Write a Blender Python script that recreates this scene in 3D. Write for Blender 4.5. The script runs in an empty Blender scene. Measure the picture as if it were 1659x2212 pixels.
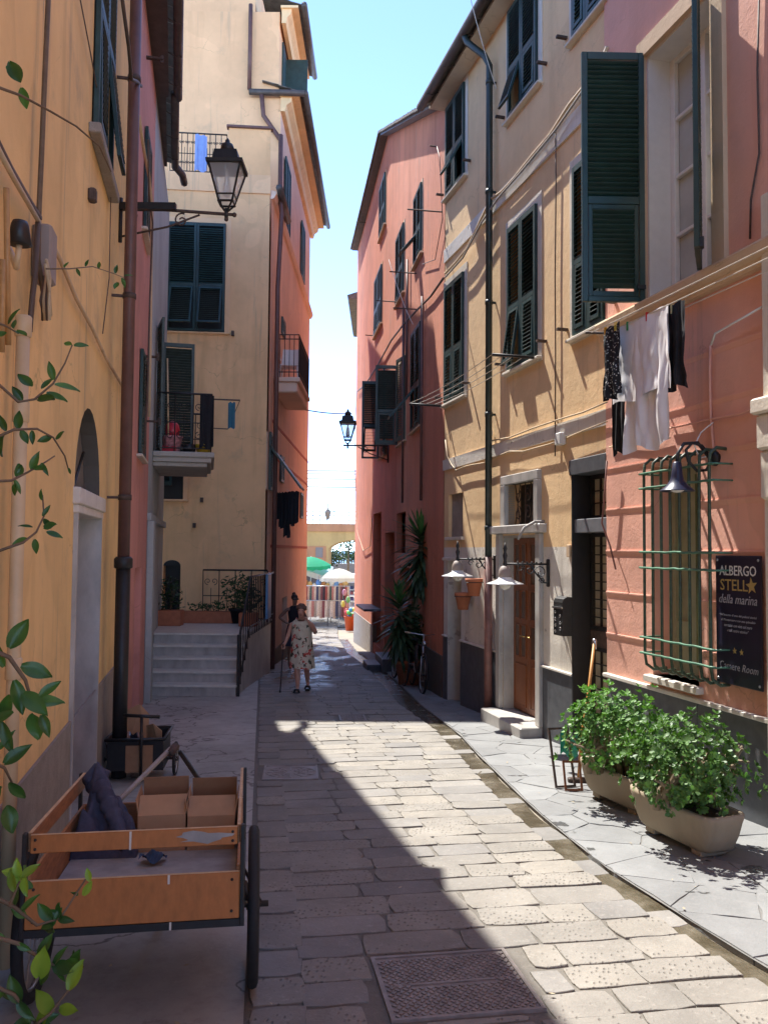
import bpy, math, random
from mathutils import Vector, Matrix, noise as mnoise

# ------------------------------------------------------------------ camera, sky, sun, exposure
CAMZ = 1.75
FPX = 1800.0                       # focal length in units of a 1659 x 2212 frame
PITCH = math.atan(84.0 / FPX)
ROLL = 0.008
scene = bpy.context.scene
col = scene.collection
_f = Vector((0, math.cos(PITCH), math.sin(PITCH)))
_r0 = Vector((1, 0, 0)); _u0 = _r0.cross(_f)
CAM_R = _r0 * math.cos(ROLL) + _u0 * math.sin(ROLL)
CAM_U = _u0 * math.cos(ROLL) - _r0 * math.sin(ROLL)
CAM_F = _f
cam_data = bpy.data.cameras.new('camera')
cam = bpy.data.objects.new('camera', cam_data); col.objects.link(cam)
m = Matrix.Identity(4)
for i in range(3):
    m[i][0] = CAM_R[i]; m[i][1] = CAM_U[i]; m[i][2] = -CAM_F[i]
m[2][3] = CAMZ
cam.matrix_world = m
cam_data.sensor_fit = 'HORIZONTAL'; cam_data.sensor_width = 36.0
cam_data.lens = 36.0 * FPX / 1659.0
cam_data.clip_start = 0.05; cam_data.clip_end = 20000
scene.camera = cam

SUN_EL = math.radians(59.0)
SUN_AZ = math.radians(-31.0)       # from +Y, clockwise positive: ahead and to the left
world = bpy.data.worlds.new('World'); scene.world = world; world.use_nodes = True
wn = world.node_tree; wn.nodes.clear()
sky = wn.nodes.new('ShaderNodeTexSky'); sky.sky_type = 'NISHITA'; sky.sun_disc = False
sky.sun_elevation = SUN_EL; sky.sun_rotation = SUN_AZ
sky.air_density = 0.37; sky.dust_density = 0.0; sky.ozone_density = 2.0
bg = wn.nodes.new('ShaderNodeBackground'); bg.inputs['Strength'].default_value = 0.15
wo = wn.nodes.new('ShaderNodeOutputWorld')
wn.links.new(sky.outputs[0], bg.inputs[0]); wn.links.new(bg.outputs[0], wo.inputs[0])
sl = bpy.data.lights.new('sun', 'SUN'); sl.energy = 2.0; sl.angle = math.radians(0.55); sl.color = (1.0, 0.955, 0.88)
so = bpy.data.objects.new('sun', sl); col.objects.link(so)
_sd = Vector((math.sin(SUN_AZ) * math.cos(SUN_EL), math.cos(SUN_AZ) * math.cos(SUN_EL), math.sin(SUN_EL)))
so.rotation_euler = (-_sd).to_track_quat('-Z', 'Y').to_euler()
so.location = (-8, 12, 30)
scene.view_settings.view_transform = 'Standard'
scene.view_settings.look = 'None'
scene.view_settings.exposure = 2.48
scene.view_settings.gamma = 1.0
scene.view_settings.use_curve_mapping = False
scene.cycles.max_bounces = 12; scene.cycles.diffuse_bounces = 8

# ------------------------------------------------------------------ helpers
R = random.Random(7)
SLOPE = 0.047
def g(y):
    """street level at distance y"""
    return -SLOPE * y if y < 40 else -SLOPE * 40
def ray(x, y):
    d = CAM_R * ((x - 829.5) / FPX) + CAM_U * ((1106 - y) / FPX) + CAM_F
    return d
CAMP = Vector((0, 0, CAMZ))
def at(x, y, depth):
    d = ray(x, y); return CAMP + d * (depth / d.y)
def gp(x, y):
    """point on the street"""
    d = ray(x, y); s = CAMZ / -(d.z + SLOPE * d.y)
    return CAMP + d * s
def lerp(a, b, t): return a + (b - a) * t
def plerp(pts, x):
    if x <= pts[0][0]:
        a, b = pts[0], pts[1]
    elif x >= pts[-1][0]:
        a, b = pts[-2], pts[-1]
    else:
        for a, b in zip(pts, pts[1:]):
            if a[0] <= x <= b[0]: break
    return a[1] + (b[1] - a[1]) * (x - a[0]) / (b[0] - a[0])

class MB:
    """collects faces of one mesh"""
    def __init__(s): s.v = []; s.f = []; s.s = []
    def add(s, vs, fs, smooth=False):
        o = len(s.v); s.v.extend([tuple(p) for p in vs])
        for f in fs: s.f.append(tuple(i + o for i in f)); s.s.append(smooth)
        return s
    def box(s, x0, x1, y0, y1, z0, z1, M=None):
        vs = [Vector((x, y, z)) for z in (z0, z1) for y in (y0, y1) for x in (x0, x1)]
        if M is not None: vs = [M @ p for p in vs]
        return s.add(vs, [(0, 2, 3, 1), (4, 5, 7, 6), (0, 1, 5, 4), (2, 6, 7, 3), (0, 4, 6, 2), (1, 3, 7, 5)])
    def bbox(s, x0, x1, y0, y1, z0, z1, b=0.01, M=None):
        """box with chamfered vertical and horizontal edges"""
        vs = []; 
        for (zz, ins) in ((z0, b), (z0 + b, 0), (z1 - b, 0), (z1, b)):
            xa, xb, ya, yb = x0 + ins, x1 - ins, y0 + ins, y1 - ins
            vs += [Vector(p) for p in ((xa + b, ya, zz), (xb - b, ya, zz), (xb, ya + b, zz), (xb, yb - b, zz), (xb - b, yb, zz), (xa + b, yb, zz), (xa, yb - b, zz), (xa, ya + b, zz))]
        if M is not None: vs = [M @ p for p in vs]
        fs = [tuple(range(7, -1, -1)), tuple(range(24, 32))]
        for k in range(3):
            for i in range(8):
                j = (i + 1) % 8; a = k * 8
                fs.append((a + i, a + j, a + 8 + j, a + 8 + i))
        return s.add(vs, fs)
    def quad(s, a, b, c, d): return s.add([a, b, c, d], [(0, 1, 2, 3)])
    def poly(s, pts): return s.add(pts, [tuple(range(len(pts)))])
    def prism(s, pts, axis, a, b, M=None):
        """pts 2d outline, extruded along axis 0/1/2 from a to b"""
        def mk(p, t):
            q = [0, 0, 0]; o = [i for i in range(3) if i != axis]
            q[o[0]], q[o[1]] = p; q[axis] = t; return Vector(q)
        n = len(pts); vs = [mk(p, a) for p in pts] + [mk(p, b) for p in pts]
        if M is not None: vs = [M @ p for p in vs]
        fs = [tuple(range(n - 1, -1, -1)), tuple(range(n, 2 * n))] + [(i, (i + 1) % n, n + (i + 1) % n, n + i) for i in range(n)]
        return s.add(vs, fs)
    def tube(s, pts, r, n=6, closed=False, caps=True, flat=None):
        pts = [Vector(p) for p in pts]; k = len(pts)
        if not hasattr(r, '__len__'): r = [r] * k
        rings = []; up = None
        for i in range(k):
            a = pts[i - 1] if (i or closed) else pts[i]; b = pts[(i + 1) % k] if (i < k - 1 or closed) else pts[i]
            t = (b - a)
            t = t.normalized() if t.length > 1e-9 else Vector((0, 0, 1))
            if up is None:
                up = Vector((0, 0, 1)) if abs(t.z) < .9 else Vector((1, 0, 0))
            x = up - t * up.dot(t)
            if x.length < 1e-6: x = t.orthogonal()
            x.normalize(); y = t.cross(x); up = x
            rings.append([pts[i] + (x * math.cos(q) + y * math.sin(q)) * r[i] for q in [2 * math.pi * j / n for j in range(n)]])
        vs = [p for rr in rings for p in rr]; fs = []
        for i in range(k if closed else k - 1):
            a = i * n; b = ((i + 1) % k) * n
            for j in range(n):
                j2 = (j + 1) % n; fs.append((a + j, a + j2, b + j2, b + j))
        if caps and not closed:
            fs.append(tuple(range(n - 1, -1, -1))); fs.append(tuple(range((k - 1) * n, k * n)))
        return s.add(vs, fs, n > 5)
    def lathe(s, prof, c=(0, 0, 0), n=16, M=None, a0=0.0, smooth=True, caps=True):
        """prof: list of (radius, z)"""
        c = Vector(c); vs = []; k = len(prof)
        for (r, z) in prof:
            for j in range(n):
                q = a0 + 2 * math.pi * j / n
                p = Vector((r * math.cos(q), r * math.sin(q), z))
                vs.append((M @ p if M is not None else p) + c)
        fs = []
        for i in range(k - 1):
            for j in range(n):
                j2 = (j + 1) % n; fs.append((i * n + j, i * n + j2, (i + 1) * n + j2, (i + 1) * n + j))
        if caps:
            fs.append(tuple(range(n - 1, -1, -1))); fs.append(tuple(range((k - 1) * n, k * n)))
        return s.add(vs, fs, smooth)
    def ball(s, c, r, n=10, k=6):
        rx = r if hasattr(r, '__len__') else (r, r, r)
        c = Vector(c); vs = []; fs = []
        for i in range(k + 1):
            th = math.pi * i / k
            for j in range(n):
                q = 2 * math.pi * j / n
                vs.append(c + Vector((rx[0] * math.sin(th) * math.cos(q), rx[1] * math.sin(th) * math.sin(q), rx[2] * math.cos(th))))
        for i in range(k):
            for j in range(n):
                j2 = (j + 1) % n; fs.append((i * n + j, (i + 1) * n + j, (i + 1) * n + j2, i * n + j2))
        return s.add(vs, fs, True)
    def grid(s, fn, nu, nv, smooth=True, thick=0.0):
        vs = [Vector(fn(i / nu, j / nv)) for j in range(nv + 1) for i in range(nu + 1)]
        fs = [(j * (nu + 1) + i, j * (nu + 1) + i + 1, (j + 1) * (nu + 1) + i + 1, (j + 1) * (nu + 1) + i) for j in range(nv) for i in range(nu)]
        return s.add(vs, fs, smooth)
    def mesh(s, name):
        me = bpy.data.meshes.new(name); me.from_pydata(s.v, [], s.f)
        if any(s.s): me.polygons.foreach_set('use_smooth', s.s)
        me.update(); return me
    def build(s, name, mat, parent=None, loc=None, rot=None):
        return obj(name, s.mesh(name), mat, parent, loc, rot)

def obj(name, me, mat, parent=None, loc=None, rot=None, scale=None):
    if mat is not None and len(me.materials) == 0: me.materials.append(mat)
    o = bpy.data.objects.new(name, me); col.objects.link(o)
    if parent is not None: o.parent = parent
    if loc is not None: o.location = loc
    if rot is not None: o.rotation_euler = rot
    if scale is not None: o.scale = scale
    return o
def tag(o, label=None, cat=None, group=None, kind=None):
    if label: o['label'] = label
    if cat: o['category'] = cat
    if group: o['group'] = group
    if kind: o['kind'] = kind
    return o
def thing(name, label, cat, loc=(0, 0, 0), rz=0.0, group=None):
    o = bpy.data.objects.new(name, None); col.objects.link(o); o.empty_display_size = .1
    o.location = loc; o.rotation_euler = (0, 0, rz); return tag(o, label, cat, group)
def copy_tree(o, parent=None):
    c = o.copy(); col.objects.link(c); c.parent = parent
    for ch in o.children: copy_tree(ch, c)
    return c
def bez(a, b, c, n=8):
    a, b, c = Vector(a), Vector(b), Vector(c)
    return [a * (1 - t) ** 2 + b * 2 * t * (1 - t) + c * t * t for t in [i / n for i in range(n + 1)]]
def sag(a, b, s, n=10):
    a, b = Vector(a), Vector(b)
    return [a.lerp(b, t) - Vector((0, 0, s * 4 * t * (1 - t))) for t in [i / n for i in range(n + 1)]]
def spiral(c, r0, r1, a0, a1, ax, ay, n=14):
    c, ax, ay = Vector(c), Vector(ax), Vector(ay); out = []
    for i in range(n + 1):
        t = i / n; r = r0 + (r1 - r0) * t; a = a0 + (a1 - a0) * t
        out.append(c + ax * (r * math.cos(a)) + ay * (r * math.sin(a)))
    return out

# ------------------------------------------------------------------ materials
def nt(name):
    m = bpy.data.materials.new(name); m.use_nodes = True
    t = m.node_tree; b = t.nodes['Principled BSDF']; return m, t, b
def N(t, typ, **kw):
    n = t.nodes.new(typ)
    for k, v in kw.items():
        if k in n.inputs: n.inputs[k].default_value = v
        else: setattr(n, k, v)
    return n
def rgb(c): return (c[0], c[1], c[2], 1)
def mixc(t, fac, a, b, blend='MIX'):
    n = t.nodes.new('ShaderNodeMix'); n.data_type = 'RGBA'; n.blend_type = blend
    for sock, v in ((n.inputs[0], fac), (n.inputs[6], a), (n.inputs[7], b)):
        if hasattr(v, 'is_linked'): t.links.new(v, sock)
        elif isinstance(v, (int, float)): sock.default_value = v
        else: sock.default_value = rgb(v)
    return n.outputs[2]
def ramp(t, src, p0, p1, c0=0.0, c1=1.0):
    n = t.nodes.new('ShaderNodeMapRange'); n.inputs[1].default_value = p0; n.inputs[2].default_value = p1
    n.inputs[3].default_value = c0; n.inputs[4].default_value = c1; t.links.new(src, n.inputs[0]); return n.outputs[0]
def noisetex(t, vec, scale, detail=4, rough=.55, stretch=None):
    if stretch:
        mp = N(t, 'ShaderNodeMapping'); mp.inputs['Scale'].default_value = stretch; t.links.new(vec, mp.inputs[0]); vec = mp.outputs[0]
    n = N(t, 'ShaderNodeTexNoise'); n.inputs['Scale'].default_value = scale; n.inputs['Detail'].default_value = detail
    n.inputs['Roughness'].default_value = rough; t.links.new(vec, n.inputs['Vector']); return n.outputs[0]
def bumpn(t, b, h, strength, dist=.01):
    n = N(t, 'ShaderNodeBump'); n.inputs['Strength'].default_value = strength; n.inputs['Distance'].default_value = dist
    t.links.new(h, n.inputs['Height']); t.links.new(n.outputs[0], b.inputs['Normal']); return n
def sc(c, k): return tuple(min(1, max(0, v * k)) for v in c)

def M(name, c, rough=.6, var=.12, scale=6, bump=.15, dist=.004, metal=0.0, stretch=None, spec=.5, coat=0, objspace=False, rnd=0.0, trans=0.0, sss=0.0):
    m, t, b = nt(name)
    tc = N(t, 'ShaderNodeTexCoord') if objspace else N(t, 'ShaderNodeNewGeometry')
    vec = tc.outputs['Object'] if objspace else tc.outputs['Position']
    n = noisetex(t, vec, scale, 5, .6, stretch)
    out = mixc(t, ramp(t, n, .3, .7), sc(c, 1 - var), sc(c, 1 + var))
    if rnd:
        oi = N(t, 'ShaderNodeObjectInfo')
        h = N(t, 'ShaderNodeHueSaturation'); t.links.new(out, h.inputs['Color'])
        t.links.new(ramp(t, oi.outputs['Random'], 0, 1, 1 - rnd, 1 + rnd), h.inputs['Value']); out = h.outputs[0]
    t.links.new(out, b.inputs['Base Color'])
    b.inputs['Roughness'].default_value = rough; b.inputs['Metallic'].default_value = metal
    b.inputs['Specular IOR Level'].default_value = spec
    if coat: b.inputs['Coat Weight'].default_value = coat
    if trans: b.inputs['Transmission Weight'].default_value = trans
    if bump:
        bumpn(t, b, n, bump, dist)
    return m

def plaster(name, c, stain=(.25, .22, .18), st=.25, fine=.5, flake=None, lines=None, pale=.10, rough=.88):
    m, t, b = nt(name)
    ge = N(t, 'ShaderNodeNewGeometry'); p = ge.outputs['Position']
    big = noisetex(t, p, .9, 5, .6)
    o = mixc(t, ramp(t, big, .32, .68), sc(c, 1 - pale), sc(c, 1 + pale))
    rp_ = noisetex(t, p, .55, 3, .5)
    o = mixc(t, ramp(t, rp_, .575, .583, 0, .45), o, sc(c, 1.16)); o = mixc(t, ramp(t, rp_, .405, .398, 0, .35), o, sc(c, .86))   # old repairs
    med = noisetex(t, p, 5.5, 6, .65)
    o = mixc(t, ramp(t, med, .45, .75, 0, .22), o, sc(c, 1.18))
    strk = noisetex(t, p, 2.6, 5, .6, (1, 1, .10))
    o = mixc(t, ramp(t, strk, .52, .78, 0, st), o, tuple(x * y for x, y in zip(c, (.62, .58, .55))))
    grime = noisetex(t, p, 1.5, 8, .7)
    o = mixc(t, ramp(t, grime, .58, .8, 0, st * .9), o, stain)
    spots = noisetex(t, p, 22, 3, .6)
    o = mixc(t, ramp(t, spots, .62, .78, 0, .25), o, sc(c, .72))
    # hairline cracks and rising damp / splash dirt along the foot of the wall
    nv = N(t, 'ShaderNodeTexNoise'); nv.inputs['Scale'].default_value = 1.7; nv.inputs['Detail'].default_value = 7; t.links.new(p, nv.inputs['Vector'])
    av = N(t, 'ShaderNodeVectorMath'); av.operation = 'ADD'; t.links.new(p, av.inputs[0]); t.links.new(nv.outputs[1], av.inputs[1])
    vo = N(t, 'ShaderNodeTexVoronoi'); vo.feature = 'DISTANCE_TO_EDGE'; vo.inputs['Scale'].default_value = .62; t.links.new(av.outputs[0], vo.inputs['Vector'])
    ck = t.nodes.new('ShaderNodeMath'); ck.operation = 'MULTIPLY'; t.links.new(ramp(t, vo.outputs['Distance'], .001, .0055, .55, 0), ck.inputs[0]); t.links.new(ramp(t, big, .48, .62), ck.inputs[1])
    o = mixc(t, ck.outputs[0], o, sc(c, .45))
    sx0 = N(t, 'ShaderNodeSeparateXYZ'); t.links.new(p, sx0.inputs[0])
    gz = t.nodes.new('ShaderNodeMath'); gz.operation = 'MULTIPLY_ADD'; t.links.new(sx0.outputs[1], gz.inputs[0]); gz.inputs[1].default_value = SLOPE; t.links.new(sx0.outputs[2], gz.inputs[2])
    gz2 = t.nodes.new('ShaderNodeMath'); gz2.operation = 'MULTIPLY_ADD'; t.links.new(grime, gz2.inputs[0]); gz2.inputs[1].default_value = -3.2; t.links.new(gz.outputs[0], gz2.inputs[2])
    o = mixc(t, ramp(t, gz2.outputs[0], -1.2, -.2, .45, 0), o, tuple(x * .55 for x in c))
    drip = noisetex(t, p, 6.5, 4, .6, (1, 1, .05))
    o = mixc(t, ramp(t, drip, .60, .72, 0, st * .8), o, stain)
    h = noisetex(t, p, 38, 6, .7)
    hh = t.nodes.new('ShaderNodeMath'); hh.operation = 'MULTIPLY_ADD'; t.links.new(med, hh.inputs[0]); hh.inputs[1].default_value = 2.5; t.links.new(h, hh.inputs[2])
    hs = hh.outputs[0]
    if flake:
        fl = noisetex(t, p, 3.2, 9, .72)
        fm = ramp(t, fl, flake[0], flake[0] + .02)
        if len(flake) > 2:          # only low down on the wall
            sx = N(t, 'ShaderNodeSeparateXYZ'); t.links.new(p, sx.inputs[0])
            zz = ramp(t, sx.outputs[2], flake[2], flake[3], 1, 0)
            mu = t.nodes.new('ShaderNodeMath'); mu.operation = 'MULTIPLY'; t.links.new(fm, mu.inputs[0]); t.links.new(zz, mu.inputs[1]); fm = mu.outputs[0]
        o = mixc(t, fm, o, flake[1])
        sb = t.nodes.new('ShaderNodeMath'); sb.operation = 'MULTIPLY_ADD'; t.links.new(fm, sb.inputs[0]); sb.inputs[1].default_value = -2.0; t.links.new(hs, sb.inputs[2]); hs = sb.outputs[0]
    t.links.new(o, b.inputs['Base Color'])
    b.inputs['Roughness'].default_value = rough; b.inputs['Specular IOR Level'].default_value = .25
    bumpn(t, b, hs, fine, .006)
    return m

def stone_mat(name, c, rnd=.13, pits=True, scale=1.0, pale=(.45, .42, .37), wet=None, damp=False):
    m, t, b = nt(name)
    tc = N(t, 'ShaderNodeNewGeometry'); p = tc.outputs['Position']
    oi = N(t, 'ShaderNodeObjectInfo')
    n1 = noisetex(t, p, 3.0 * scale, 6, .65); n2 = noisetex(t, p, 28 * scale, 6, .7); n3 = noisetex(t, p, 110 * scale, 3, .6)
    o = mixc(t, ramp(t, n1, .3, .7), sc(c, .82), sc(c, 1.15))
    o = mixc(t, ramp(t, n2, .55, .75, 0, .4), o, pale)
    o = mixc(t, ramp(t, n3, .55, .75, 0, .35), o, sc(c, .55))
    hsv = N(t, 'ShaderNodeHueSaturation'); t.links.new(o, hsv.inputs['Color'])
    t.links.new(ramp(t, oi.outputs['Random'], 0, 1, 1 - rnd, 1 + rnd), hsv.inputs['Value'])
    t.links.new(ramp(t, oi.outputs['Random'], 0, 1, .8, 1.05), hsv.inputs['Saturation'])
    b.inputs['Roughness'].default_value = .72; b.inputs['Specular IOR Level'].default_value = .35
    h = n2
    if pits:
        to = N(t, 'ShaderNodeTexCoord')
        rot = N(t, 'ShaderNodeMapping'); t.links.new(to.outputs['UV'] if False else p, rot.inputs[0])
        rot.inputs['Rotation'].default_value = (0, 0, .18)
        wob = noisetex(t, p, 9, 2)
        vo = N(t, 'ShaderNodeTexVoronoi'); vo.inputs['Scale'].default_value = 36; vo.inputs['Randomness'].default_value = .55
        mp = N(t, 'ShaderNodeMapping'); mp.inputs['Scale'].default_value = (1.0, .55, 1); t.links.new(rot.outputs[0], mp.inputs[0]); t.links.new(mp.outputs[0], vo.inputs['Vector'])
        pit = ramp(t, vo.outputs['Distance'], .10, .30, 0, 1)
        # some stones are picked deeply, others worn smooth
        msk = ramp(t, oi.outputs['Random'], .08, .35, 0, 1)
        big = ramp(t, n1, .34, .50, 0, 1)
        ml = t.nodes.new('ShaderNodeMath'); ml.operation = 'MULTIPLY'; t.links.new(msk, ml.inputs[0]); t.links.new(big, ml.inputs[1])
        mm = t.nodes.new('ShaderNodeMix'); t.links.new(ml.outputs[0], mm.inputs[0]); mm.inputs[2].default_value = 1.0; t.links.new(pit, mm.inputs[3])
        ad = t.nodes.new('ShaderNodeMath'); ad.operation = 'MULTIPLY_ADD'; t.links.new(mm.outputs[0], ad.inputs[0]); ad.inputs[1].default_value = .9; t.links.new(n2, ad.inputs[2])
        h = ad.outputs[0]
        o2 = mixc(t, ramp(t, mm.outputs[0], 0, 1, .55, 0), hsv.outputs[0], sc(c, .45))
        fin = o2
    else:
        fin = hsv.outputs[0]
    if wet:                        # hosed-down stretch of the street: darker, glossy where water lies
        sx = N(t, 'ShaderNodeSeparateXYZ'); t.links.new(p, sx.inputs[0])
        wn_ = noisetex(t, p, .9, 5, .6, (1, .45, 1))
        mu = t.nodes.new('ShaderNodeMath'); mu.operation = 'MULTIPLY'; t.links.new(ramp(t, wn_, .50, .58), mu.inputs[0]); t.links.new(ramp(t, sx.outputs[1], wet[0], wet[1]), mu.inputs[1])
        wm_ = mu.outputs[0]
        fin = mixc(t, ramp(t, wm_, 0, 1, 0, .75), fin, sc(c, .38)); t.links.new(ramp(t, wm_, 0, 1, .72, .10), b.inputs['Roughness'])
    if damp:
        wn_ = noisetex(t, p, 2.6, 4, .55, (1, 1.6, 1)); wm_ = ramp(t, wn_, .655, .67)
        fin = mixc(t, ramp(t, wm_, 0, 1, 0, .8), fin, sc(c, .30)); t.links.new(ramp(t, wm_, 0, 1, .62, .2), b.inputs['Roughness'])
    t.links.new(fin, b.inputs['Base Color'])
    bumpn(t, b, h, .8, .008)
    return m

m_ochre = plaster('ochre_plaster', (.82, .56, .25), st=.6, pale=.13)
m_lpink = plaster('coral_plaster', (.64, .30, .245), st=.3)
m_lblue = plaster('pale_blue_plaster', (.44, .475, .46), st=.35)
m_beige = plaster('apricot_plaster', (.80, .485, .25), st=.6, pale=.12)
m_beige2 = plaster('peach_plaster', (.80, .50, .28), st=.45, pale=.08)
m_orange = plaster('orange_plaster', (.74, .50, .355), st=.35, flake=(.60, (.62, .42, .33), .2, 2.4))
m_peach = plaster('rose_peach_plaster', (.74, .54, .42), st=.25)
m_yellow = plaster('yellow_plaster', (.77, .54, .30), st=.34, pale=.10)
m_white = plaster('white_plaster', (.68, .64, .565), st=.45, flake=(.615, (.40, .36, .31)), pale=.08)
m_hotel = plaster('salmon_plaster', (.77, .42, .32), st=.30, flake=(.625, (.72, .55, .43), .3, 1.3), pale=.10)
m_red = plaster('red_plaster', (.58, .225, .135), st=.65, pale=.13)
m_trim = plaster('cream_trim', (.66, .60, .50), st=.25, pale=.06)
m_tan = plaster('tan_trim', (.60, .44, .29), st=.35, pale=.08)
m_rough = stone_mat('rough_grey_render', (.30, .26, .22), rnd=0, pits=False, scale=2.2, pale=(.45, .41, .36))
m_darkbase = plaster('dark_stone_base', (.12, .105, .09), st=.4, stain=(.2, .18, .15))
m_slate = M('slate_dado', (.085, .09, .10), .5, .25, 9, .2)
m_marble = M('grey_marble', (.42, .40, .37), .45, .25, 5, .1, stretch=(1, 1, .5))
m_wmarble = M('white_marble', (.64, .60, .53), .45, .12, 7, .1)
m_green = M('green_shutter_paint', (.011, .038, .033), .38, .25, 8, .08, rnd=.2)
m_green2 = M('faded_green_paint', (.018, .048, .046), .5, .3, 8, .08, rnd=.28)
m_greygreen = M('grey_green_paint', (.055, .075, .062), .5, .2, 8, .08)
m_black = M('black_iron', (.015, .015, .016), .5, .3, 20, .15)
m_rust = M('rusty_iron', (.07, .045, .035), .7, .4, 25, .25)
m_gbar = M('dark_bar_paint', (.045, .075, .045), .5, .4, 25, .2)
m_ggrille = M('green_grille_paint', (.07, .18, .11), .45, .35, 25, .2)
m_pipe_b = M('brown_pipe_paint', (.13, .062, .052), .5, .2, 6, .1)
m_pipe_g = M('dark_green_pipe', (.022, .032, .028), .4, .3, 6, .1)
m_pipe_p = M('red_brown_pipe', (.19, .085, .07), .5, .3, 8, .15)
m_pipe_c = M('cream_pipe', (.58, .43, .25), .5, .12, 6, .05)
m_tile = M('slate_roof_tile', (.13, .115, .10), .8, .35, 7, .4)
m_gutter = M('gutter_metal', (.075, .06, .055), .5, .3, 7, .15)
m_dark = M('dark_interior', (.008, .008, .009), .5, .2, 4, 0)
m_pane = M('window_glass', (.02, .025, .03), .06, .2, 3, 0)
m_wood = M('door_wood', (.21, .075, .03), .38, .25, 10, .15, stretch=(8, 8, 1))
m_cartwood = M('varnished_plywood', (.42, .155, .04), .5, .17, 6, .12, stretch=(5, 5, 2.2))
m_cartwood2 = M('plywood_inner', (.33, .15, .06), .6, .3, 7, .12, stretch=(2, 2, 9))
m_cartbed = M('worn_grey_board', (.30, .29, .28), .6, .3, 6, .15)
m_plyedge = M('plywood_edge', (.55, .38, .22), .7, .2, 20, .1)
m_paintw = M('dried_paint', (.62, .58, .52), .6, .08, 20, .1)
m_tyre = M('tyre_rubber', (.014, .014, .014), .75, .25, 40, .3)
m_chrome = M('dull_chrome', (.5, .5, .5), .3, .1, 20, 0, metal=1.0)
m_card = M('cardboard', (.40, .235, .125), .8, .08, 14, .08)
m_card2 = M('cardboard_dark', (.30, .17, .09), .85, .1, 14, .08)
m_ink = M('brown_ink', (.12, .06, .03), .8, .1, 10, 0)
m_quilt = M('blue_grey_quilt', (.05, .052, .085), .85, .25, 30, .35)
m_plastic_k = M('black_plastic', (.012, .012, .013), .45, .2, 20, .1)
m_cable = M('cream_cable', (.50, .38, .24), .6, .15, 9, 0)
m_cable_d = M('dark_cable', (.09, .06, .045), .6, .2, 9, 0)
m_cable_g = M('grey_cable', (.30, .28, .26), .6, .15, 9, 0)
m_rope = M('white_line', (.62, .58, .50), .7, .1, 9, 0)
m_greybox = M('grey_plastic', (.27, .22, .19), .6, .08, 9, 0)
m_wplastic = M('white_plastic', (.66, .65, .62), .45, .05, 9, 0)
m_stone = stone_mat('paving_stone', (.235, .217, .188), wet=(13.5, 17.5))
m_stone2 = stone_mat('smooth_paving_stone', (.22, .208, .19), pits=False, wet=(13.5, 17.5))
m_flag = stone_mat('slate_flagstone', (.215, .219, .218), rnd=.12, pits=False, scale=.7, pale=(.28, .275, .265), damp=True)
m_mortar = stone_mat('sandy_mortar', (.25, .215, .165), rnd=0, pits=False, pale=(.40, .35, .28))
m_castiron = M('cast_iron', (.25, .22, .20), .55, .25, 12, .25, metal=.1)
m_terra = M('terracotta', (.42, .145, .07), .8, .15, 12, .15)
m_planter = plaster('planter_concrete', (.40, .33, .235), st=.8, pale=.16)
m_soil = M('soil', (.035, .025, .018), .95, .3, 30, .6)
m_bark = M('jade_stem', (.26, .20, .13), .85, .25, 25, .4)
m_skin = M('skin', (.52, .27, .185), .5, .08, 9, .05)
m_skin2 = M('tanned_skin', (.22, .115, .075), .5, .08, 9, .05)
m_hair = M('auburn_hair', (.14, .075, .05), .6, .35, 60, .4)
m_hair2 = M('black_hair', (.012, .010, .010), .5, .3, 60, .4)
m_sandal = M('black_leather', (.012, .011, .011), .45, .2, 20, .1)
m_whitecloth = M('white_cloth', (.74, .72, .74), .85, .05, 10, .1)
m_blackcloth = M('black_cloth', (.010, .010, .014), .9, .3, 30, .2)
m_bluecloth = M('blue_cloth', (.03, .13, .20), .85, .1, 10, .1)
m_lampglass, _t, _b = nt('lamp_glass')
_b.inputs['Base Color'].default_value = (.9, .92, .93, 1); _b.inputs['Roughness'].default_value = .12
_b.inputs['Roughness'].default_value = .45; _b.inputs['Transmission Weight'].default_value = .55; _b.inputs['IOR'].default_value = 1.1; _b.inputs['Alpha'].default_value = .62
m_bulb, _t, _b = nt('frosted_bulb')
_b.inputs['Base Color'].default_value = (.85, .83, .76, 1); _b.inputs['Roughness'].default_value = .2; _b.inputs['Transmission Weight'].default_value = .5
m_enamel = M('white_enamel', (.74, .73, .70), .25, .05, 9, 0)

def leafmat(name, c, c2, trans=.25, rough=.35):
    m, t, b = nt(name)
    oi = N(t, 'ShaderNodeObjectInfo'); ge = N(t, 'ShaderNodeNewGeometry')
    n = noisetex(t, ge.outputs['Position'], 14, 2)
    o = mixc(t, ramp(t, n, .35, .65), c, c2)
    h = N(t, 'ShaderNodeHueSaturation'); t.links.new(o, h.inputs['Color']); t.links.new(ramp(t, oi.outputs['Random'], 0, 1, .7, 1.35), h.inputs['Value'])
    t.links.new(h.outputs[0], b.inputs['Base Color']); b.inputs['Roughness'].default_value = rough
    tr = N(t, 'ShaderNodeBsdfTranslucent'); t.links.new(mixc(t, 1.0, h.outputs[0], (1.0, 1.25, .35), 'MULTIPLY'), tr.inputs[0])
    mx = N(t, 'ShaderNodeMixShader'); mx.inputs[0].default_value = trans
    out = [n for n in t.nodes if n.type == 'OUTPUT_MATERIAL'][0]
    t.links.new(b.outputs[0], mx.inputs[1]); t.links.new(tr.outputs[0], mx.inputs[2]); t.links.new(mx.outputs[0], out.inputs[0])
    return m
m_jade = leafmat('jade_leaf', (.045, .12, .026), (.13, .26, .06), .2, .52)
m_vine = leafmat('vine_leaf', (.025, .085, .022), (.06, .15, .03), .3, .38)
m_vine2 = leafmat('young_vine_leaf', (.17, .30, .035), (.24, .36, .05), .4, .4)
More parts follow.
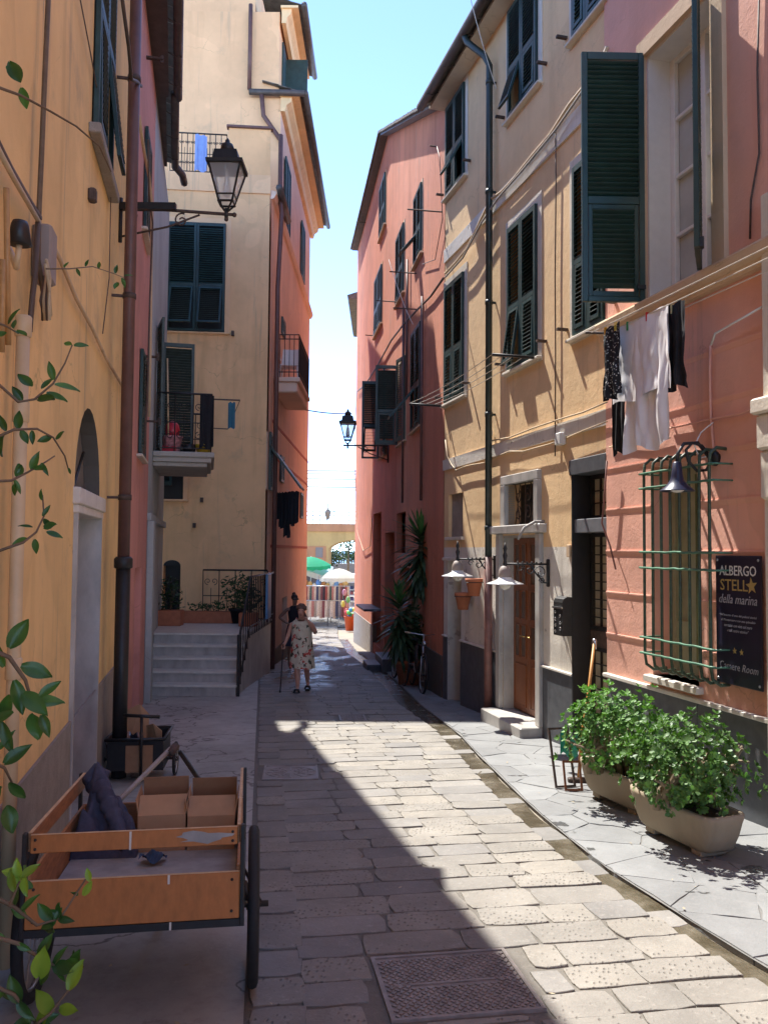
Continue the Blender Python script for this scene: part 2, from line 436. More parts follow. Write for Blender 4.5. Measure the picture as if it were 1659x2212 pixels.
m_yucca = leafmat('yucca_leaf', (.03, .065, .03), (.07, .12, .055), .15, .45)
m_bush = leafmat('dark_foliage', (.02, .05, .02), (.05, .10, .03), .2, .5)
m_stem = M('vine_stem', (.13, .085, .05), .7, .2, 20, .2)

class Frame:
    """a wall plane: u runs along it, y out of it, z up; the building's empty sits at its origin"""
    def __init__(s, o, t, zb):
        s.o = Vector((o[0], o[1], zb)); t = Vector((t[0], t[1], 0)).normalized(); s.t = t
        s.n = Vector((-t.y, t.x, 0)); s.rz = math.atan2(t.y, t.x); s.zb = zb
    def px(s, x, y, off=0.0):
        d = ray(x, y); k = ((s.o - CAMP).dot(s.n) + off) / d.dot(s.n); P = CAMP + d * k - s.o
        return P.dot(s.t), P.z
    def loc(s, P):
        P = Vector(P) - s.o; return Vector((P.dot(s.t), P.dot(s.n), P.z))
    def world(s, u, y, z): return s.o + s.t * u + s.n * y + Vector((0, 0, z))
    def empty(s, name, label, cat, group=None):
        return thing(name, label, cat, tuple(s.o), s.rz, group)
    def rect(s, x0, x1, yt, yb, off=0.0):
        """pixel box on the wall -> (u0, u1, z0, z1); heights read at its middle"""
        xm = (x0 + x1) / 2; ym = (yt + yb) / 2
        a = s.px(x0, ym, off)[0]; b = s.px(x1, ym, off)[0]
        return min(a, b), max(a, b), s.px(xm, yb, off)[1], s.px(xm, yt, off)[1]

def wall_mesh(mb, u0, u1, z0, z1, holes, y=0.0, depth=.22, top=None, knots=(), base=None):
    """front face with rectangular openings and their reveals; top(u) clamps the upper edge"""
    us = sorted(set([u0, u1] + [h[i] for h in holes for i in (0, 1)] + [k for k in knots if u0 < k < u1]))
    zs = sorted(set([z0, z1] + [h[i] for h in holes for i in (2, 3)]))
    us = [u for u in us if u0 <= u <= u1]; zs = [z for z in zs if z0 <= z <= z1]
    def zc(u, z):
        if top: z = min(z, top(u))
        if base: z = max(z, base(u))
        return z
    for a, b in zip(us, us[1:]):
        for c, d in zip(zs, zs[1:]):
            um, zm = (a + b) / 2, (c + d) / 2
            if any(h[0] < um < h[1] and h[2] < zm < h[3] for h in holes): continue
            p = [(a, y, zc(a, c)), (b, y, zc(b, c)), (b, y, zc(b, d)), (a, y, zc(a, d))]
            if abs(p[3][2] - p[0][2]) < 1e-4 and abs(p[2][2] - p[1][2]) < 1e-4: continue
            mb.quad(*p[::-1])
    for h in holes:
        a, b, c, d = h[:4]; dd = h[4] if len(h) > 4 else depth
        if dd == 0: continue
        mb.quad((a, y, c), (a, y, d), (a, y - dd, d), (a, y - dd, c))
        mb.quad((b, y, c), (b, y - dd, c), (b, y - dd, d), (b, y, d))
        mb.quad((a, y, d), (b, y, d), (b, y - dd, d), (a, y - dd, d))
        mb.quad((a, y, c), (a, y - dd, c), (b, y - dd, c), (b, y, c))
    return mb

# shutters ------------------------------------------------------------------
_slat = {}
def slat_mesh(mat, w=.056, t=.009, ang=38):
    k = (mat.name, w, t, ang)
    if k not in _slat:
        mb = MB(); mb.box(0, 1, -w / 2, w / 2, -t / 2, t / 2, Matrix.Rotation(math.radians(-ang), 4, 'X'))
        me = mb.mesh('slat'); me.materials.append(mat); _slat[k] = me
    return _slat[k]
def shutter(B, u, y, z0, z1, w, side, mat, ang=0.0, individual=True, pitch=.05, flap=0.0, flapz=.42, name='shutter', label=None, th=.042, handle=False):
    """one leaf hinged at (u, y); side=+1 runs to +u, -1 to -u; ang opens it outwards (radians)"""
    H = z1 - z0; st = .055
    mb = MB(); s = side
    def bx(a, b, c, d, y0=-th / 2, y1=th / 2):
        xa, xb = sorted((a * s, b * s)); mb.bbox(xa, xb, y0, y1, c, d, .004)
    bx(0, st, 0, H); bx(w - st, w, 0, H)
    fz = H * flapz if flap is not None else 0
    bx(st, w - st, H - .075, H); bx(st, w - st, 0, .085 if not fz else .05)
    if fz: bx(st, w - st, fz - .03, fz + .045)
    sh = mb.build(name, mat, B, (u, y, z0), (0, 0, ang * s))
    if label: sh['label'] = label
    me = slat_mesh(mat)
    zs = []
    z = (fz + .045 if fz else .085) + pitch * .45
    while z < H - .075 - pitch * .3: zs.append((z, 0)); z += pitch
    jm = MB()
    def put(p, L, dx, rotx=0, z=0, yy=0):
        x0 = dx if s > 0 else -dx - L
        if individual:
            o = bpy.data.objects.new('slat', me); col.objects.link(o); o.parent = p; o.location = (x0, yy, z); o.scale = (L, 1, 1)
        else:
            jm.box(x0, x0 + L, -.028, .028, -.0045, .0045, Matrix.Translation((0, yy, z)) @ Matrix.Rotation(math.radians(-38), 4, 'X'))
    for z, _ in zs: put(sh, w - 2 * st + .01, st - .005, z=z)
    if fz:
        # lower flap, hinged at its top edge and pushed out by `flap`
        fm = MB(); fh = fz - .085; fw = w - 2 * st - .012; x0 = st + .006
        def fb(a, b, c, d):
            xa, xb = sorted((a * s, b * s)); fm.bbox(xa, xb, -th * .4, th * .4, c, d, .003)
        fb(x0, x0 + .04, -fh, 0); fb(x0 + fw - .04, x0 + fw, -fh, 0); fb(x0 + .04, x0 + fw - .04, -.045, 0); fb(x0 + .04, x0 + fw - .04, -fh, -fh + .05)
        z = -.045 - pitch * .5; fsl = []
        while z > -fh + .05 + pitch * .3: fsl.append(z); z -= pitch
        for z in fsl:
            xa, xb = sorted(((x0 + .036) * s, (x0 + fw - .036) * s))
            fm.box(xa, xb, -.028, .028, -.0045, .0045, Matrix.Translation((0, 0, z)) @ Matrix.Rotation(math.radians(-38), 4, 'X'))
        fm.build('flap', mat, sh, (0, .004, fz - .032), (flap, 0, 0))
    if jm.v: tag(jm.build('slats', mat, sh), kind='stuff')
    if handle:
        hb = MB(); hb.tube([(s * (w - .03), th / 2, fz + .0), (s * (w - .03), th / 2 + .04, fz), (s * (w - .11), th / 2 + .045, fz)], .009, 6)
        hb.box(min(s * (w - .05), s * (w - .012)), max(s * (w - .05), s * (w - .012)), th / 2, th / 2 + .02, fz - .07, fz + .07); hb.build('handle', m_black, sh)
    return sh
def window(B, r, y=0.0, depth=.14, mat=None, leaves=2, ang=0.0, individual=True, surround=m_trim, sw=.115, flaps=(0.0, 0.0), sill=True, pitch=.05, glass=m_dark):
    """pane in a recess, painted surround, sill and a pair of louvred leaves"""
    u0, u1, z0, z1 = r
    mb = MB(); mb.quad((u0, y - depth + .02, z0), (u0, y - depth + .02, z1), (u1, y - depth + .02, z1), (u1, y - depth + .02, z0))
    wn_ = mb.build('window', glass, B)
    if surround:
        fb = MB(); o = sw; e = .012
        fb.box(u0 - o, u0, y + .002, y + e, z0 - o * .6, z1 + o); fb.box(u1, u1 + o, y + .002, y + e, z0 - o * .6, z1 + o)
        fb.box(u0, u1, y + .002, y + e, z1, z1 + o); fb.box(u0, u1, y + .002, y + e, z0 - o * .6, z0)
        fb.build('surround', surround, wn_)
    if sill:
        sb = MB(); sb.bbox(u0 - .12, u1 + .12, y - .05, y + .075, z0 - .05, z0 - .012, .008); sb.build('sill', surround or m_trim, wn_)
    if mat:
        hw = (u1 - u0) / 2 - .004
        a = ang if hasattr(ang, '__len__') else (ang, ang)
        for k, (uu, sd) in enumerate(((u0 + .002, 1), (u1 - .002, -1))):
            shutter(B, uu, y + .03, z0 + .01, z1 - .01, hw, sd, mat, a[k], individual, pitch, flaps[k])
    return wn_
# ------------------------------------------------------------------ ground
def strip(name, ys, left, right, dz, mat, n=6, kind='structure', parent=None, wob=0.0):
    """sheet following the street between two lines X=left(y), X=right(y)"""
    mb = MB(); vs = []; fs = []
    for y in ys:
        a, b = left(y), right(y)
        for i in range(n + 1):
            vs.append((lerp(a, b, i / n), y, g(y) + dz + (R.uniform(-wob, wob) if wob else 0)))
    for j in range(len(ys) - 1):
        for i in range(n):
            k = j * (n + 1) + i; fs.append((k, k + 1, k + n + 2, k + n + 1))
    mb.add(vs, fs, True); o = mb.build(name, mat, parent)
    if parent is None: tag(o, kind=kind)
    return o
LW = lambda y: -.95 - .21 * y            # foot of the left-hand walls
RW = lambda y: 4.56 - .261 * y           # foot of the right-hand walls (as far as 13.7 m)
PW = lambda y: 2.77 - .13 * y            # foot of the red house beyond
LB = lambda y: -.05 - .145 * y           # left border of the stone paving
GUT = [(0, 2.75), (2, 2.2), (3.5, 1.74), (4.5, 1.45), (5.47, 1.2), (6.89, 1.0), (8.5, .86), (10.38, .68), (12.8, .26), (15.7, -.03), (19, -.36), (23.3, -1.0), (30, -1.6), (40, -2.2)]
GL = lambda y: plerp(GUT, y)             # left edge of the gutter
GWD = lambda y: .22 if y < 9 else .22 + .03 * min(y - 9, 4)
GR = lambda y: GL(y) + GWD(y)
def rng(a, b, s):
    n = int((b - a) / s); return [a + (b - a) * i / n for i in range(n + 1)]

gm = MB()
ys = [-12, 0, 40, 75]; 
gm.grid(lambda u, v: (-30 + 60 * u, -12 + 52 * v, g(-12 + 52 * v) - .05), 2, 2)
gm.grid(lambda u, v: (-60 + 120 * u, 40 + 45 * v, g(40) - .05), 2, 1)
ground = tag(gm.build('ground', m_mortar), kind='structure')

# smooth worn concrete on the left
mcon, t_, b_ = nt('worn_concrete')
p_ = N(t_, 'ShaderNodeNewGeometry').outputs['Position']
n1_ = noisetex(t_, p_, .8, 8, .7); n2_ = noisetex(t_, p_, 6, 7, .7); n3_ = noisetex(t_, p_, 60, 4, .7)
o_ = mixc(t_, ramp(t_, n1_, .35, .65), (.27, .265, .245), (.44, .43, .395))
o_ = mixc(t_, ramp(t_, n2_, .5, .75, 0, .6), o_, (.17, .155, .14))
o_ = mixc(t_, ramp(t_, n3_, .58, .75, 0, .5), o_, (.42, .39, .35))
sx_ = N(t_, 'ShaderNodeSeparateXYZ'); t_.links.new(p_, sx_.inputs[0])
md_ = t_.nodes.new('ShaderNodeMath'); md_.operation = 'MULTIPLY_ADD'; t_.links.new(n2_, md_.inputs[0]); md_.inputs[1].default_value = -2.2; t_.links.new(sx_.outputs[1], md_.inputs[2])
o_ = mixc(t_, ramp(t_, md_.outputs[0], 1.85, 2.25, .85, 0), o_, (.16, .125, .10))   # bare earthy patch by the wall
vc_ = N(t_, 'ShaderNodeTexVoronoi'); vc_.feature = 'DISTANCE_TO_EDGE'; vc_.inputs['Scale'].default_value = .55
wv_ = N(t_, 'ShaderNodeVectorMath'); wv_.operation = 'ADD'; nv_ = N(t_, 'ShaderNodeTexNoise'); nv_.inputs['Scale'].default_value = 2.2; nv_.inputs['Detail'].default_value = 6; t_.links.new(p_, nv_.inputs['Vector'])
t_.links.new(p_, wv_.inputs[0]); t_.links.new(nv_.outputs[1], wv_.inputs[1]); t_.links.new(wv_.outputs[0], vc_.inputs['Vector'])
o_ = mixc(t_, ramp(t_, vc_.outputs['Distance'], .002, .010, .8, 0), o_, (.07, .06, .055))   # cracks
t_.links.new(o_, b_.inputs['Base Color']); b_.inputs['Roughness'].default_value = .7
bumpn(t_, b_, n2_, .5, .01)
pavement = strip('pavement', rng(-8, 19, .6), lambda y: LW(y) - .35, LB, 0.0, mcon, 8, wob=.004)
if False: strip('old_patch', rng(2.2, 3.6, .15), lambda y: LW(y) - .2, lambda y: LB(y) - .12 + .1 * math.sin(y * 9), .006, stone_mat('earthy_patch', (.155, .12, .095), rnd=0, pits=False, pale=(.30, .26, .22)), 6, parent=pavement)

m_joint = stone_mat('joint_dirt', (.15, .135, .112), rnd=0, pits=False, pale=(.28, .25, .205))
m_flagjoint = stone_mat('flag_joint', (.185, .18, .17), rnd=0, pits=False, pale=(.26, .25, .23))
street = strip('street', rng(-8, 46, .8), LB, lambda y: GL(y) if y < 40 else -.5, -.010, m_joint, 4)
# paving stones -------------------------------------------------------------
def stone_mesh(rr, mat):
    """unit stone, worn and irregular, top at z=0"""
    mb = MB(); n = 12; pts = []
    base = [(-.5, -.5), (-.17, -.5), (.17, -.5), (.5, -.5), (.5, -.17), (.5, .17), (.5, .5), (.17, .5), (-.17, .5), (-.5, .5), (-.5, .17), (-.5, -.17)]
    for i, (x, y) in enumerate(base):
        cr = .05 if i in (0, 3, 6, 9) else 0
        pts.append((x * (1 - cr * rr.uniform(.3, 1.4)) + rr.uniform(-.022, .022), y * (1 - cr * rr.uniform(.4, 1.8)) + rr.uniform(-.03, .03)))
    def ring(k, z, jz=0): return [(x * k, y * (k - (1 - k) * .6), z + rr.uniform(-jz, jz)) for x, y in pts]
    r0, r1, r2 = ring(1.0, -.06), ring(1.0, -.003, .001), ring(.986, -.0005, .0008)
    c = (rr.uniform(-.1, .1), rr.uniform(-.1, .1), rr.uniform(-.002, .002))
    vs = r0 + r1 + r2 + [c]; fs = []
    for a in (0, n):
        for i in range(n):
            j = (i + 1) % n; fs.append((a + i, a + j, a + n + j, a + n + i))
    for i in range(n): fs.append((2 * n + i, 2 * n + (i + 1) % n, 3 * n))
    mb.add(vs, fs); me = mb.mesh('paving_stone'); me.materials.append(mat)
    return me
RS = random.Random(11)
stone_meshes = [stone_mesh(RS, m_stone) for _ in range(14)] + [stone_mesh(RS, m_stone2) for _ in range(5)]
HOLES = [(-.05, .70, 3.46, 4.20), (-1.17, -.58, 7.70, 8.5), (-.62, -.2, 11.2, 11.9)]
stones = []
def hit(x, y, w, d):
    for a, b, c, e in HOLES:
        if x + w / 2 > a + .02 and x - w / 2 < b - .02 and y + d / 2 > c + .03 and y - d / 2 < e - .03: return True
    return False
y = 2.55
while y < 44:
    d = RS.uniform(.19, .28)
    xl = LB(y) + .25; xr = GL(y) - .01 if y < 40 else .6
    tot = xr - xl; k = max(2, round(tot / .42)); ws = [RS.uniform(.7, 1.35) for _ in range(k)]; q = tot / sum(ws); x = xl
    for w in ws:
        w *= q; xm = x + w / 2; yy = y + d / 2 + .17 * (xm - (xl + xr) / 2) + RS.uniform(-.012, .012)
        stones.append((xm, yy, w - RS.uniform(.001, .007), d - RS.uniform(.002, .009), RS.uniform(.13, .20))); x += w
    y += d
y = 2.4
while y < 20:                      # border course laid lengthwise
    L = RS.uniform(.26, .48); stones.append((LB(y) + .125, y + L / 2, .235, L - .02, .145)); y += L
def trim(s):
    x, y, w, d, a_ = s
    for k, (a, b, c, e) in enumerate(HOLES):
        # the openings lie slightly askew; slide them with x so stones follow their edges
        sk = .16 * (x - (a + b) / 2); c, e = c + sk + .05, e + sk - .05
        x0, x1, y0, y1 = x - w / 2, x + w / 2, y - d / 2, y + d / 2
        if x1 <= a or x0 >= b or y1 <= c or y0 >= e: continue
        opt = [(a - x0, (x0, a, y0, y1)), (x1 - b, (b, x1, y0, y1)), (c - y0, (x0, x1, y0, c)), (y1 - e, (x0, x1, e, y1))]
        opt = [o for o in opt if o[0] > .05]
        if not opt: return None
        x0, x1, y0, y1 = max(opt, key=lambda o: (o[1][1] - o[1][0]) * (o[1][3] - o[1][2]))[1]
        x, y, w, d = (x0 + x1) / 2, (y0 + y1) / 2, x1 - x0 - .008, y1 - y0 - .008
    return (x, y, w, d, a_)
stones = [s for s in map(trim, stones) if s]
stones.sort(key=lambda s: s[1])
far = MB(); tilt = math.atan(-SLOPE)
for i, (x, yy, w, d, a) in enumerate(stones):
    me = RS.choice(stone_meshes); dz = RS.uniform(-.0035, .0035)
    if i < 300:
        o = obj('paving_stone', me, None, street, (x, yy, g(yy) + dz), (tilt + RS.uniform(-.006, .006), RS.uniform(-.006, .006), a if a < .14 or a > .15 else .145), (w, d, 1))
    else:
        Mx = Matrix.Translation((x, yy, g(yy) + dz)) @ Matrix.Rotation(a, 4, 'Z') @ Matrix.Rotation(tilt, 4, 'X')
        far.add([Mx @ Vector((v.co.x * w, v.co.y * d, v.co.z)) for v in me.vertices], [tuple(p.vertices) for p in me.polygons])
tag(far.build('far_paving_stones', m_stone, street), kind='stuff')

# covers let into the paving
def cover(name, label, c, w, d, rz, rnd=False):
    o = thing(name, label, 'manhole cover', (c[0], c[1], g(c[1]) + .002), 0)
    o.rotation_euler = (tilt, 0, rz)
    fb = MB()
    fb.box(-w / 2, w / 2, -d / 2, d / 2, -.05, -.004); fb.build('plate', m_castiron, o)
    rb = MB(); e = .018
    for a, b, cc, dd in ((-w / 2, w / 2, -d / 2, -d / 2 + e), (-w / 2, w / 2, d / 2 - e, d / 2), (-w / 2, -w / 2 + e, -d / 2 + e, d / 2 - e), (w / 2 - e, w / 2, -d / 2 + e, d / 2 - e)):
        rb.box(a, b, cc, dd, -.004, .003)
    rb.build('rim', m_castiron, o)
    tb = MB()
    if rnd:
        rr = min(w, d) * .45
        for k in range(1, 5): tb.tube([(rr * k / 4 * math.cos(q), rr * k / 4 * math.sin(q), -.004) for q in [i * math.pi / 12 for i in range(24)]], .005, 4, closed=True)
        for k in range(12):
            q = k * math.pi / 6; tb.box(rr * .3, rr * .95, -.006, .006, -.004, .001, Matrix.Rotation(q, 4, 'Z'))
    else:
        px, py = .036, .036; j = 0; yy = -d / 2 + .035
        while yy < d / 2 - .03:
            xx = -w / 2 + .035 + (j % 2) * px / 2
            while xx < w / 2 - .03:
                if not (abs(yy) < .02 and abs(xx) < w * .3): tb.box(-.011, .011, -.006, .006, -.006, .002, Matrix.Translation((xx, yy, 0)) @ Matrix.Rotation((.78 if j % 2 else -.78), 4, 'Z'))
                xx += px
            yy += py * .62; j += 1
        tb.box(-w * .3, w * .3, -.008, .008, -.004, .002)
        for sx in (-1, 1):
            tb.box(sx * w * .36 - .03, sx * w * .36 + .03, -.014, .014, -.004, .0)
    tag(tb.build('tread_pattern', m_castiron, o), kind='stuff')
    return o
cover('utility_cover', 'rectangular cast iron cover with diamond tread, half in sun in the foreground', (.325, 3.83), .66, .60, .16)
cover('drain_cover', 'round ribbed iron cover in a square frame in the shade', (-.875, 8.1), .52, .62, .10, True)
cover('small_cover', 'small iron cover flush in the paving just past the sunlit edge', (-.41, 11.55), .36, .5, .10)

# gutter with running water
gutter = strip('gutter', rng(-4, 32, .4), lambda y: GL(y) - .015, lambda y: GR(y) + .015, -.040, m_mortar, 4)
mw, t_, b_ = nt('gutter_water')
p_ = N(t_, 'ShaderNodeNewGeometry').outputs['Position']
a_ = noisetex(t_, p_, 4, 5, .65); bq = noisetex(t_, p_, 42, 3, .6, (1, .55, 1))
o_ = mixc(t_, ramp(t_, a_, .4, .62), (.075, .062, .04), (.15, .13, .095))
t_.links.new(o_, b_.inputs['Base Color'])
t_.links.new(ramp(t_, a_, .50, .62, .04, .30), b_.inputs['Roughness']); bumpn(t_, b_, bq, .55, .02)
strip('water', rng(-3, 30, .15), lambda y: GL(y) + .012 * math.sin(y * 7), lambda y: GR(y) - .01 + .014 * math.sin(y * 5.3 + 1), -.020, mw, 3, parent=gutter, wob=.003)
# stone sills that cross the gutter here and there
for k, yy in enumerate((3.75, 4.62, 5.45, 6.2, 7.15, 8.3, 9.3, 10.2)):
    mb = MB(); w = GWD(yy) - .02; l = R.uniform(.16, .34)
    me = stone_meshes[14 + k % 5]
    obj('gutter_stone', me, None, gutter, (GL(yy) + w / 2 + .01, yy, g(yy) - .0165), (tilt, 0, .2), (w, l, 1))
# wet sheen on the shaded paving beyond
mwet, t_, b_ = nt('wet_stone')
p_ = N(t_, 'ShaderNodeNewGeometry').outputs['Position']
bq = noisetex(t_, p_, 26, 4, .65); b_.inputs['Base Color'].default_value = (.07, .068, .066, 1); b_.inputs['Roughness'].default_value = .09
bumpn(t_, b_, bq, .35, .01)
def puddle(pts, dz=.009):
    mb = MB(); c = sum((Vector(p) for p in pts), Vector((0, 0))) / len(pts); n = 40; ring = []
    for i in range(n):
        q = 2 * math.pi * i / n; e = .5 + .5 * mnoise.noise(Vector((math.cos(q) * 1.8 + c.x, math.sin(q) * 1.8, c.y)))
        ax = max(abs(p[0] - c.x) for p in pts); ay = max(abs(p[1] - c.y) for p in pts)
        x = c.x + math.cos(q) * ax * (.6 + .7 * e); y = c.y + math.sin(q) * ay * (.6 + .7 * e)
        ring.append((x, y, g(y) + dz))
    mb.poly(ring); return mb.build('puddle', mwet, street)
if False: puddle([(-.75, 18.2), (.05, 20.5)])

# slate flags on the right -----------------------------------------------
sidewalk = strip('sidewalk', rng(-6, 24, .6), GR, lambda y: (RW(y) if y < 13.7 else PW(y) + .1) + .25, -.004, m_flagjoint, 4)
def clip(poly, px, py, nx, ny):
    out = []
    for i in range(len(poly)):
        a, b = poly[i], poly[(i + 1) % len(poly)]
        da = (a[0] - px) * nx + (a[1] - py) * ny; db = (b[0] - px) * nx + (b[1] - py) * ny
        if da <= 0: out.append(a)
        if da * db < 0:
            t = da / (da - db); out.append((a[0] + (b[0] - a[0]) * t, a[1] + (b[1] - a[1]) * t))
    return out
RF = random.Random(5); seeds = []
for _ in range(2600):
    y = RF.uniform(2.0, 14.5); x = RF.uniform(GR(y), RW(y) if y < 13.7 else PW(y))
    if all(math.hypot(x - a, (y - b) * .8) > RF.uniform(.20, .52) for a, b in seeds): seeds.append((x, y))
for (x, y) in seeds:
    cell = [(x - 1.2, y - 1.2), (x + 1.2, y - 1.2), (x + 1.2, y + 1.2), (x - 1.2, y + 1.2)]
    for (a, b) in seeds:
        if (a, b) != (x, y) and math.hypot(a - x, b - y) < 2.4:
            ll = math.hypot(a - x, b - y); nx, ny = (a - x) / ll, (b - y) / ll
            cell = clip(cell, (a + x) / 2 - nx * .0022, (b + y) / 2 - ny * .0022, nx, ny)
    tg = (GL(y + .3) - GL(y - .3)) / .6; cell = clip(cell, GR(y) + .012, y, -1, tg)
    cell = clip(cell, RW(y) + .1, y, 1, .26)
    if len(cell) < 3: continue
    # roughen the outline
    out = []
    for i in range(len(cell)):
        a, b = cell[i], cell[(i + 1) % len(cell)]
        L = math.hypot(b[0] - a[0], b[1] - a[1])
        if L < .02: continue
        for k in range(3):
            t = k / 3; e = .014 if k else .0
            out.append((lerp(a[0], b[0], t) + RF.uniform(-e, e), lerp(a[1], b[1], t) + RF.uniform(-e, e)))
    if len(out) < 6: continue
    h = RF.uniform(-.002, .002); n = len(out)
    vs = [(px - x, py - y, g(py) - g(y) - .05) for px, py in out] + [(px - x, py - y, g(py) - g(y) - .006) for px, py in out] + [((px - x) * .99, (py - y) * .99, g(py) - g(y)) for px, py in out]
    mb = MB(); mb.add(vs, [tuple(range(2 * n, 3 * n))] + [(i, (i + 1) % n, n + (i + 1) % n, n + i) for i in range(n)] + [(n + i, n + (i + 1) % n, 2 * n + (i + 1) % n, 2 * n + i) for i in range(n)])
    mb.build('flagstone', m_flag, sidewalk, (x, y, g(y) + h + .004))
puddle_side = MB()
for (x, y, a, b) in ((1.28, 6.75, .10, .05), (1.62, 5.05, .12, .05), (1.95, 4.15, .16, .035), (2.02, 3.98, .14, .03), (1.98, 4.32, .12, .03)):
    n = 18; puddle_side.poly([(x + a * math.cos(q) * (1 + .3 * math.sin(3 * q + x * 9)), y + b * math.sin(q) * (1 + .3 * math.cos(2 * q + y * 5)), g(y) + 0.0125 - SLOPE * b * math.sin(q)) for q in [2 * math.pi * i / n for i in range(n)]])


# scraps and dead leaves lying about
lt_ = MB(); rl_ = random.Random(31)
for _ in range(70):
    y = 2.6 + 12 * rl_.random() ** 1.6; x = rl_.uniform(LW(y) + .2, RW(y) - .3); s_ = rl_.uniform(.006, .02); a_ = rl_.uniform(0, 6.28); z = g(y) + .012
    lt_.add([(x + s_ * math.cos(a_ + k * 1.57) * (1 if k % 2 else .5), y + s_ * math.sin(a_ + k * 1.57) * (1 if k % 2 else .5), z + rl_.uniform(0, .006)) for k in range(4)], [(0, 1, 2, 3)])
tag(lt_.build('litter', M('dry_scraps', (.36, .30, .20), .8, .5, 3, 0)), kind='stuff')
# sea and far ground
ms, t_, b_ = nt('sea_water'); b_.inputs['Base Color'].default_value = (.05, .16, .24, 1); b_.inputs['Roughness'].default_value = .25
sm = MB(); sm.quad((-4000, 85, g(40) - 3.0), (4000, 85, g(40) - 3.0), (4000, 9000, g(40) - 3.0), (-4000, 9000, g(40) - 3.0))
tag(sm.build('sea', ms), kind='structure')
# ------------------------------------------------------------------ buildings on the right
def FR_at(d, zb=None): return Frame((RW(d), d), (-.261, 1), g(d) if zb is None else zb)
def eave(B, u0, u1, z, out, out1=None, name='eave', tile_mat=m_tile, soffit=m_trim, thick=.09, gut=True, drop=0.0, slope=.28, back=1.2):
    o1 = out if out1 is None else out1
    of = lambda u: lerp(out, o1, (u - u0) / (u1 - u0))
    mb = MB(); mb.prism([(u0, -.02), (u1, -.02), (u1, o1), (u0, out)], 2, z - .002, z + .05); e = mb.build(name, soffit, B)
    tb = MB(); n = int((u1 - u0) / .33)
    for i in range(n):
        a = u0 + (u1 - u0) * i / n; b = u0 + (u1 - u0) * (i + 1) / n
        for k in range(4):
            y1 = of((a + b) / 2) + .10 - k * .34; y0 = y1 - .40; zz = z + .055 + k * .34 * slope + R.uniform(0, .012)
            tb.add([(a + .004, y1, zz), (b - .004, y1, zz), (b - .004, y0, zz + .40 * slope), (a + .004, y0, zz + .40 * slope), (a + .004, y1, zz + .02), (b - .004, y1, zz + .02), (b - .004, y0, zz + .02 + .40 * slope), (a + .004, y0, zz + .02 + .40 * slope)],
                   [(0, 3, 2, 1), (4, 5, 6, 7), (0, 1, 5, 4), (1, 2, 6, 5), (2, 3, 7, 6), (3, 0, 4, 7)])
    tag(tb.build('roof_tiles', tile_mat, B), kind='stuff')
    if gut:
        gb = MB(); gb.tube([(u0 - .05, out + .14, z + .03), (u1 + .05, o1 + .14, z + .03)], .07, 10); gb.build('roof_gutter', m_gutter, B)
        for i in range(int((u1 - u0) / .8)):
            u = u0 + .4 + i * .8; hb = MB(); hb.tube([(u, of(u) - .08, z + .06), (u, of(u) + .10, z - .035), (u, of(u) + .20, z - .03)], .008, 4); hb.build('gutter_hook', m_gutter, B)
    return e
def body(B, u0, u1, z0, z1, y0, y1, mat, name='body'):
    mb = MB(); mb.box(u0, u1, y0, y1, z0, z1); return mb.build(name, mat, B)

# --- salmon hotel, nearest on the right
FH = FR_at(3.0)
H = FH.empty('hotel_building', 'salmon pink plastered hotel front, nearest house on the right with barred window', 'building')
uF = FH.px(1315, 1000)[0]
hY = .03
rw = FH.rect(1397, 1545, 45, 612, hY); rw = (rw[0], rw[1], rw[2], rw[3])
rg = FH.rect(1409, 1508, 1000, 1470, hY)
zd = FH.px(1490, 1506, hY)[1]
wm = MB(); wall_mesh(wm, -9, uF, zd, 11.5, [rw + (.34,), rg + (.26,)], hY)
wm.quad((uF, hY, zd - 1), (uF, hY - .4, zd - 1), (uF, hY - .4, 11.5), (uF, hY, 11.5))
wm.build('wall', m_hotel, H)
body(H, -9, uF - .01, -1, 11.6, -7, -.45, m_hotel)
dm = MB(); u = -9
while u < uF - .05:
    w = min(R.uniform(.7, .95), uF - u); dm2 = MB(); dm2.bbox(u + .002, u + w - .002, -.3, hY + .012, -1.0, zd - .025, .003); dm2.build('slate_slab', m_slate, H); u += w
lm = MB(); lm.bbox(-9, uF + .01, -.2, hY + .05, zd - .025, zd + .012, .006); lm.build('dado_ledge', m_wmarble, H)
# string course under the big window
z1 = FH.px(1470, 612, .1)[1]; z0 = FH.px(1470, 655, .1)[1]
cm = MB(); prof = [(hY - .02, z0), (hY + .06, z0), (hY + .075, z0 + (z1 - z0) * .35), (hY + .12, z0 + (z1 - z0) * .45), (hY + .13, z1 - .02), (hY + .12, z1), (hY - .02, z1)]
cm.prism(prof, 0, -9, uF); cm.build('string_course', m_tan, H)
# faint projecting courses of the rusticated plaster
zz = [zd + .42 * k for k in range(1, 8)]
for k, z in enumerate(zz[:7]):
    if z > z0 - .1: break
    for a, b in ((-9, rg[0] - .02), (rg[1] + .02, uF)) if rg[2] - .05 < z < rg[3] + .05 else ((-9, uF),):
        mb = MB(); mb.prism([(hY - .01, z - .05), (hY + .002, z - .05), (hY + .011, z - .012), (hY + .011, z), (hY - .01, z + .004)], 0, a, b); mb.build('plaster_course', m_hotel, H)
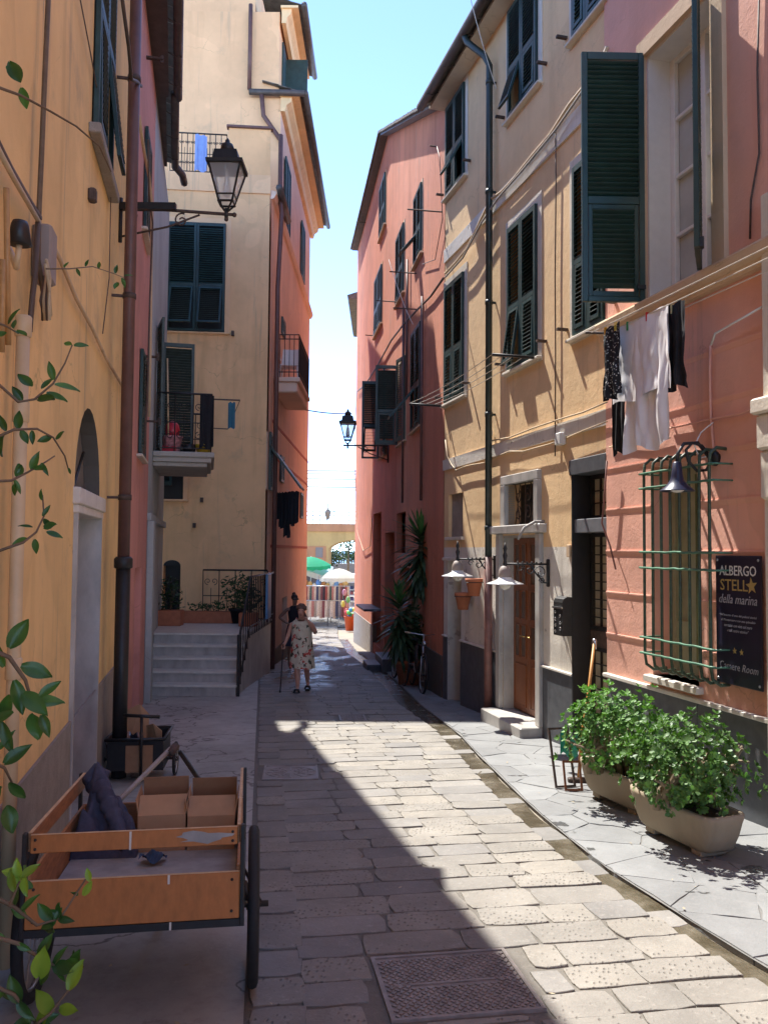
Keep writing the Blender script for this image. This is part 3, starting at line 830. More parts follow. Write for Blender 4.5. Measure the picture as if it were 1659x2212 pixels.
# big window: white casement set back in its reveal, stone architrave
u0, u1, z0w, z1w = rw
am = MB(); am.box(u0 - .16, u0, hY, hY + .045, z0w, z1w + .16); am.box(u1, u1 + .10, hY, hY + .045, z0w, z1w + .16); am.box(u0, u1, hY, hY + .045, z1w, z1w + .16)
W1 = am.build('window_architrave', m_tan, H)
rv = MB()
for (a, b, c, d) in ((u0 + .001, u0 + .03, z0w, z1w), (u1 - .03, u1 - .001, z0w, z1w), (u0 + .03, u1 - .03, z1w - .03, z1w - .001), (u0 + .03, u1 - .03, z0w, z0w + .03)):
    rv.box(a, b, hY - .335, hY - .004, c, d)
rv.build('reveal_lining', m_wplastic, W1)
pb = MB(); pb.box(u0 + .03, u1 - .03, hY - .30, hY - .29, z0w + .03, z1w - .03); P1 = pb.build('window_pane', M('pale_window_glass', (.42, .43, .41), .12, .1, 3, 0), H)
fb = MB(); um = (u0 + u1) / 2
for a, b in ((u0 + .03, u0 + .10), (um - .06, um + .06), (u1 - .10, u1 - .03)): fb.bbox(a, b, hY - .289, hY - .235, z0w + .03, z1w - .03, .006)
for (a, b) in ((u0 + .10, um - .06), (um + .06, u1 - .10)):
    nb = 4
    for k in range(nb + 1):
        z = lerp(z0w + .03, z1w - .08, k / nb); fb.bbox(a, b, hY - .289, hY - .245, z, z + (.07 if k in (0, nb) else .035), .005)
fb.build('casement_frame', m_wplastic, P1)
LH = z1w - z0w
lw = .60
# far leaf swung out square to the view, near leaf swung wide open
tdir = Vector((-1.0, 0.0)); a_n = Vector((FH.n.x, FH.n.y)); a_t = Vector((FH.t.x, FH.t.y))
def open_ang(dx, dy, side):
    v = Vector((dx, dy)).normalized(); return math.atan2(v.dot(a_n), v.dot(a_t) * side)
sh1 = shutter(H, u1, hY + .03, z0w - .02, z1w + .03, lw, -1, m_green, open_ang(-1, -.02, -1), True, .0475, 0.0, .40, label='green louvred leaf swung out over the street', handle=True)
hx = FH.px(1513, 300, .10)[0]
sh2 = shutter(H, hx, .12, z0w - .02, z1w + .03, lw, 1, m_green, open_ang(-.39, -.93, 1), True, .0475, 0.0, .40, label='green louvred leaf swung wide and seen edge on')
for o, s in ((sh1, -1), (sh2, 1)):
    hb = MB(); hb.box(min(0, s * .08), max(0, s * .08), -.035, -.02, .12, .16); hb.build('hinge_strap', m_black, o); hb = MB(); hb.box(s * (lw - .1) - .03, s * (lw - .1) + .03, .02, .05, .02, .10); hb.build('latch', m_black, o)
# barred window
u0, u1, z0g, z1g = rg
bm = MB(); bm.quad((u0, hY - .25, z0g), (u0, hY - .25, z1g), (u1, hY - .25, z1g), (u1, hY - .25, z0g)); G1 = bm.build('barred_window', M('old_window_paint', (.33, .32, .22), .6, .25, 6, .1), H)
fb = MB(); um = (u0 + u1) / 2
for a, b in ((u0, u0 + .07), (um - .05, um + .05), (u1 - .07, u1)): fb.box(a, b, hY - .248, hY - .20, z0g, z1g)
fb.box(u0 + .07, um - .05, hY - .248, hY - .21, z1g - .09, z1g); fb.box(um + .05, u1 - .07, hY - .248, hY - .21, z0g, z0g + .5); fb.build('window_frame', M('sage_paint', (.36, .37, .25), .55, .15, 8, .1), G1)
cb = MB(); cb.grid(lambda s, t: (lerp(u0 + .12, um - .06, s), hY - .185 + .025 * math.sin(s * 24), lerp(z0g + .12, z1g - .10, t)), 30, 1); cb.build('curtain', M('olive_curtain', (.16, .19, .10), .9, .15, 9, .05), G1)
sb = MB(); sb.bbox(u0 - .06, u1 + .06, hY - .2, hY + .07, z0g - .06, z0g, .008); sb.build('sill', m_wmarble, G1)
GR_ = FH.empty('window_grille', 'green painted iron bar grille bellied out over the ground floor window', 'grille')
yo = hY + .17
ul, ur = FH.px(1542, 1200, yo)[0], FH.px(1388, 1200, yo)[0]
zt = FH.px(1455, 985, yo)[1]; zb_ = FH.px(1455, 1462, yo)[1]
zr = [FH.px(1378, yy, yo)[1] for yy in (1026, 1057, 1193, 1226, 1374, 1407)]
nb = 8
for k in range(nb):
    u = lerp(ul + .05, ur - .03, k / (nb - 1)); wob = R.uniform(-.006, .006)
    mb = MB(); mb.tube([(u, hY - .05, zt + .01), (u, hY + .10, zt + .02), (u, yo - .01, zt - .03), (u + wob, yo, zt - .12), (u - wob, yo, (zt + zb_) / 2), (u, yo, zb_ + .14), (u, yo - .015, zb_ + .05), (u, hY + .08, zb_), (u, hY - .05, zb_ + .01)], .0145, 6); mb.build('bar', m_gbar, GR_)
for z in zr:
    mb = MB(); n = 16; mb.tube([(lerp(ul - .02, ur + .03, i / n), yo + .012, z + R.uniform(-.004, .004)) for i in range(n + 1)], .0105, 6); mb.build('cross_bar', m_ggrille, GR_)
    # returns into the wall at both ends
    for u in (ul - .015, ur + .025):
        mb = MB(); mb.tube([(u, yo + .012, z), (u, hY - .03, z)], .008, 6); mb.build('cross_bar_return', m_ggrille, GR_)
# stone portal at the frame's edge
pu = FH.px(1655, 1100, .1)[0]
pm = MB(); pm.bbox(pu - .42, pu, -.1, hY + .09, -.9, 4.6, .01); PT = pm.build('portal_pilaster', m_trim, H)
cz = FH.px(1650, 960, .1)[1]
cp = MB(); cp.bbox(pu - .5, pu + .05, -.1, hY + .17, cz + .22, cz + .34, .015); cp.bbox(pu - .46, pu + .025, -.1, hY + .14, cz - .05, cz + .22, .02); cp.bbox(pu - .42, pu + .01, -.1, hY + .12, cz - .42, cz - .05, .02)
cp.build('portal_capital', m_trim, PT)
# cables on the hotel wall
def cable(B, F, pts, r, mat, name='cable', off=.02):
    """pts: pixels on the wall"""
    P = []
    for p in pts:
        o = p[2] if len(p) > 2 else off; u, z = F.px(p[0], p[1], o); P.append((u, o, z))
    mb = MB(); mb.tube(P, r, 6); return mb.build(name, mat, B)
cable(H, FH, [(1535, 745), (1533, 800), (1535, 900), (1540, 960), (1540, 985)], .012, m_hotel, off=.05)
cable(H, FH, [(1660, 870), (1600, 893), (1536, 905), (1480, 918), (1445, 925)], .009, m_hotel, off=.05)
cable(H, FH, [(1448, 945), (1400, 958), (1350, 956), (1316, 966)], .008, m_tan, off=.05)
cable(H, FH, [(1640, -20), (1636, 150), (1640, 330), (1622, 430), (1620, 515)], .008, m_rust, off=.05)
cable(H, FH, [(1536, 745), (1545, 720), (1580, 700), (1659, 655)], .010, m_wplastic, off=.10)
cable(H, FH, [(1311, 995), (1305, 1080), (1300, 1130), (1318, 1180), (1330, 1230)], .009, m_pipe_p, off=.09)

# sign board
SG = FH.empty('hotel_sign', 'dark navy hotel sign board with white and gold lettering beside barred window', 'sign')
su0, su1 = FH.px(1652, 1340, .05)[0], FH.px(1552, 1340, .05)[0]
sz1 = FH.px(1552, 1200, .05)[1]; sz0 = FH.px(1564, 1474, .05)[1]
m_navy = M('navy_board', (.012, .012, .032), .35, .15, 8, .02); m_gold = M('gold_print', (.42, .30, .10), .45, .05, 9, 0); m_print = M('white_print', (.72, .71, .68), .5, .05, 9, 0); m_gprint = M('pale_grey_print', (.36, .36, .40), .5, .05, 9, 0)
sb = MB(); sb.bbox(su0, su1, hY + .03, hY + .045, sz0, sz1, .006); sb.build('board', m_navy, SG)
for u in (su0 + .03, su1 - .03):
    for z in (sz0 + .035, sz1 - .035):
        mb = MB(); mb.lathe([(.011, 0), (.011, .006), (.006, .009)], (u, hY + .045, z), 8, Matrix.Rotation(math.radians(-90), 4, 'X')); mb.build('screw', m_chrome, SG)
def text(parent, s, u, z, h, w, mat, y, align='CENTER', shear=0.0, bold=0.0, name='lettering', zdir=1):
    cu = bpy.data.curves.new('lettering', 'FONT'); cu.body = s; cu.size = 1.0; cu.align_x = align; cu.shear = shear; cu.offset = bold; cu.extrude = .001; cu.resolution_u = 2
    to = bpy.data.objects.new('tmp', cu); col.objects.link(to)
    dg = bpy.context.evaluated_depsgraph_get(); me = bpy.data.meshes.new_from_object(to.evaluated_get(dg)); bpy.data.objects.remove(to)
    xs = [v.co.x for v in me.vertices]; ysz = [v.co.y for v in me.vertices]
    sx = w / max(1e-6, (max(xs) - min(xs))); sy = h / max(1e-6, (max(ysz) - min(ysz))); cx = (max(xs) + min(xs)) / 2; y0 = min(ysz)
    for v in me.vertices:
        # seen from outside, +u runs to the left
        v.co = Vector((u - (v.co.x - cx) * sx, y + v.co.z * .8, z + (v.co.y - y0) * sy))
    me.update(); return obj(name, me, mat, parent)
sH = sz1 - sz0; sW = su1 - su0; sy_ = hY + .0468; sc_ = (su0 + su1) / 2
def tz(f): return sz1 - f * sH
text(SG, 'ALBERGO', sc_, tz(.155), .078 * sH, sW * .80, m_print, sy_, bold=.006)
text(SG, 'STELL', sc_ + sW * .08, tz(.272), .088 * sH, sW * .60, m_gold, sy_, bold=.006)
def star(u, z, r, mat, parent, y):
    mb = MB(); pts = []
    for i in range(10):
        a = math.pi / 2 + i * math.pi / 5 + .12; rr = r if i % 2 == 0 else r * .42; pts.append((u - rr * math.cos(a), z + rr * math.sin(a)))
    mb.prism(pts, 1, y - .0008, y + .0012); return mb.build('star', mat, parent)
star(sc_ - sW * .30, tz(.228), .066 * sH, m_gold, SG, sy_)
text(SG, 'della marina', sc_, tz(.372), .070 * sH, sW * .82, m_gprint, sy_, shear=.3)
for i, s in enumerate(("\u201cAll\u2019interno di uno dei palazzi storici", "di Monterosso e con uno splendido", "terrazzo con vista sul mare", "e sul centro storico\u201d")):
    text(SG, s, sc_, tz(.478 + i * .038), .024 * sH, sW * (.80, .74, .60, .46)[i], m_gprint, sy_, shear=.3)
star(sc_ + sW * .075, tz(.735), .027 * sH, m_gold, SG, sy_); star(sc_ - sW * .075, tz(.738), .027 * sH, m_gold, SG, sy_)
text(SG, 'Camere', sc_ + sW * .185, tz(.885), .058 * sH, sW * .44, m_gprint, sy_); text(SG, 'Room', sc_ - sW * .25, tz(.885), .056 * sH, sW * .34, m_gprint, sy_, shear=.3)

# --- yellow house, next on the right
FY = FR_at(8.58)
Y = FY.empty('yellow_house', 'yellow ochre house with green shutters, white lower wall and slate dado on the right', 'building')
uN = FY.px(1316, 1000)[0]; uE = FY.px(960, 1000)[0]
zE = FY.px(1010, 158)[1]                                  # top of the wall under the eave
zW = FY.px(1100, 1182)[1]; zD = FY.px(1062, 1404)[1]
wA = FY.rect(967, 1006, 205, 425); wB = FY.rect(964, 1004, 608, 868); wC = FY.rect(1102, 1164, -75, 205)
wD = FY.rect(1101, 1163, 460, 788); wE = FY.rect(1241, 1305, -330, 28); wF = FY.rect(1243, 1310, 300, 700)
# align the storeys
zl0 = (wB[2] + wD[2] + wF[2]) / 3; zl1 = (wB[3] + wD[3]) / 2; zu0 = (wA[2] + wC[2] + wE[2]) / 3; zu1 = wA[3]
wA, wC, wE = [w[:2] + (zu0, zu1) for w in (wA, wC, wE)]; wB, wD, wF = [w[:2] + (zl0, zl1) for w in (wB, wD, wF)]
dB = FY.rect(1086, 1164, 1156, 1552); dT = FY.rect(1098, 1161, 1042, 1134); dB = dB[:2] + (g(FY.world((dB[0]), 0, 0).y) - FY.zb + .13, dB[3])
dN = FY.rect(1240, 1314, 1018, 1590); dN = (max(dN[0], uN + .03), dN[1], -.05, dN[3])
dF = FY.rect(967, 996, 1212, 1500); dF = dF[:2] + (-.35, dF[3])
blind = FY.rect(969, 1000, 1066, 1160)
holes = [wA, wB, wC, wD, wE, wF]
wm = MB(); wall_mesh(wm, uN, uE, zW, zE, [h + (.14,) for h in holes] + [dT + (.2,), blind + (.06,), (dN[0], dN[1], -1.3, dN[3], .24), (dB[0], dB[1], -1.3, dB[3], .20)])
wm.quad((uE, 0, -1.5), (uE, 0, zE), (uE, -.5, zE), (uE, -.5, -1.5)); wm.build('wall', m_yellow, Y)
for a, b in ((uN, dN[0]), (dN[1], dB[0]), (dB[1], uE)):
    wm = MB(); wall_mesh(wm, a, b, zD, zW, [(dF[0], dF[1], -1.3, dF[3], .3)] if b == uE else []); wm.build('lower_wall', m_white, Y)
body(Y, uN - .01, uE - .02, -1.5, zE + .3, -7, -.5, m_yellow)
# inner backs for the openings, side linings of the doors
for r_, dep in ((dN, .24), (dF, .3), (blind, .058)):
    mb = MB(); mb.box(r_[0], r_[1], -dep - .03, -dep + .001, r_[2] - .3, r_[3]); mb.build('recess_back', m_dark if r_ is not blind else m_rough, Y)
segs = [(uN + .002, dN[0]), (dN[1], dB[0]), (dB[1], dF[0]), (dF[1], uE)]
for a, b in segs:
    n = max(1, round((b - a) / .85))
    for i in range(n):
        ua, ub = lerp(a, b, i / n), lerp(a, b, (i + 1) / n)
        if ub - ua < .03: continue
        mb = MB(); mb.bbox(ua + .002, ub - .002, -.3, .014, -1.2, zD - .012, .003); mb.build('slate_slab', m_slate, Y)
    if b - a > .04:
        mb = MB(); mb.bbox(a, b, -.1, .04, zD - .012, zD + .014, .004); mb.build('dado_ledge', m_wmarble, Y)
# string courses
for (yt, yb, xm) in ((925, 955, 1180), (330, 366, 1160)):
    a = FY.px(xm, yb)[1]; b = FY.px(xm, yt)[1]
    mb = MB(); mb.prism([(-.02, a), (.025, a), (.03, b - .02), (.03, b), (-.02, b + .01)], 0, uN + .002, uE + .002); mb.build('string_course', m_white, Y)
    if xm == 1180: zs1 = a
    else: zs2 = a
eave(Y, uN - .3, uE + .12, zE, .26)
for w in (wF, wD, wC, wB, wA, wE):
    fl = {id(wA): (0.5, 0.02), id(wC): (.02, .30), id(wD): (.02, .14)}.get(id(w), (.02, .02))
    window(Y, w, 0, .14, m_green2, individual=w in (wF, wD, wC, wB), flaps=fl)
    # shutter stays / hooks by the sill
    for u in (w[0] - .22, w[1] + .2):
        mb = MB(); mb.box(u - .02, u + .02, 0, .13, w[2] + .12, w[2] + .15); mb.build('shutter_stay', m_rust, Y)
# entrance: marble surround, transom grille, panelled double door, step
u0, u1, z0, z1 = dB
tu0, tu1, tz0, tz1 = dT
fm = MB()
for (a, b, c, d) in ((u0 - .13, u0, z0, z1 + .02), (u1, u1 + .13, z0, z1 + .02)): fm.bbox(a, b, -.30, .055, c, d, .01)
DR = fm.build('door_surround', m_marble, Y)
tm = MB()
for (a, b, c, d) in ((tu0 - .12, tu0, z1 + .13, tz1), (tu1, tu1 + .14, z1 + .13, tz1), (tu0 - .12, tu1 + .14, tz1, tz1 + .12)): tm.bbox(a, b, -.1, .06, c, d, .008)
tm.bbox(u0 - .22, u1 + .22, -.1, .11, z1 + .02, z1 + .13, .012); tm.build('transom_surround', m_marble, DR)
rvb = MB(); rvb.box(u1 - .03, u1 - .001, -.195, -.004, z0, z1); rvb.box(u0 + .001, u0 + .03, -.195, -.004, z0, z1); rvb.box(u0 + .03, u1 - .03, -.195, -.004, z1 - .03, z1 - .001); rvb.build('door_lining', m_marble, DR)
mb = MB(); mb.box(tu0, tu1, -.2, -.18, tz0, tz1); TR = mb.build('transom', m_dark, Y)
tb = MB()
for k in range(6):
    a = lerp(tu0 + .05, tu1 - .05, k / 5)
    tb.tube([(a, -.08, tz0), (a + .1 * math.sin(k * 2.1), -.08, (tz0 + tz1) / 2), (a, -.08, tz1)], .008, 5)
for k in range(3):
    for zz_ in (.3, .7):
        tb.tube(spiral((lerp(tu0, tu1, (k + .5) / 3), -.075, lerp(tz0, tz1, zz_)), .10, .02, k, k + 8, (1, 0, 0), (0, 0, 1), 18), .007, 5)
tb.build('scroll_grille', m_rust, TR)
um = (u0 + u1) / 2 + .06
for (a, b) in ((u0 + .032, um - .003), (um + .003, u1 - .032)):
    db = MB(); db.bbox(a, b, -.19, -.145, z0 + .012, z1 - .035, .004); D1 = db.build('door', m_wood, Y)
    w = b - a; rows = [(.03, .27), (.31, .50), (.53, .70), (.73, .97)]; Hh = z1 - z0 - .05
    for k, (p, q) in enumerate(rows):
        cols = ((.12, .88),) if k == 0 else ((.12, .46), (.54, .88))
        for (c0, c1) in cols:
            pb = MB(); ua, ub = a + w * c0, a + w * c1; za, zb2 = z0 + .012 + Hh * p, z0 + .012 + Hh * q
            pb.box(ua, ub, -.1449, -.132, za, za + .015); pb.box(ua, ub, -.1449, -.132, zb2 - .015, zb2); pb.box(ua, ua + .015, -.1449, -.132, za + .015, zb2 - .015); pb.box(ub - .015, ub, -.1449, -.132, za + .015, zb2 - .015)
            pb.build('panel_moulding', m_wood, D1)
            ib = MB(); ib.box(ua + .015, ub - .015, -.1449, -.140, za + .015, zb2 - .015); ib.build('panel', m_wood if k == 0 else M('door_glass', (.10, .055, .035), .25, .2, 6, 0), D1)
    hb = MB(); hu = b - .05 if b < um else a + .05
    hb.tube([(hu, -.145, z0 + 1.0), (hu, -.10, z0 + 1.0), (hu - .1 * (1 if b < um else -1), -.095, z0 + 1.0)], .010, 6); hb.build('handle', M('brass', (.5, .33, .12), .3, .1, 9, 0, metal=1.0), D1)
sg_ = g(FY.world(u0, 0, 0).y) - FY.zb
mb = MB(); mb.bbox(u0 - .12, (u0 + u1) / 2 - .02, -.30, .30, sg_ - .3, z0, .012); mb.bbox((u0 + u1) / 2 - .018, u1 + .12, -.30, .27, sg_ - .3, z0 - .004, .012); mb.build('doorstep', m_marble, Y)
# glazed iron door nearer
u0, u1, z0, z1 = dN
lm_ = MB(); lm_.box(u1 - .025, u1 - .001, -.235, .03, z0, z1); lm_.build('door_jamb', M('black_slate', (.018, .018, .02), .45, .2, 7, .1), Y)
lt = MB(); lt.bbox(u0 - .02, u1 + .05, -.3, .035, z1 - .01, z1 + .16, .006); lt.build('lintel', m_slate, Y)
rl = FY.px(1276, 1140, 0)[1]
mb = MB(); mb.bbox(u0 + .002, u1 - .03, -.22, .012, rl - .05, rl + .10, .006); mb.build('transom_rail', M('grey_painted_iron', (.16, .165, .18), .4, .15, 8, .05), Y)
def grid_door(za, zb2, nu, nv, nm):
    a, b = u0 + .004, u1 - .034
    pb = MB(); pb.box(a, b, -.23, -.22, za, zb2); D = pb.build(nm, M('obscure_glass', (.46, .42, .31), .35, .15, 5, .05), Y)
    fb = MB(); e = .045
    for (p, q, c, d) in ((a, a + e, za, zb2), (b - e, b, za, zb2), (a + e, b - e, za, za + e), (a + e, b - e, zb2 - e, zb2)): fb.box(p, q, -.2195, -.18, c, d)
    fb.build('door_frame', m_black, D)
    for i in range(1, nu): 
        mb = MB(); u = lerp(a + e, b - e, i / nu); mb.box(u - .008, u + .008, -.2195, -.195, za + e, zb2 - e); mb.build('glazing_bar', m_black, D)
    for i in range(1, nv):
        mb = MB(); z = lerp(za + e, zb2 - e, i / nv); mb.box(a + e, b - e, -.194, -.186, z - .007, z + .007); mb.build('glazing_bar', m_black, D)
    return D
grid_door(rl + .10, z1 - .012, 4, 3, 'fanlight')
Dg = grid_door(rl - 1.12, rl - .05, 4, 10, 'glazed_door')
mb = MB(); mb.box(u0 + .004, u1 - .034, -.23, -.18, rl - 1.30, rl - 1.125); mb.build('lock_rail', m_rust, Y)
grid_door(max(z0 + .02, rl - 2.35), rl - 1.302, 4, 7, 'lower_glazed_door')
# far cellar door and blind window
u0, u1, z0, z1 = dF
mb = MB(); mb.box(u0, u1, -.27, -.25, z0 - .3, z1); mb.build('cellar_door', M('dark_green_door', (.016, .028, .024), .5, .3, 8, .1), Y)
for r_, nm in ((blind, 'ledge'),):
    mb = MB(); mb.bbox(r_[0] - .06, r_[1] + .06, -.02, .05, r_[2] - .05, r_[2], .006); mb.build(nm, m_trim, Y)
mb = MB(); mb.bbox(dF[0] - .05, dF[1] + .12, -.05, .06, dF[3], dF[3] + .05, .006); mb.build('door_lintel', m_trim, Y)
# downpipe
pu_, _ = FY.px(1056, 700, .10)
zj = FY.px(1050, 1203, .10)[1]; gb_ = g(FY.world(pu_, 0, 0).y) - FY.zb
mb = MB(); mb.tube([(pu_ + .25, .40, zE + .03), (pu_ + .22, .36, zE - .12), (pu_ + .04, .16, zE - .40), (pu_, .10, zE - .55), (pu_, .10, zj)], .048, 10); DP = mb.build('downpipe', m_pipe_g, Y)
mb = MB(); mb.tube([(pu_, .10, zj), (pu_, .10, gb_ + .10)], .056, 12); mb.build('cast_iron_section', m_pipe_p, DP)
for k in range(5):
    z = lerp(zj + .4, zE - .8, k / 4); mb = MB(); mb.lathe([(.056, -.03), (.056, .03)], (pu_, .10, z), 12); mb.box(pu_ - .012, pu_ + .012, 0, .06, z - .015, z + .015); mb.build('pipe_bracket', m_pipe_g, DP)
# cable bundle slung along the upper string course, thinner ones along the lower
def wallcable(pts, r, mat, offs=.05):
    return cable(Y, FY, pts, r, mat, off=offs)
wallcable([(962, 590), (985, 566), (1010, 535), (1035, 482), (1060, 430), (1085, 412), (1110, 385), (1150, 335), (1190, 288), (1230, 225), (1262, 185), (1300, 130), (1312, 100)], .022, m_cable, .07)
wallcable([(962, 598), (1000, 556), (1040, 480), (1075, 428), (1130, 365), (1200, 280), (1262, 190), (1310, 112)], .014, m_cable_g, .10)
wallcable([(1200, 285), (1201, 400), (1199, 600), (1200, 760), (1199, 985)], .008, m_cable_d, .03)
wallcable([(962, 950), (966, 985), (975, 1003), (985, 1016), (1003, 1008), (1020, 1004), (1045, 1000), (1075, 985), (1100, 975), (1130, 975), (1155, 968), (1185, 960), (1200, 955)], .010, m_cable, .05)
wallcable([(1060, 952), (1100, 945), (1150, 925), (1210, 905), (1260, 890), (1312, 868)], .010, m_cable, .05)
wallcable([(1225, 945), (1260, 930), (1312, 910)], .008, m_cable, .05)
mb = MB(); u, z = FY.px(1211, 948, .04); mb.bbox(u - .07, u + .07, .002, .085, z - .07, z + .07, .01); mb.build('junction_box', m_wplastic, Y)
mb = MB(); u, z = FY.px(1228, 1190, .02); mb.bbox(u - .04, u + .04, .002, .03, z - .07, z + .07, .006); mb.build('doorbell_plate', m_tan, Y)
mb = MB(); u, z = FY.px(1167, 1130, .05); mb.tube([(u, 0, z + .02), (u, .12, z + .015), (u - .0, .26, z - .06), (u, .34, z - .2)], .018, 6); mb.build('bell_pull_arm', m_cable_g, Y)
wl = MB(); u, z = FY.px(1063, 935, .02); wl.ball((u, .03, z), (.03, .02, .05)); wl.build('wall_vent', m_wplastic, Y)

# --- red house beyond
FP = Frame((PW(13.72), 13.72), (-.13, 1), g(13.72))
P = FP.empty('red_house', 'tall weathered red house beyond the yellow one with sloping roof edge', 'building')
def fp(x, y, off=0): return FP.px(x, y, off)
uend = fp(766, 1250)[0]
k0 = (0.0, fp(957, 240)[1]); k1 = fp(838, 290); k2 = (uend, k1[1] - .15)
topf = lambda u: plerp([k0, k1, k2], u)
holesP = []
wp = {'a': (822, 834, 392, 500), 'b': (897, 913, 412, 560), 'c': (858, 874, 500, 645), 'd': (811, 826, 590, 712), 'e': (891, 911, 708, 925), 'f': (862, 877, 778, 955), 'g': (822, 834, 815, 985)}
RP = {k: FP.rect(*v) for k, v in wp.items()}
drs = [FP.rect(806, 823, 1108, 1380), FP.rect(831, 851, 1150, 1390), FP.rect(862, 884, 1225, 1440)]
drs = [(d[0], d[1], g(FP.world(d[0], 0, 0).y) - FP.zb + .22, d[3]) for d in drs]
smallw = [FP.rect(857, 876, 1107, 1195)]
holesP = [r + (.14,) for r in RP.values()] + [d + (.35,) for d in drs] + [s + (.12,) for s in smallw]
wm = MB(); wall_mesh(wm, 0.01, uend, -1.4, 14, holesP, 0, top=topf, knots=[k1[0], k1[0] * .5])
wm.build('wall', m_red, P)
# end wall and bulk behind
mb = MB(); mb.prism([(0.5, -1.5), (uend, -1.5), (uend, k2[1]), (k1[0], k1[1]), (0.5, topf(.5))], 1, -8, -.4); mb.build('body', m_red, P)
mb = MB(); mb.box(uend - .02, uend, -.4, -.001, -1.5, k2[1]); mb.build('end_wall', m_red, P)
for d in drs + smallw:
    mb = MB(); mb.box(d[0], d[1], -.36, -.34, d[2] - .3, d[3]); mb.build('dark_doorway', m_dark, P)
# roof edge tiles that follow the slope
for (a, b) in ((k0, k1), (k1, k2)):
    tb = MB(); L = math.hypot(b[0] - a[0], b[1] - a[1]); n = max(3, int(L / .3))
    for i in range(n):
        p, q = (lerp(a[0], b[0], i / n), lerp(a[1], b[1], i / n)), (lerp(a[0], b[0], (i + 1.15) / n), lerp(a[1], b[1], (i + 1.15) / n))
        for y0_, y1_ in ((-.6, .10), (.06, .26)):
            e = R.uniform(0, .015)
            tb.prism([(p[0], p[1] + .03 + e), (q[0], q[1] + .0 + e), (q[0], q[1] + .05 + e), (p[0], p[1] + .08 + e)], 1, y0_, y1_)
    tag(tb.build('roof_tiles', m_tile, P), kind='stuff')
    mb = MB(); mb.prism([(a[0], a[1] - .03), (b[0], b[1] - .03), (b[0], b[1] + .02), (a[0], a[1] + .02)], 1, -.3, .20); mb.build('verge_board', m_gutter, P)
for k, r_ in RP.items():
    if k == 'g':
        window(P, r_, 0, .14, None, surround=m_tan, sw=.05)
        shutter(P, r_[0], .04, r_[2], r_[3], .5, 1, m_green, math.radians(170), False, .05, None, label='dark green leaf opened square to the wall')
        shutter(P, r_[1], .04, r_[2], r_[3], .46, -1, m_green, math.radians(94), False, .05, .75)
    elif k == 'f':
        window(P, r_, 0, .14, m_greygreen, ang=(math.radians(12), math.radians(97)), individual=False, surround=m_tan, sw=.05)
    else:
        window(P, r_, 0, .14, m_green2, individual=False, surround=m_tan, sw=.05, flaps=(.03, .7 if k in 'be' else .03))
# base of bare stone at the foot
u0 = fp(806, 1380)[0]; u1 = uend
mb = MB(); zt_ = fp(785, 1336)[1]; mb.prism([(u0, -2), (u1, -2), (u1, fp(768, 1322)[1]), (u0, fp(804, 1350)[1])], 1, -.1, .02); mb.build('stone_base', m_rough, P)
mb = MB(); mb.box(.05, drs[2][0] - .05, -.1, .03, -1.3, fp(920, 1395)[1]); mb.build('low_base', m_darkbase, P)
mb = MB(); u, z = fp(690 + 140, 1198, .2); mb.bbox(drs[0][0] - .1, drs[0][1] + .3, 0, .45, drs[0][2] + .98, drs[0][2] + 1.04, .008); mb.build('door_hood', m_slate, P)
u, z = fp(828, 1395, .3); zz0 = g(FP.world(u, 0, 0).y) - FP.zb
mb = MB(); mb.bbox(u - .8, u + .55, 0, .42, zz0 - .2, zz0 + .30, .01); mb.bbox(u - .55, u + .35, .422, .72, zz0 - .2, zz0 + .15, .01); mb.build('doorsteps', m_slate, P)
for (xa, ya, xb, yb) in ((872, 650, 885, 1085), (880, 560, 882, 860), (912, 640, 926, 1080)):
    a = fp(xa, ya, .06); b = fp(xa, yb, .06); mb = MB(); mb.tube([(a[0], .06, a[1]), (a[0], .06, b[1])], .028, 8); mb.build('wall_pipe', m_pipe_b, P)
cable(P, FP, [(958, 600), (930, 640), (900, 670), (872, 700), (845, 735), (815, 790), (790, 830), (772, 845)], .02, m_cable_d, off=.05)
cable(P, FP, [(771, 845), (768, 900), (766, 1000), (772, 1150), (785, 1190), (800, 1180), (804, 1120)], .012, m_cable, off=.05)
cable(P, FP, [(912, 570), (940, 560), (956, 470), (950, 340), (944, 316)], .008, m_cable_d, off=.05)
for (xa, ya, ln) in ((864, 652, .55), (900, 590, .55), (955, 457, .6), (812, 725, .3), (903, 668, .5), (790, 480, .3), (943, 316, .12)):
    u, z = fp(xa, ya, .0); mb = MB(); mb.tube([(u, -.02, z), (u, ln, z + .01)], .014, 5); mb.build('clothes_rod', m_rust, P)
# annexe roof block at the far end
mb = MB(); a = at(742, 660, 31.5); 
AX = thing('ochre_annexe', 'small ochre roofed block past the end of the red house', 'building', (at(762, 1300, 32).x + 1.2, 33.0, g(33)), 0)
mb.box(-.95, 4, -1.4, 4, -.5, at(757, 660, 32).z - g(33)); mb.build('wall', m_yellow, AX)
mb = MB(); zc_ = at(757, 655, 32).z - g(33); mb.prism([(-1.45, zc_ - .02), (4, zc_ + .0), (4, zc_ + .35), (-.95, zc_ + .3), (-1.5, zc_ + .12)], 1, -1.7, 4); mb.build('roof', m_tile, AX)
mb = MB(); mb.box(-.6, 4, -.6, 3, zc_ + .3, zc_ + 2.3); mb.build('upper_wall', m_yellow, AX)
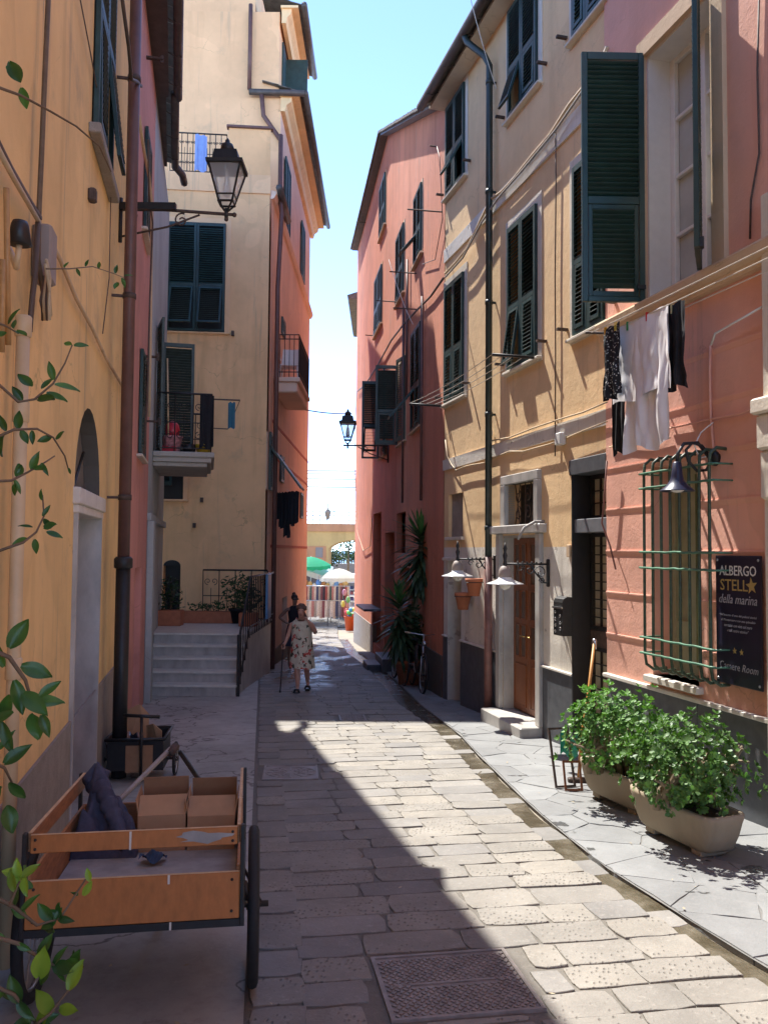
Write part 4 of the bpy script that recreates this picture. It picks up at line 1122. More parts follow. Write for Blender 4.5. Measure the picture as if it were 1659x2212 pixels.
# ------------------------------------------------------------------ buildings on the left
def FL_at(d): return Frame((LW(d), d), (.21, -1), g(d))
FO = FL_at(9.3)
O = FO.empty('ochre_house', 'deep ochre house in shade on the left with arched marble doorway', 'building')
EO = 8.9 + .437                                             # eave height over the street
ow = FO.rect(204, 241, -330, 365); ow = ow[:2] + (ow[2], min(ow[3], EO - .9))
od = FO.rect(153, 208, 1067, 1640); zsp = od[3]
zdad = .55 - FO.zb
du0, du1 = od[0], od[1]; ur_ = (du1 - du0) / 2; uc_ = (du0 + du1) / 2
gO = lambda u: g(FO.world(u, 0, 0).y) - FO.zb
hole = (du0, du1, -.6, zsp + ur_, .34)
wm = MB(); wall_mesh(wm, 0.0, 19, zdad, EO, [(du0, du1, -1.2, zsp + ur_, .34), ow + (.14,)])
# spandrels that turn the head of the doorway into an arch
n = 14; am_ = MB()
arc = [(uc_ + ur_ * math.cos(math.pi * i / n), zsp + ur_ * math.sin(math.pi * i / n)) for i in range(n + 1)]
for i in range(n):
    (a, za), (b, zb2) = arc[i], arc[i + 1]
    wm.quad((a, 0, za), (a, 0, zsp + ur_), (b, 0, zsp + ur_), (b, 0, zb2))
    am_.quad((a, 0, za), (b, 0, zb2), (b, -.34, zb2), (a, -.34, za))
wm.build('wall', m_ochre, O); am_.build('arch_reveal', m_darkbase, O)
wm = MB(); wall_mesh(wm, 0.0, 19, -1, zdad, [(du0, du1, -1, zdad, 0)], .018); wm.quad((0, 0, zdad), (19, 0, zdad), (19, .018, zdad), (0, .018, zdad)); wm.build('rough_dado', m_rough, O)
body(O, 0.0, 19, -1, EO + .05, -7, -.42, m_ochre)
eave(O, -.05, 19, EO, .33, 1.08, gut=True, soffit=m_gutter)  # overhang widens unseen towards the camera, shaped to place its shadow edge
# doorway
jm = MB(); jm.box(du0 + .001, du0 + .035, -.335, .03, -.6, zsp - .1); jm.box(du1 - .035, du1 - .001, -.335, .03, -.6, zsp - .1)
JB = jm.build('door_jamb', m_marble, O)
im = MB(); im.bbox(du0 - .05, du1 + .05, -.335, .05, zsp - .10, zsp + .02, .008); im.bbox(du0 - .02, du1 + .02, -.335, .035, zsp - .16, zsp - .10, .006); im.build('impost', m_wmarble, JB)
fm = MB(); fm.poly([(uc_ + (ur_ - .0) * math.cos(math.pi * i / n), -.13, zsp + .021 + (ur_ - .0) * math.sin(math.pi * i / n)) for i in range(n + 1)]); fm.build('fanlight', M('dusty_fanlight', (.22, .20, .18), .3, .2, 6, 0), O)
fl = MB()
for k in range(1, 5): q = math.pi * k / 5; fl.tube([(uc_, -.12, zsp + .03), (uc_ + ur_ * math.cos(q), -.12, zsp + ur_ * math.sin(q))], .012, 5)
fl.build('fanlight_bars', m_black, O)
db = MB(); db.box(du0 + .036, du1 - .036, -.32, -.28, gO(du0) - .25, zsp - .162); DD = db.build('door', m_wood, O)
for k in range(3):
    pb = MB(); pb.bbox(du0 + .15, uc_ - .06, -.2799, -.262, gO(du1) + .2 + k * .66, gO(du1) + .75 + k * .66, .006); pb.build('panel', m_wood, DD)
    pb = MB(); pb.bbox(uc_ + .06, du1 - .15, -.2799, -.262, gO(du1) + .2 + k * .66, gO(du1) + .75 + k * .66, .006); pb.build('panel', m_wood, DD)
window(O, ow, 0, .14, m_green2, individual=False, surround=None, flaps=(.12, .02))
mb = MB(); mb.bbox(ow[0] - .15, ow[1] + .15, 0, .09, ow[2] - .10, ow[2] - .02, .008); mb.build('sill', m_rough, O)
# cream downpipe near, brown downpipe at the corner
pu, pz = FO.px(42, 1000, .07); zt2 = FO.px(64, 712, .07)[1]
mb = MB(); mb.tube([(pu, .07, zt2), (pu, .07, gO(pu) + .05)], .031, 12); CP = mb.build('downpipe', m_pipe_c, O); CP['label'] = 'cream plastic downpipe'
for zq in (zt2 - .02, zt2 - .42, zt2 - 1.6):
    mb = MB(); mb.lathe([(.032, -.05), (.037, -.045), (.037, .045), (.032, .05)], (pu, .07, zq), 14); mb.build('pipe_collar', m_pipe_c, CP)
pu, _ = FO.px(276, 800, .16); zc2 = FO.px(262, 1215, .16)[1]
mb = MB(); mb.tube([(pu, .16, EO - .3), (pu, .16, zc2)], .055, 12); BP = mb.build('downpipe', m_pipe_b, O); BP['label'] = 'brown painted downpipe at the corner'
mb = MB(); mb.tube([(pu, .16, zc2 - .05), (pu, .16, gO(pu) + .02)], .066, 12); mb.lathe([(.07, -.06), (.085, -.05), (.085, .03), (.066, .05)], (pu, .16, zc2), 14); mb.build('iron_shoe', m_black, BP)
for zq in (zc2 + .6, zc2 + 2.5, zc2 + 4.6):
    mb = MB(); mb.lathe([(.062, -.025), (.062, .025)], (pu, .16, zq), 12); mb.box(pu - .01, pu + .01, 0, .11, zq - .012, zq + .012); mb.build('pipe_bracket', m_rust, BP)
def ocab(pts, r, mat, off=.03, nm='cable'): return cable(O, FO, pts, r, mat, nm, off)
ocab([(105, -20), (97, 160), (90, 330), (83, 480), (82, 560), (95, 640), (100, 690)], .014, m_stem, .05, 'conduit')
ocab([(-10, 300), (20, 360), (60, 430), (85, 470)], .016, m_cable_d, .06)
ocab([(-10, 310), (30, 385), (85, 480)], .012, m_cable, .08)
ocab([(100, 500), (130, 560), (165, 645), (200, 710), (230, 775), (268, 840)], .013, m_tan, .03)
ocab([(170, -20), (195, 110), (222, 260), (240, 400), (236, 600), (222, 720)], .005, m_cable_d, .03)
ocab([(262, -20), (278, 100), (284, 170), (296, 175), (305, 185)], .016, m_cable_d, .20)
for k in range(4):
    ocab([(100, 560), (96 + k * 4, 600), (88 + k * 6, 650), (92 + k * 5, 690), (104 + k * 2, 680), (106, 620), (98, 570)], .008, m_cable if k % 2 else m_cable_d, .07 + .02 * k, 'cable_coil')
ocab([(82, 480), (75, 600), (70, 640), (64, 715)], .014, m_cable_d, .08)
u, z = FO.px(104, 552, .07); mb = MB(); mb.bbox(u - .085, u + .085, .003, .10, z - .145, z + .145, .012); mb.build('junction_box', m_greybox, O)
u, z = FO.px(42, 525, .12)
mb = MB(); mb.lathe([(.036, -.06), (.05, -.055), (.036, .03), (.03, .045), (.01, .045)], (u, .12, z + .05), 14); mb.build('black_cap', m_plastic_k, O)
mb = MB(); mb.tube([(u, .12, z), (u + .02, .12, z - .06), (u, .11, z - .10), (u - .05, .10, z - .09), (u - .09, .07, z - .02), (u - .11, .05, z + .02)], .013, 8); mb.build('corrugated_hose', m_pipe_c, O)
u, z = FO.px(206, 422, .05); mb = MB(); mb.bbox(u - .04, u + .04, 0, .06, z - .05, z + .05, .01); mb.build('shutter_catch', m_rust, O)
# bamboo canes leaning at the very edge
BC = thing('bamboo_canes', 'two bamboo canes fixed upright against the ochre wall at the left edge', 'cane', tuple(FO.world(*[FO.px(12, 700, .1)[0], .1, 0])), 0)
for k, (xa, ya, xb, yb) in enumerate(((14, 405, 18, 745), (6, 560, 4, 760))):
    a = FO.world(FO.px(xa, ya, .12)[0], .12, FO.px(xa, ya, .12)[1]) - BC.location; b = FO.world(FO.px(xb, yb, .12)[0], .12, FO.px(xb, yb, .12)[1]) - BC.location
    mb = MB(); mb.tube([a, a.lerp(b, .5), b], .012, 7); mb.build('cane', M('bamboo', (.40, .22, .08), .5, .2, 14, .1), BC)

# --- coral house
FK = FL_at(12.8)
K = FK.empty('coral_house', 'narrow coral pink house squeezed behind the brown downpipe', 'building')
kL = 3.58; EK = 8.9 - FK.zb
ka = FK.rect(278, 300, 1170, 1490); ka = (.9, 2.0, -.2, 2.1)
wm = MB(); wall_mesh(wm, 0, kL, -1, EK, [ka + (.22,), (1.2, 2.0, 3.6, 5.0, .14), (1.2, 2.0, 6.6, 8.0, .14)]); wm.build('wall', m_lpink, K)
body(K, 0.0, kL - .001, -1, EK, -7, -.45, m_lpink)
mb = MB(); mb.box(ka[0], ka[1], -.24, -.22, -1, ka[3]); mb.build('door', m_lpink, K)
for r_ in ((1.2, 2.0, 3.6, 5.0), (1.2, 2.0, 6.6, 8.0)): window(K, r_, 0, .14, m_green2, individual=False, surround=None)
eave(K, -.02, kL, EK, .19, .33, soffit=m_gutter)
pu = kL - .9
cable(K, FK, [(300, 250), (312, 330), (322, 380), (328, 440), (326, 700), (322, 900)], .02, m_tan, off=.12)
cable(K, FK, [(320, 300), (322, 420), (330, 480), (324, 640), (318, 860), (312, 980)], .012, m_cable_d, off=.16)
for (x, y) in ((333, 125), (325, 770), (330, 910)):
    u, z = FK.px(x, y, .1); mb = MB(); mb.box(u - .03, u + .03, 0, .22, z - .012, z + .012); mb.box(u - .012, u + .012, .18, .22, z - .05, z + .05); mb.build('iron_hook', m_rust, K)

# --- pale blue house with balcony
FB = FL_at(17.3)
Bl = FB.empty('pale_blue_house', 'pale blue grey house with shuttered balcony door next to the coral house', 'building')
bL = (17.3 - 12.8) * math.hypot(.21, 1) - .01; EB = 8.9 - FB.zb
bz = FB.px(392, 955, .5)[1]
bd = (1.9, 3.1, bz + .02, bz + 2.25)
wm = MB(); wall_mesh(wm, 0, bL, -1, EB, [bd + (.16,)]); wm.quad((0, 0, -1), (0, 0, EB), (0, -.5, EB), (0, -.5, -1)); wm.build('wall', m_lblue, Bl)
body(Bl, 0.0, bL, -1, EB, -7, -.45, m_lblue)
mb = MB(); mb.quad((bd[0], -.14, bd[2]), (bd[0], -.14, bd[3]), (bd[1], -.14, bd[3]), (bd[1], -.14, bd[2])); mb.build('balcony_door', m_dark, Bl)
shutter(Bl, bd[0], .03, bd[2], bd[3], .58, 1, m_greygreen, math.radians(92), False, .05, None, label='grey green balcony leaf opened flat to the street')
shutter(Bl, bd[1], .03, bd[2], bd[3], .58, -1, m_greygreen, math.radians(170), False, .05, None)
mb = MB(); mb.bbox(0.02, bL, -.1, .06, 3.0, 3.12, .01); mb.build('string_course', m_lblue, Bl)
mb = MB(); mb.bbox(bL - .5, bL + .0, 0, .10, -1, 3.0, .01); mb.build('pilaster', m_lblue, Bl)
# sloping verge and roof seen from below
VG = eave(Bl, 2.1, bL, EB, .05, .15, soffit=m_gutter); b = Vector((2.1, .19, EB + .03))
c = FB.loc(at(398, 395, 16.0))
mb = MB(); mb.tube([b, b.lerp(c, .5) + Vector((0, .05, 0)), c], .07, 8); mb.build('bent_gutter', m_gutter, VG)
# balcony
u0, u1 = bL - .75 - 2.3, bL - .72; yo = 1.0
u1 = FB.px(330, 960, 0.0)[0]; u0 = u1 - 2.2
BA = thing('balcony', 'small iron railed balcony with worn slab on the pale blue house', 'balcony', tuple(FB.world((u0 + u1) / 2, 0, bz)), FB.rz)
hl = (u1 - u0) / 2
mb = MB(); mb.bbox(-hl, hl, 0.002, yo, -.09, 0, .015); mb.bbox(-hl + .04, hl - .04, .002, yo - .05, -.17, -.09, .01); mb.bbox(-hl + .10, hl - .10, .002, yo - .12, -.24, -.17, .01); mb.build('slab', plaster('stained_slab', (.40, .37, .33), st=.7, pale=.15), BA)
def rail_scroll(parent, P0, P1, h, nm='railing', pan=4, mat=m_black, z0=.06, topr=.018, dens=1):
    """iron railing between two foot points with scrolled panels"""
    P0, P1 = Vector(P0), Vector(P1); d = (P1 - P0); L = d.length; d.normalize(); Z = Vector((0, 0, 1))
    mb = MB(); mb.tube([P0 + Z * h, P1 + Z * h], topr, 6); mb.tube([P0 + Z * z0, P1 + Z * z0], .012, 5); mb.tube([P0 + Z * (h * .5), P1 + Z * (h * .5)], .010, 5)
    for k in range(pan + 1): mb.tube([P0 + d * (L * k / pan), P0 + d * (L * k / pan) + Z * h], .010, 5)
    rl = mb.build(nm, mat, parent)
    sb = MB(); w = L / pan
    for k in range(pan):
        c = P0 + d * (w * (k + .5))
        for (cz, s) in ((h * .78, 1), (h * .28, -1)):
            for sd in (-1, 1):
                sb.tube(spiral(c + Z * cz + d * (sd * w * .2), w * .22, w * .04, -1.57 * s, -1.57 * s + sd * s * 7.5, d, Z, 18), .007, 5)
        sb.tube([c + Z * z0, c + Z * h * .65], .006, 5)
    sb.build('scrollwork', mat, rl); return rl
rail_scroll(BA, (hl - .04, .05, 0), (hl - .04, yo - .06, 0), .98, pan=3)
rail_scroll(BA, (hl - .04, yo - .06, 0), (-hl + .04, yo - .06, 0), .98, pan=7)
rail_scroll(BA, (-hl + .04, .05, 0), (-hl + .04, yo - .06, 0), .98, pan=3)
mb = MB(); mb.tube([(hl - .3, yo - .06, .95), (hl - .4, yo + .42, .97)], .014, 5); mb.tube([(hl - .3, yo - .06, .45), (hl - .4, yo + .22, .46)], .010, 5); mb.tube([(hl - .4, yo + .42, .97), (hl - .4, yo + .22, .46)], .006, 5); mb.build('drying_bracket', m_rust, BA)
def hang(name, label, cat, P, Q, h, mat, amp=.03, n=10, group=None, taper=1.0):
    """cloth hung from the line P-Q"""
    P, Q = Vector(P), Vector(Q); o = thing(name, label, cat, tuple(P), 0, group); d = Q - P; nrm = Vector((-d.y, d.x, 0)).normalized()
    mb = MB(); ph = R.uniform(0, 6)
    def f(s, t):
        c = .5 + (s - .5) * (1 + (taper - 1) * t)
        cr_ = mnoise.noise(Vector((s * 7 + ph, t * 2.2, ph))) + .5 * mnoise.noise(Vector((s * 17, t * 6 + ph, ph)))
        return d * c + Vector((0, 0, -h * t * (1 + .03 * math.sin(s * 9 + ph)) - .012 * math.sin(s * 12 + ph) * (1 - t))) + nrm * (amp * (.25 + t) * (.55 * math.sin(s * 13 + ph + t * 1.5) + .9 * cr_))
    big_ = d.length > .25
    mb.grid(f, 40 if big_ else 14, n * 2 if big_ else n); mb.build('cloth', mat, o); return o
bw = lambda x, y, z: Vector(FB.world((u0 + u1) / 2 + x, y, bz + z))
hang('hanging_towel', 'dark towel hung over the end of the small balcony railing', 'towel', bw(hl - .02, yo - .25, .97), bw(hl - .02, yo - .02, .97), .90, m_blackcloth)
hang('blue_rag', 'small blue cloth pegged to the balcony drying bracket', 'cloth', bw(hl - .36, yo + .22, .92), bw(hl - .36, yo + .34, .92), .45, m_bluecloth, .02)
# things on the balcony
m_red2 = M('red_plastic', (.50, .03, .05), .35, .15, 9, 0)
BK = thing('patterned_bucket', 'red and white patterned bucket on the small balcony', 'bucket', tuple(bw(hl - .22, .30, 0.0)))
mb = MB(); mb.lathe([(.13, 0), (.17, .27), (.18, .27), (.165, .25), (.13, .02)], n=16); mb.build('pail', M('patterned_plastic', (.55, .25, .28), .4, .6, 22, 0), BK)
mb = MB(); mb.ball((0, 0, .36), (.13, .11, .16)); BK2 = mb.build('red_bag', m_red2, None, tuple(bw(hl - .22, .30, 0.02))); tag(BK2, 'red plastic bag bulging out of the bucket', 'bag')
mb = MB(); mb.lathe([(.09, 0), (.12, .14), (.13, .14), (.10, .02)], n=12); tag(mb.build('black_pot', m_plastic_k, None, tuple(bw(hl - .2, .58, 0.0))), 'small black plant pot on the balcony floor', 'pot')
mb = MB(); mb.lathe([(.10, 0), (.16, .14), (.165, .14), (.14, .1), (.09, .02)], n=14); tag(mb.build('yellow_basket', M('yellow_plastic', (.55, .36, .03), .4, .1, 9, 0), None, tuple(bw(hl - .2, .82, 0.0))), 'small yellow plastic basket at the balcony corner', 'basket')
BR = thing('broom', 'long wooden broom pole leaning on the balcony shutter', 'broom', tuple(bw(hl - .12, .25, 0)))
mb = MB(); mb.tube([(0, 0, .02), (-.02, -.12, 1.55)], .014, 6); mb.build('pole', m_plyedge, BR); mb = MB(); mb.bbox(-.12, .12, -.03, .03, 0, .1, .01); mb.build('head', m_red2, BR)

# --- apricot house that faces up the street
FF = Frame((-2.58, 18.1), (-1, -.09), g(18.1))
A = FF.empty('apricot_house', 'apricot plastered house at the bend facing the camera, orange along its side', 'building')
zt_l = FF.px(430, 372)[1]; zt_r = FF.px(535, 277)[1]
fw = FF.rect(361, 487, 480, 716); fw2 = FF.rect(340, 396, 1016, 1078); fd = FF.rect(352, 389, 1222, 1345); uX = 3.4
usp = FF.px(494, 320)[0]
wm = MB(); wall_mesh(wm, 0, uX, -1.2, zt_r, [fw + (.14,), fw2 + (.14,), fd + (.3,)], top=lambda u: zt_r if u < usp + .001 else zt_l, knots=[usp, usp + .002]); wm.build('wall', m_beige, A)
mb = MB(); mb.box(.02, uX, -1.45, -.40, -1.2, zt_l - .1); mb.build('body', m_beige, A)
window(A, fw, 0, .14, m_green2, individual=False, surround=m_beige2, sw=.11, flaps=(.35, .35))
window(A, fw2, 0, .14, None, surround=m_beige2, sw=.09)
for k, (a, b) in enumerate(((fw2[0] + .25, fw2[0] + .42),)):
    shutter(A, a, -.05, fw2[2] + .3, fw2[3] - .02, .3, 1, m_green2, 0, False, .05, None)
mb = MB(); mb.box(fd[0], fd[1], -.32, -.28, fd[2], fd[3]); mb.build('door', m_dark, A)
mb = MB(); n = 12; uc = (fd[0] + fd[1]) / 2; hw = (fd[1] - fd[0]) / 2
mb.poly([(uc + hw * math.cos(math.pi * i / n), .004, fd[3] + .12 * math.sin(math.pi * i / n)) for i in range(n + 1)]); mb.build('door_arch', m_dark, A)
za, zb_ = FF.px(430, 412)[1], FF.px(430, 372)[1]
mb = MB(); mb.bbox(-.02, uX, 0, .03, za, zb_, .005); mb.build('string_course', m_beige2, A)
mb = MB(); mb.bbox(-.05, usp + .05, -.12, .05, zt_r, zt_r + .06, .01); mb.build('parapet_coping', m_pipe_b, A)
mb = MB(); mb.bbox(-.02, 1.35, .002, .06, -1.6, FF.px(540, 1366)[1], .02); mb.build('stone_base', m_darkbase, A)
# window sill shutters' inner curtains and small fittings
for (x, y) in ((503, 720), (436, 1080), (420, 1135)):
    u, z = FF.px(x, y, .03); mb = MB(); mb.box(u - .03, u + .03, 0, .09, z - .05, z + .05); mb.build('wall_hook', m_rust, A)
# terrace railing and cloth
TR0, TR1 = FF.px(490, 330, -.08)[0], FF.px(368, 330, -.08)[0]
rail_scroll(A, (TR0, -.08, zt_l), (TR1, -.08, zt_l), .92, pan=10, nm='terrace_railing')
a = FF.px(421, 310, .0); b = FF.px(447, 312, .0)
hang('terrace_cloth', 'pale blue cloth drying on the upper terrace railing behind the lantern', 'cloth', FF.world(a[0], -.02, zt_l + .88), FF.world(b[0], -.02, zt_l + .84), .82, M('pale_blue_cloth', (.22, .32, .62), .85, .08, 9, .1), .015)
# side wall along the street
SX = -2.56; FS = Frame((SX, 27.6), (0, -1), g(27.6)); sL = 27.6 - 18.1
dz_ = FF.zb - FS.zb
def fs(x, y, off=0): return FS.px(x, y, off)
zc8 = (fs(612, 512)[1] + fs(664, 660)[1]) / 2
zE2 = fs(690, 440, .45)[1]
# parts of A are kept in A's own frame: convert through world
inv = Matrix.Rotation(-FF.rz, 4, 'Z') @ Matrix.Translation(-FF.o)
toA = inv @ (Matrix.Translation(FS.o) @ Matrix.Rotation(FS.rz, 4, 'Z'))
class MBA(MB):
    def build(s, name, mat, parent=None, loc=None, rot=None):
        s.v = [tuple(toA @ Vector(p)) for p in s.v]; return MB.build(s, name, mat, parent, loc, rot)
sw_ = {'s1': (612, 623, 352, 528), 's2': (648, 655, 485, 606), 's3': (605, 612, 690, 726), 's4': (578, 588, 936, 1060), 's5': (602, 609, 985, 1042), 's6': (646, 651, 1065, 1120)}
RSd = {k: FS.rect(*v) for k, v in sw_.items()}
sd1 = FS.rect(607, 618, 1290, 1400); sd1 = (sd1[0], sd1[1], .1, sd1[3])
su = 27.6 - 19.6
hol_u = [RSd['s1'] + (.12,), RSd['s2'] + (.12,)]
wm = MBA(); wall_mesh(wm, 0, su, zc8, zE2, hol_u); wm.build('side_wall_upper', m_peach, A)
wm = MBA(); wall_mesh(wm, 0, sL, -1.2, zc8, [RSd[k] + (.12,) for k in ('s3', 's4', 's5', 's6')] + [sd1 + (.2,)], .02); wm.build('side_wall_lower', m_orange, A)
for k, r_ in RSd.items():
    mb = MBA(); mb.quad((r_[0], -.10, r_[2]), (r_[0], -.10, r_[3]), (r_[1], -.10, r_[3]), (r_[1], -.10, r_[2])); mb.build('side_window', m_dark, A)
    tb = MBA(); um = (r_[0] + r_[1]) / 2
    for (a, b) in ((r_[0], um - .005), (um + .005, r_[1])):
        tb.box(a, a + .05, .03, .07, r_[2], r_[3]); tb.box(b - .05, b, .03, .07, r_[2], r_[3]); tb.box(a + .05, b - .05, .03, .07, r_[2], r_[2] + .07); tb.box(a + .05, b - .05, .03, .07, r_[3] - .07, r_[3])
        z = r_[2] + .1
        while z < r_[3] - .08: tb.box(a + .05, b - .05, .03, .05, z, z + .035); z += .06
    if k != 's4': tb.build('side_shutter', m_green2, A)
    else: tb.build('side_shutter', m_greygreen, A)
mb = MBA(); mb.box(sd1[0], sd1[1], -.2, -.16, -.3, sd1[3]); mb.build('side_door', m_rough, A)
mb = MBA(); mb.prism([(0, zc8 - .12), (.07, zc8 - .10), (.12, zc8), (.12, zc8 + .05), (0, zc8 + .08)], 0, -.1, sL); mb.build('side_cornice', m_peach, A)
mb = MBA(); mb.tube([(su - .1, .2, zc8 + .02), (sL + .1, .2, zc8 + .1)], .08, 8); mb.build('side_gutter', m_gutter, A)
for yy in (905, 1010, 1180):
    z = fs(620, yy)[1] if yy != 905 else fs(610, 935)[1]
    mb = MBA(); mb.box(0, sL - .6, .02, .032, z - .05, z + .02); mb.build('painted_band', M('dark_red_band', (.38, .10, .06), .8, .15, 8, .1), A)
mb = MBA(); mb.prism([(0, 0), (sL - .3, 0), (sL - .3, 0), (0, 0)], 1, 0, .01) if False else mb.box(0, sL - .4, .02, .05, -1.5, fs(640, 1370)[1] + .15); mb.build('side_base', m_darkbase, A)
# the taller block behind, its eaves
bk = MBA(); bk.box(0, su - .06, -8, -.2, -1, zE2 + .02); bk.build('rear_body', m_peach, A)
mb = MBA(); mb.quad((su, 0, zc8 - 2), (su, -8, zc8 - 2), (su, -8, zE2), (su, 0, zE2)); mb.build('set_back_front', m_beige2, A)
def side_eave(z, ua, ub, out, nm):
    mb = MBA(); mb.box(ua, ub, -.02, out, z, z + .06); mb.prism([(0.0, z - .35), (.10, z - .35), (.14, z - .2), (out * .55, z - .12), (out * .6, z), (0.0, z)], 0, ua, ub - .05); mb.build(nm, m_yellow, A)
    tb = MBA(); n = int((ub - ua) / .3)
    for i in range(n):
        a, b = lerp(ua, ub, i / n), lerp(ua, ub, (i + 1) / n); e = R.uniform(0, .02)
        for k in range(3): tb.add([(a, out + .1 - k * .3, z + .065 + e + k * .09), (b - .01, out + .1 - k * .3, z + .065 + e + k * .09), (b - .01, out - .3 - k * .3, z + .18 + e + k * .09), (a, out - .3 - k * .3, z + .18 + e + k * .09), (a, out + .1 - k * .3, z + .09 + e + k * .09), (b - .01, out + .1 - k * .3, z + .09 + e + k * .09), (b - .01, out - .3 - k * .3, z + .2 + e + k * .09), (a, out - .3 - k * .3, z + .2 + e + k * .09)], [(0, 3, 2, 1), (4, 5, 6, 7), (0, 1, 5, 4), (1, 2, 6, 5), (2, 3, 7, 6), (3, 0, 4, 7)])
    tag(tb.build('side_roof_tiles', m_tile, A), kind='stuff')
    mb = MBA(); mb.tube([(ua, out + .15, z + .05), (ub + .05, out + .15, z + .05)], .07, 8); mb.build('side_roof_gutter', m_gutter, A)
side_eave(zE2, -.15, su + .1, .45, 'eave')
mb = MBA(); mb.tube([(su + .12, .58, zE2 + .05), (su + .12, -.75, zE2 + .08)], .075, 8); mb.build('front_gutter_return', m_gutter, A)
zE3 = zE2 + 2.15
mb = MBA(); mb.box(su - 2.6, su - .02, -8, -.06, zE2, zE3); mb.build('top_storey', m_beige2, A)
mb = MBA(); mb.box(su - 2.4, su - .3, -8, -.7, zE3, zE3 + 1.6); mb.build('attic', m_beige2, A)
side_eave(zE3, su - 2.9, su + .15, .40, 'top_eave')
for (ua, ub) in ((su - 1.1, su - .5), (su - 2.3, su - 1.5)):
    mb = MBA(); mb.box(ua, ub, -.06, -.02, zE2 + .45, zE3 - .45); mb.build('top_shutter', m_green2, A)
mb = MBA(); mb.box(su - 1.35, su - 1.32, -.05, .5, zE2 + .35, zE3 - .4); mb.build('top_open_shutter', m_green2, A)
# downpipe down the corner
px_, pz_ = fs(606, 300, .16)
mb = MBA(); uq = fs(605, 420, .14)[0]; uq2 = min(sL - .25, fs(592, 1200, .14)[0])
mb.tube([(su + .1, -.75, zE3 + .1), (su + .1, -.75, zE2 + .15)], .05, 8)
mb.tube([(su + .12, -.45, zE2), (su + .12, -.4, zE2 - .5), (su + .05, .0, zE2 - 1.05), (uq, .14, zE2 - 1.45), (uq, .14, zc8 + .1), (uq + .12, .2, zc8 - .3), (uq2, .14, zc8 - 2.0), (uq2, .14, 0)], .055, 8); mb.build('downpipe', m_pipe_b, A)
# side balcony with plastic chair
bz2 = FS.px(640, 812, .55)[1]; bu1 = fs(589, 800)[0]; 
SB = thing('side_balcony', 'balcony with plain iron bars on the orange side wall', 'balcony', tuple(FS.world(bu1, 0, bz2)), FS.rz)
bl = 2.6; bo = .62
mb = MB(); mb.bbox(-bl, 0, .022, bo, -.10, 0, .01); mb.bbox(-bl + .06, -.06, .022, bo - .06, -.34, -.10, .03); mb.build('slab', m_peach, SB)
rb = MB()
for z in (.98, .88, .12): rb.tube([(-.03, .05, z), (-.03, bo - .03, z), (-bl + .03, bo - .03, z), (-bl + .03, .05, z)], .013, 5)
rb.build('rails', m_black, SB)
def bars(seq):
    for p in seq:
        mb = MB(); mb.tube([(p[0], p[1], 0), (p[0], p[1], .98)], .009, 5); mb.build('baluster', m_black, SB)
bars([(-.03, .05 + (bo - .08) * i / 5) for i in range(6)] + [(-.03 - (bl - .06) * i / 16, bo - .03) for i in range(1, 17)])
CH = thing('plastic_chair', 'white plastic garden chair on the side balcony', 'chair', tuple(FS.world(bu1 - .75, .30, bz2)), FS.rz)
cb = MB()
cb.grid(lambda s, t: (-.22 - .08 * t + .05 * (abs(s - .5) * 2) ** 2, lerp(-.22, .22, s) * (1 - .12 * t), .40 + .48 * t), 6, 4); cb.build('backrest', m_wplastic, CH)
cb = MB(); cb.bbox(-.24, .22, -.23, .23, .38, .42, .015); cb.build('seat', m_wplastic, CH)
for sx in (-.2, .18):
    for sy in (-.2, .2):
        cb = MB(); cb.tube([(sx, sy, .39), (sx * 1.15, sy * 1.12, 0)], .022, 6); cb.build('leg', m_wplastic, CH)
for sy in (-.25, .25):
    cb = MB(); cb.tube([(.2, sy, .40), (.2, sy, .60), (-.25, sy, .62)], .02, 6); cb.build('armrest', m_wplastic, CH)
# sun flap and laundry at the first-floor side window
r4 = RSd['s4']
mb = MBA(); um = (r4[0] + r4[1]) / 2; mb.prism([(.03, r4[2] + .95), (.06, r4[2] + .98), (.75, r4[2] + .05), (.72, r4[2] + .02)], 0, r4[0], r4[1]); mb.build('raised_flap', m_greygreen, A)
for k in range(5):
    x0 = r4[0] + .05 + k * (r4[1] - r4[0] - .1) / 5
    hang('drying_garment', ('black garment under the raised flap, nearest the pipe', 'black shirt hanging second under the raised flap', 'long black garment in the middle under the raised flap', 'short black garment fourth under the raised flap', 'black garment hanging farthest along under the raised flap')[k], 'garment',
         FS.world(x0, .10 + .10 * k, r4[2] - .03), FS.world(x0 + .12, .22 + .12 * k, r4[2] - .03), (.6, .8, 1.0, .75, .7)[k], m_blackcloth, .03, group='laundry under the raised flap')
mb = MBA(); mb.tube([(r4[0] - .1, .45, r4[2] - .02), (r4[1] + .1, .45, r4[2] - .02)], .01, 5); mb.build('drying_rail', m_wplastic, A)

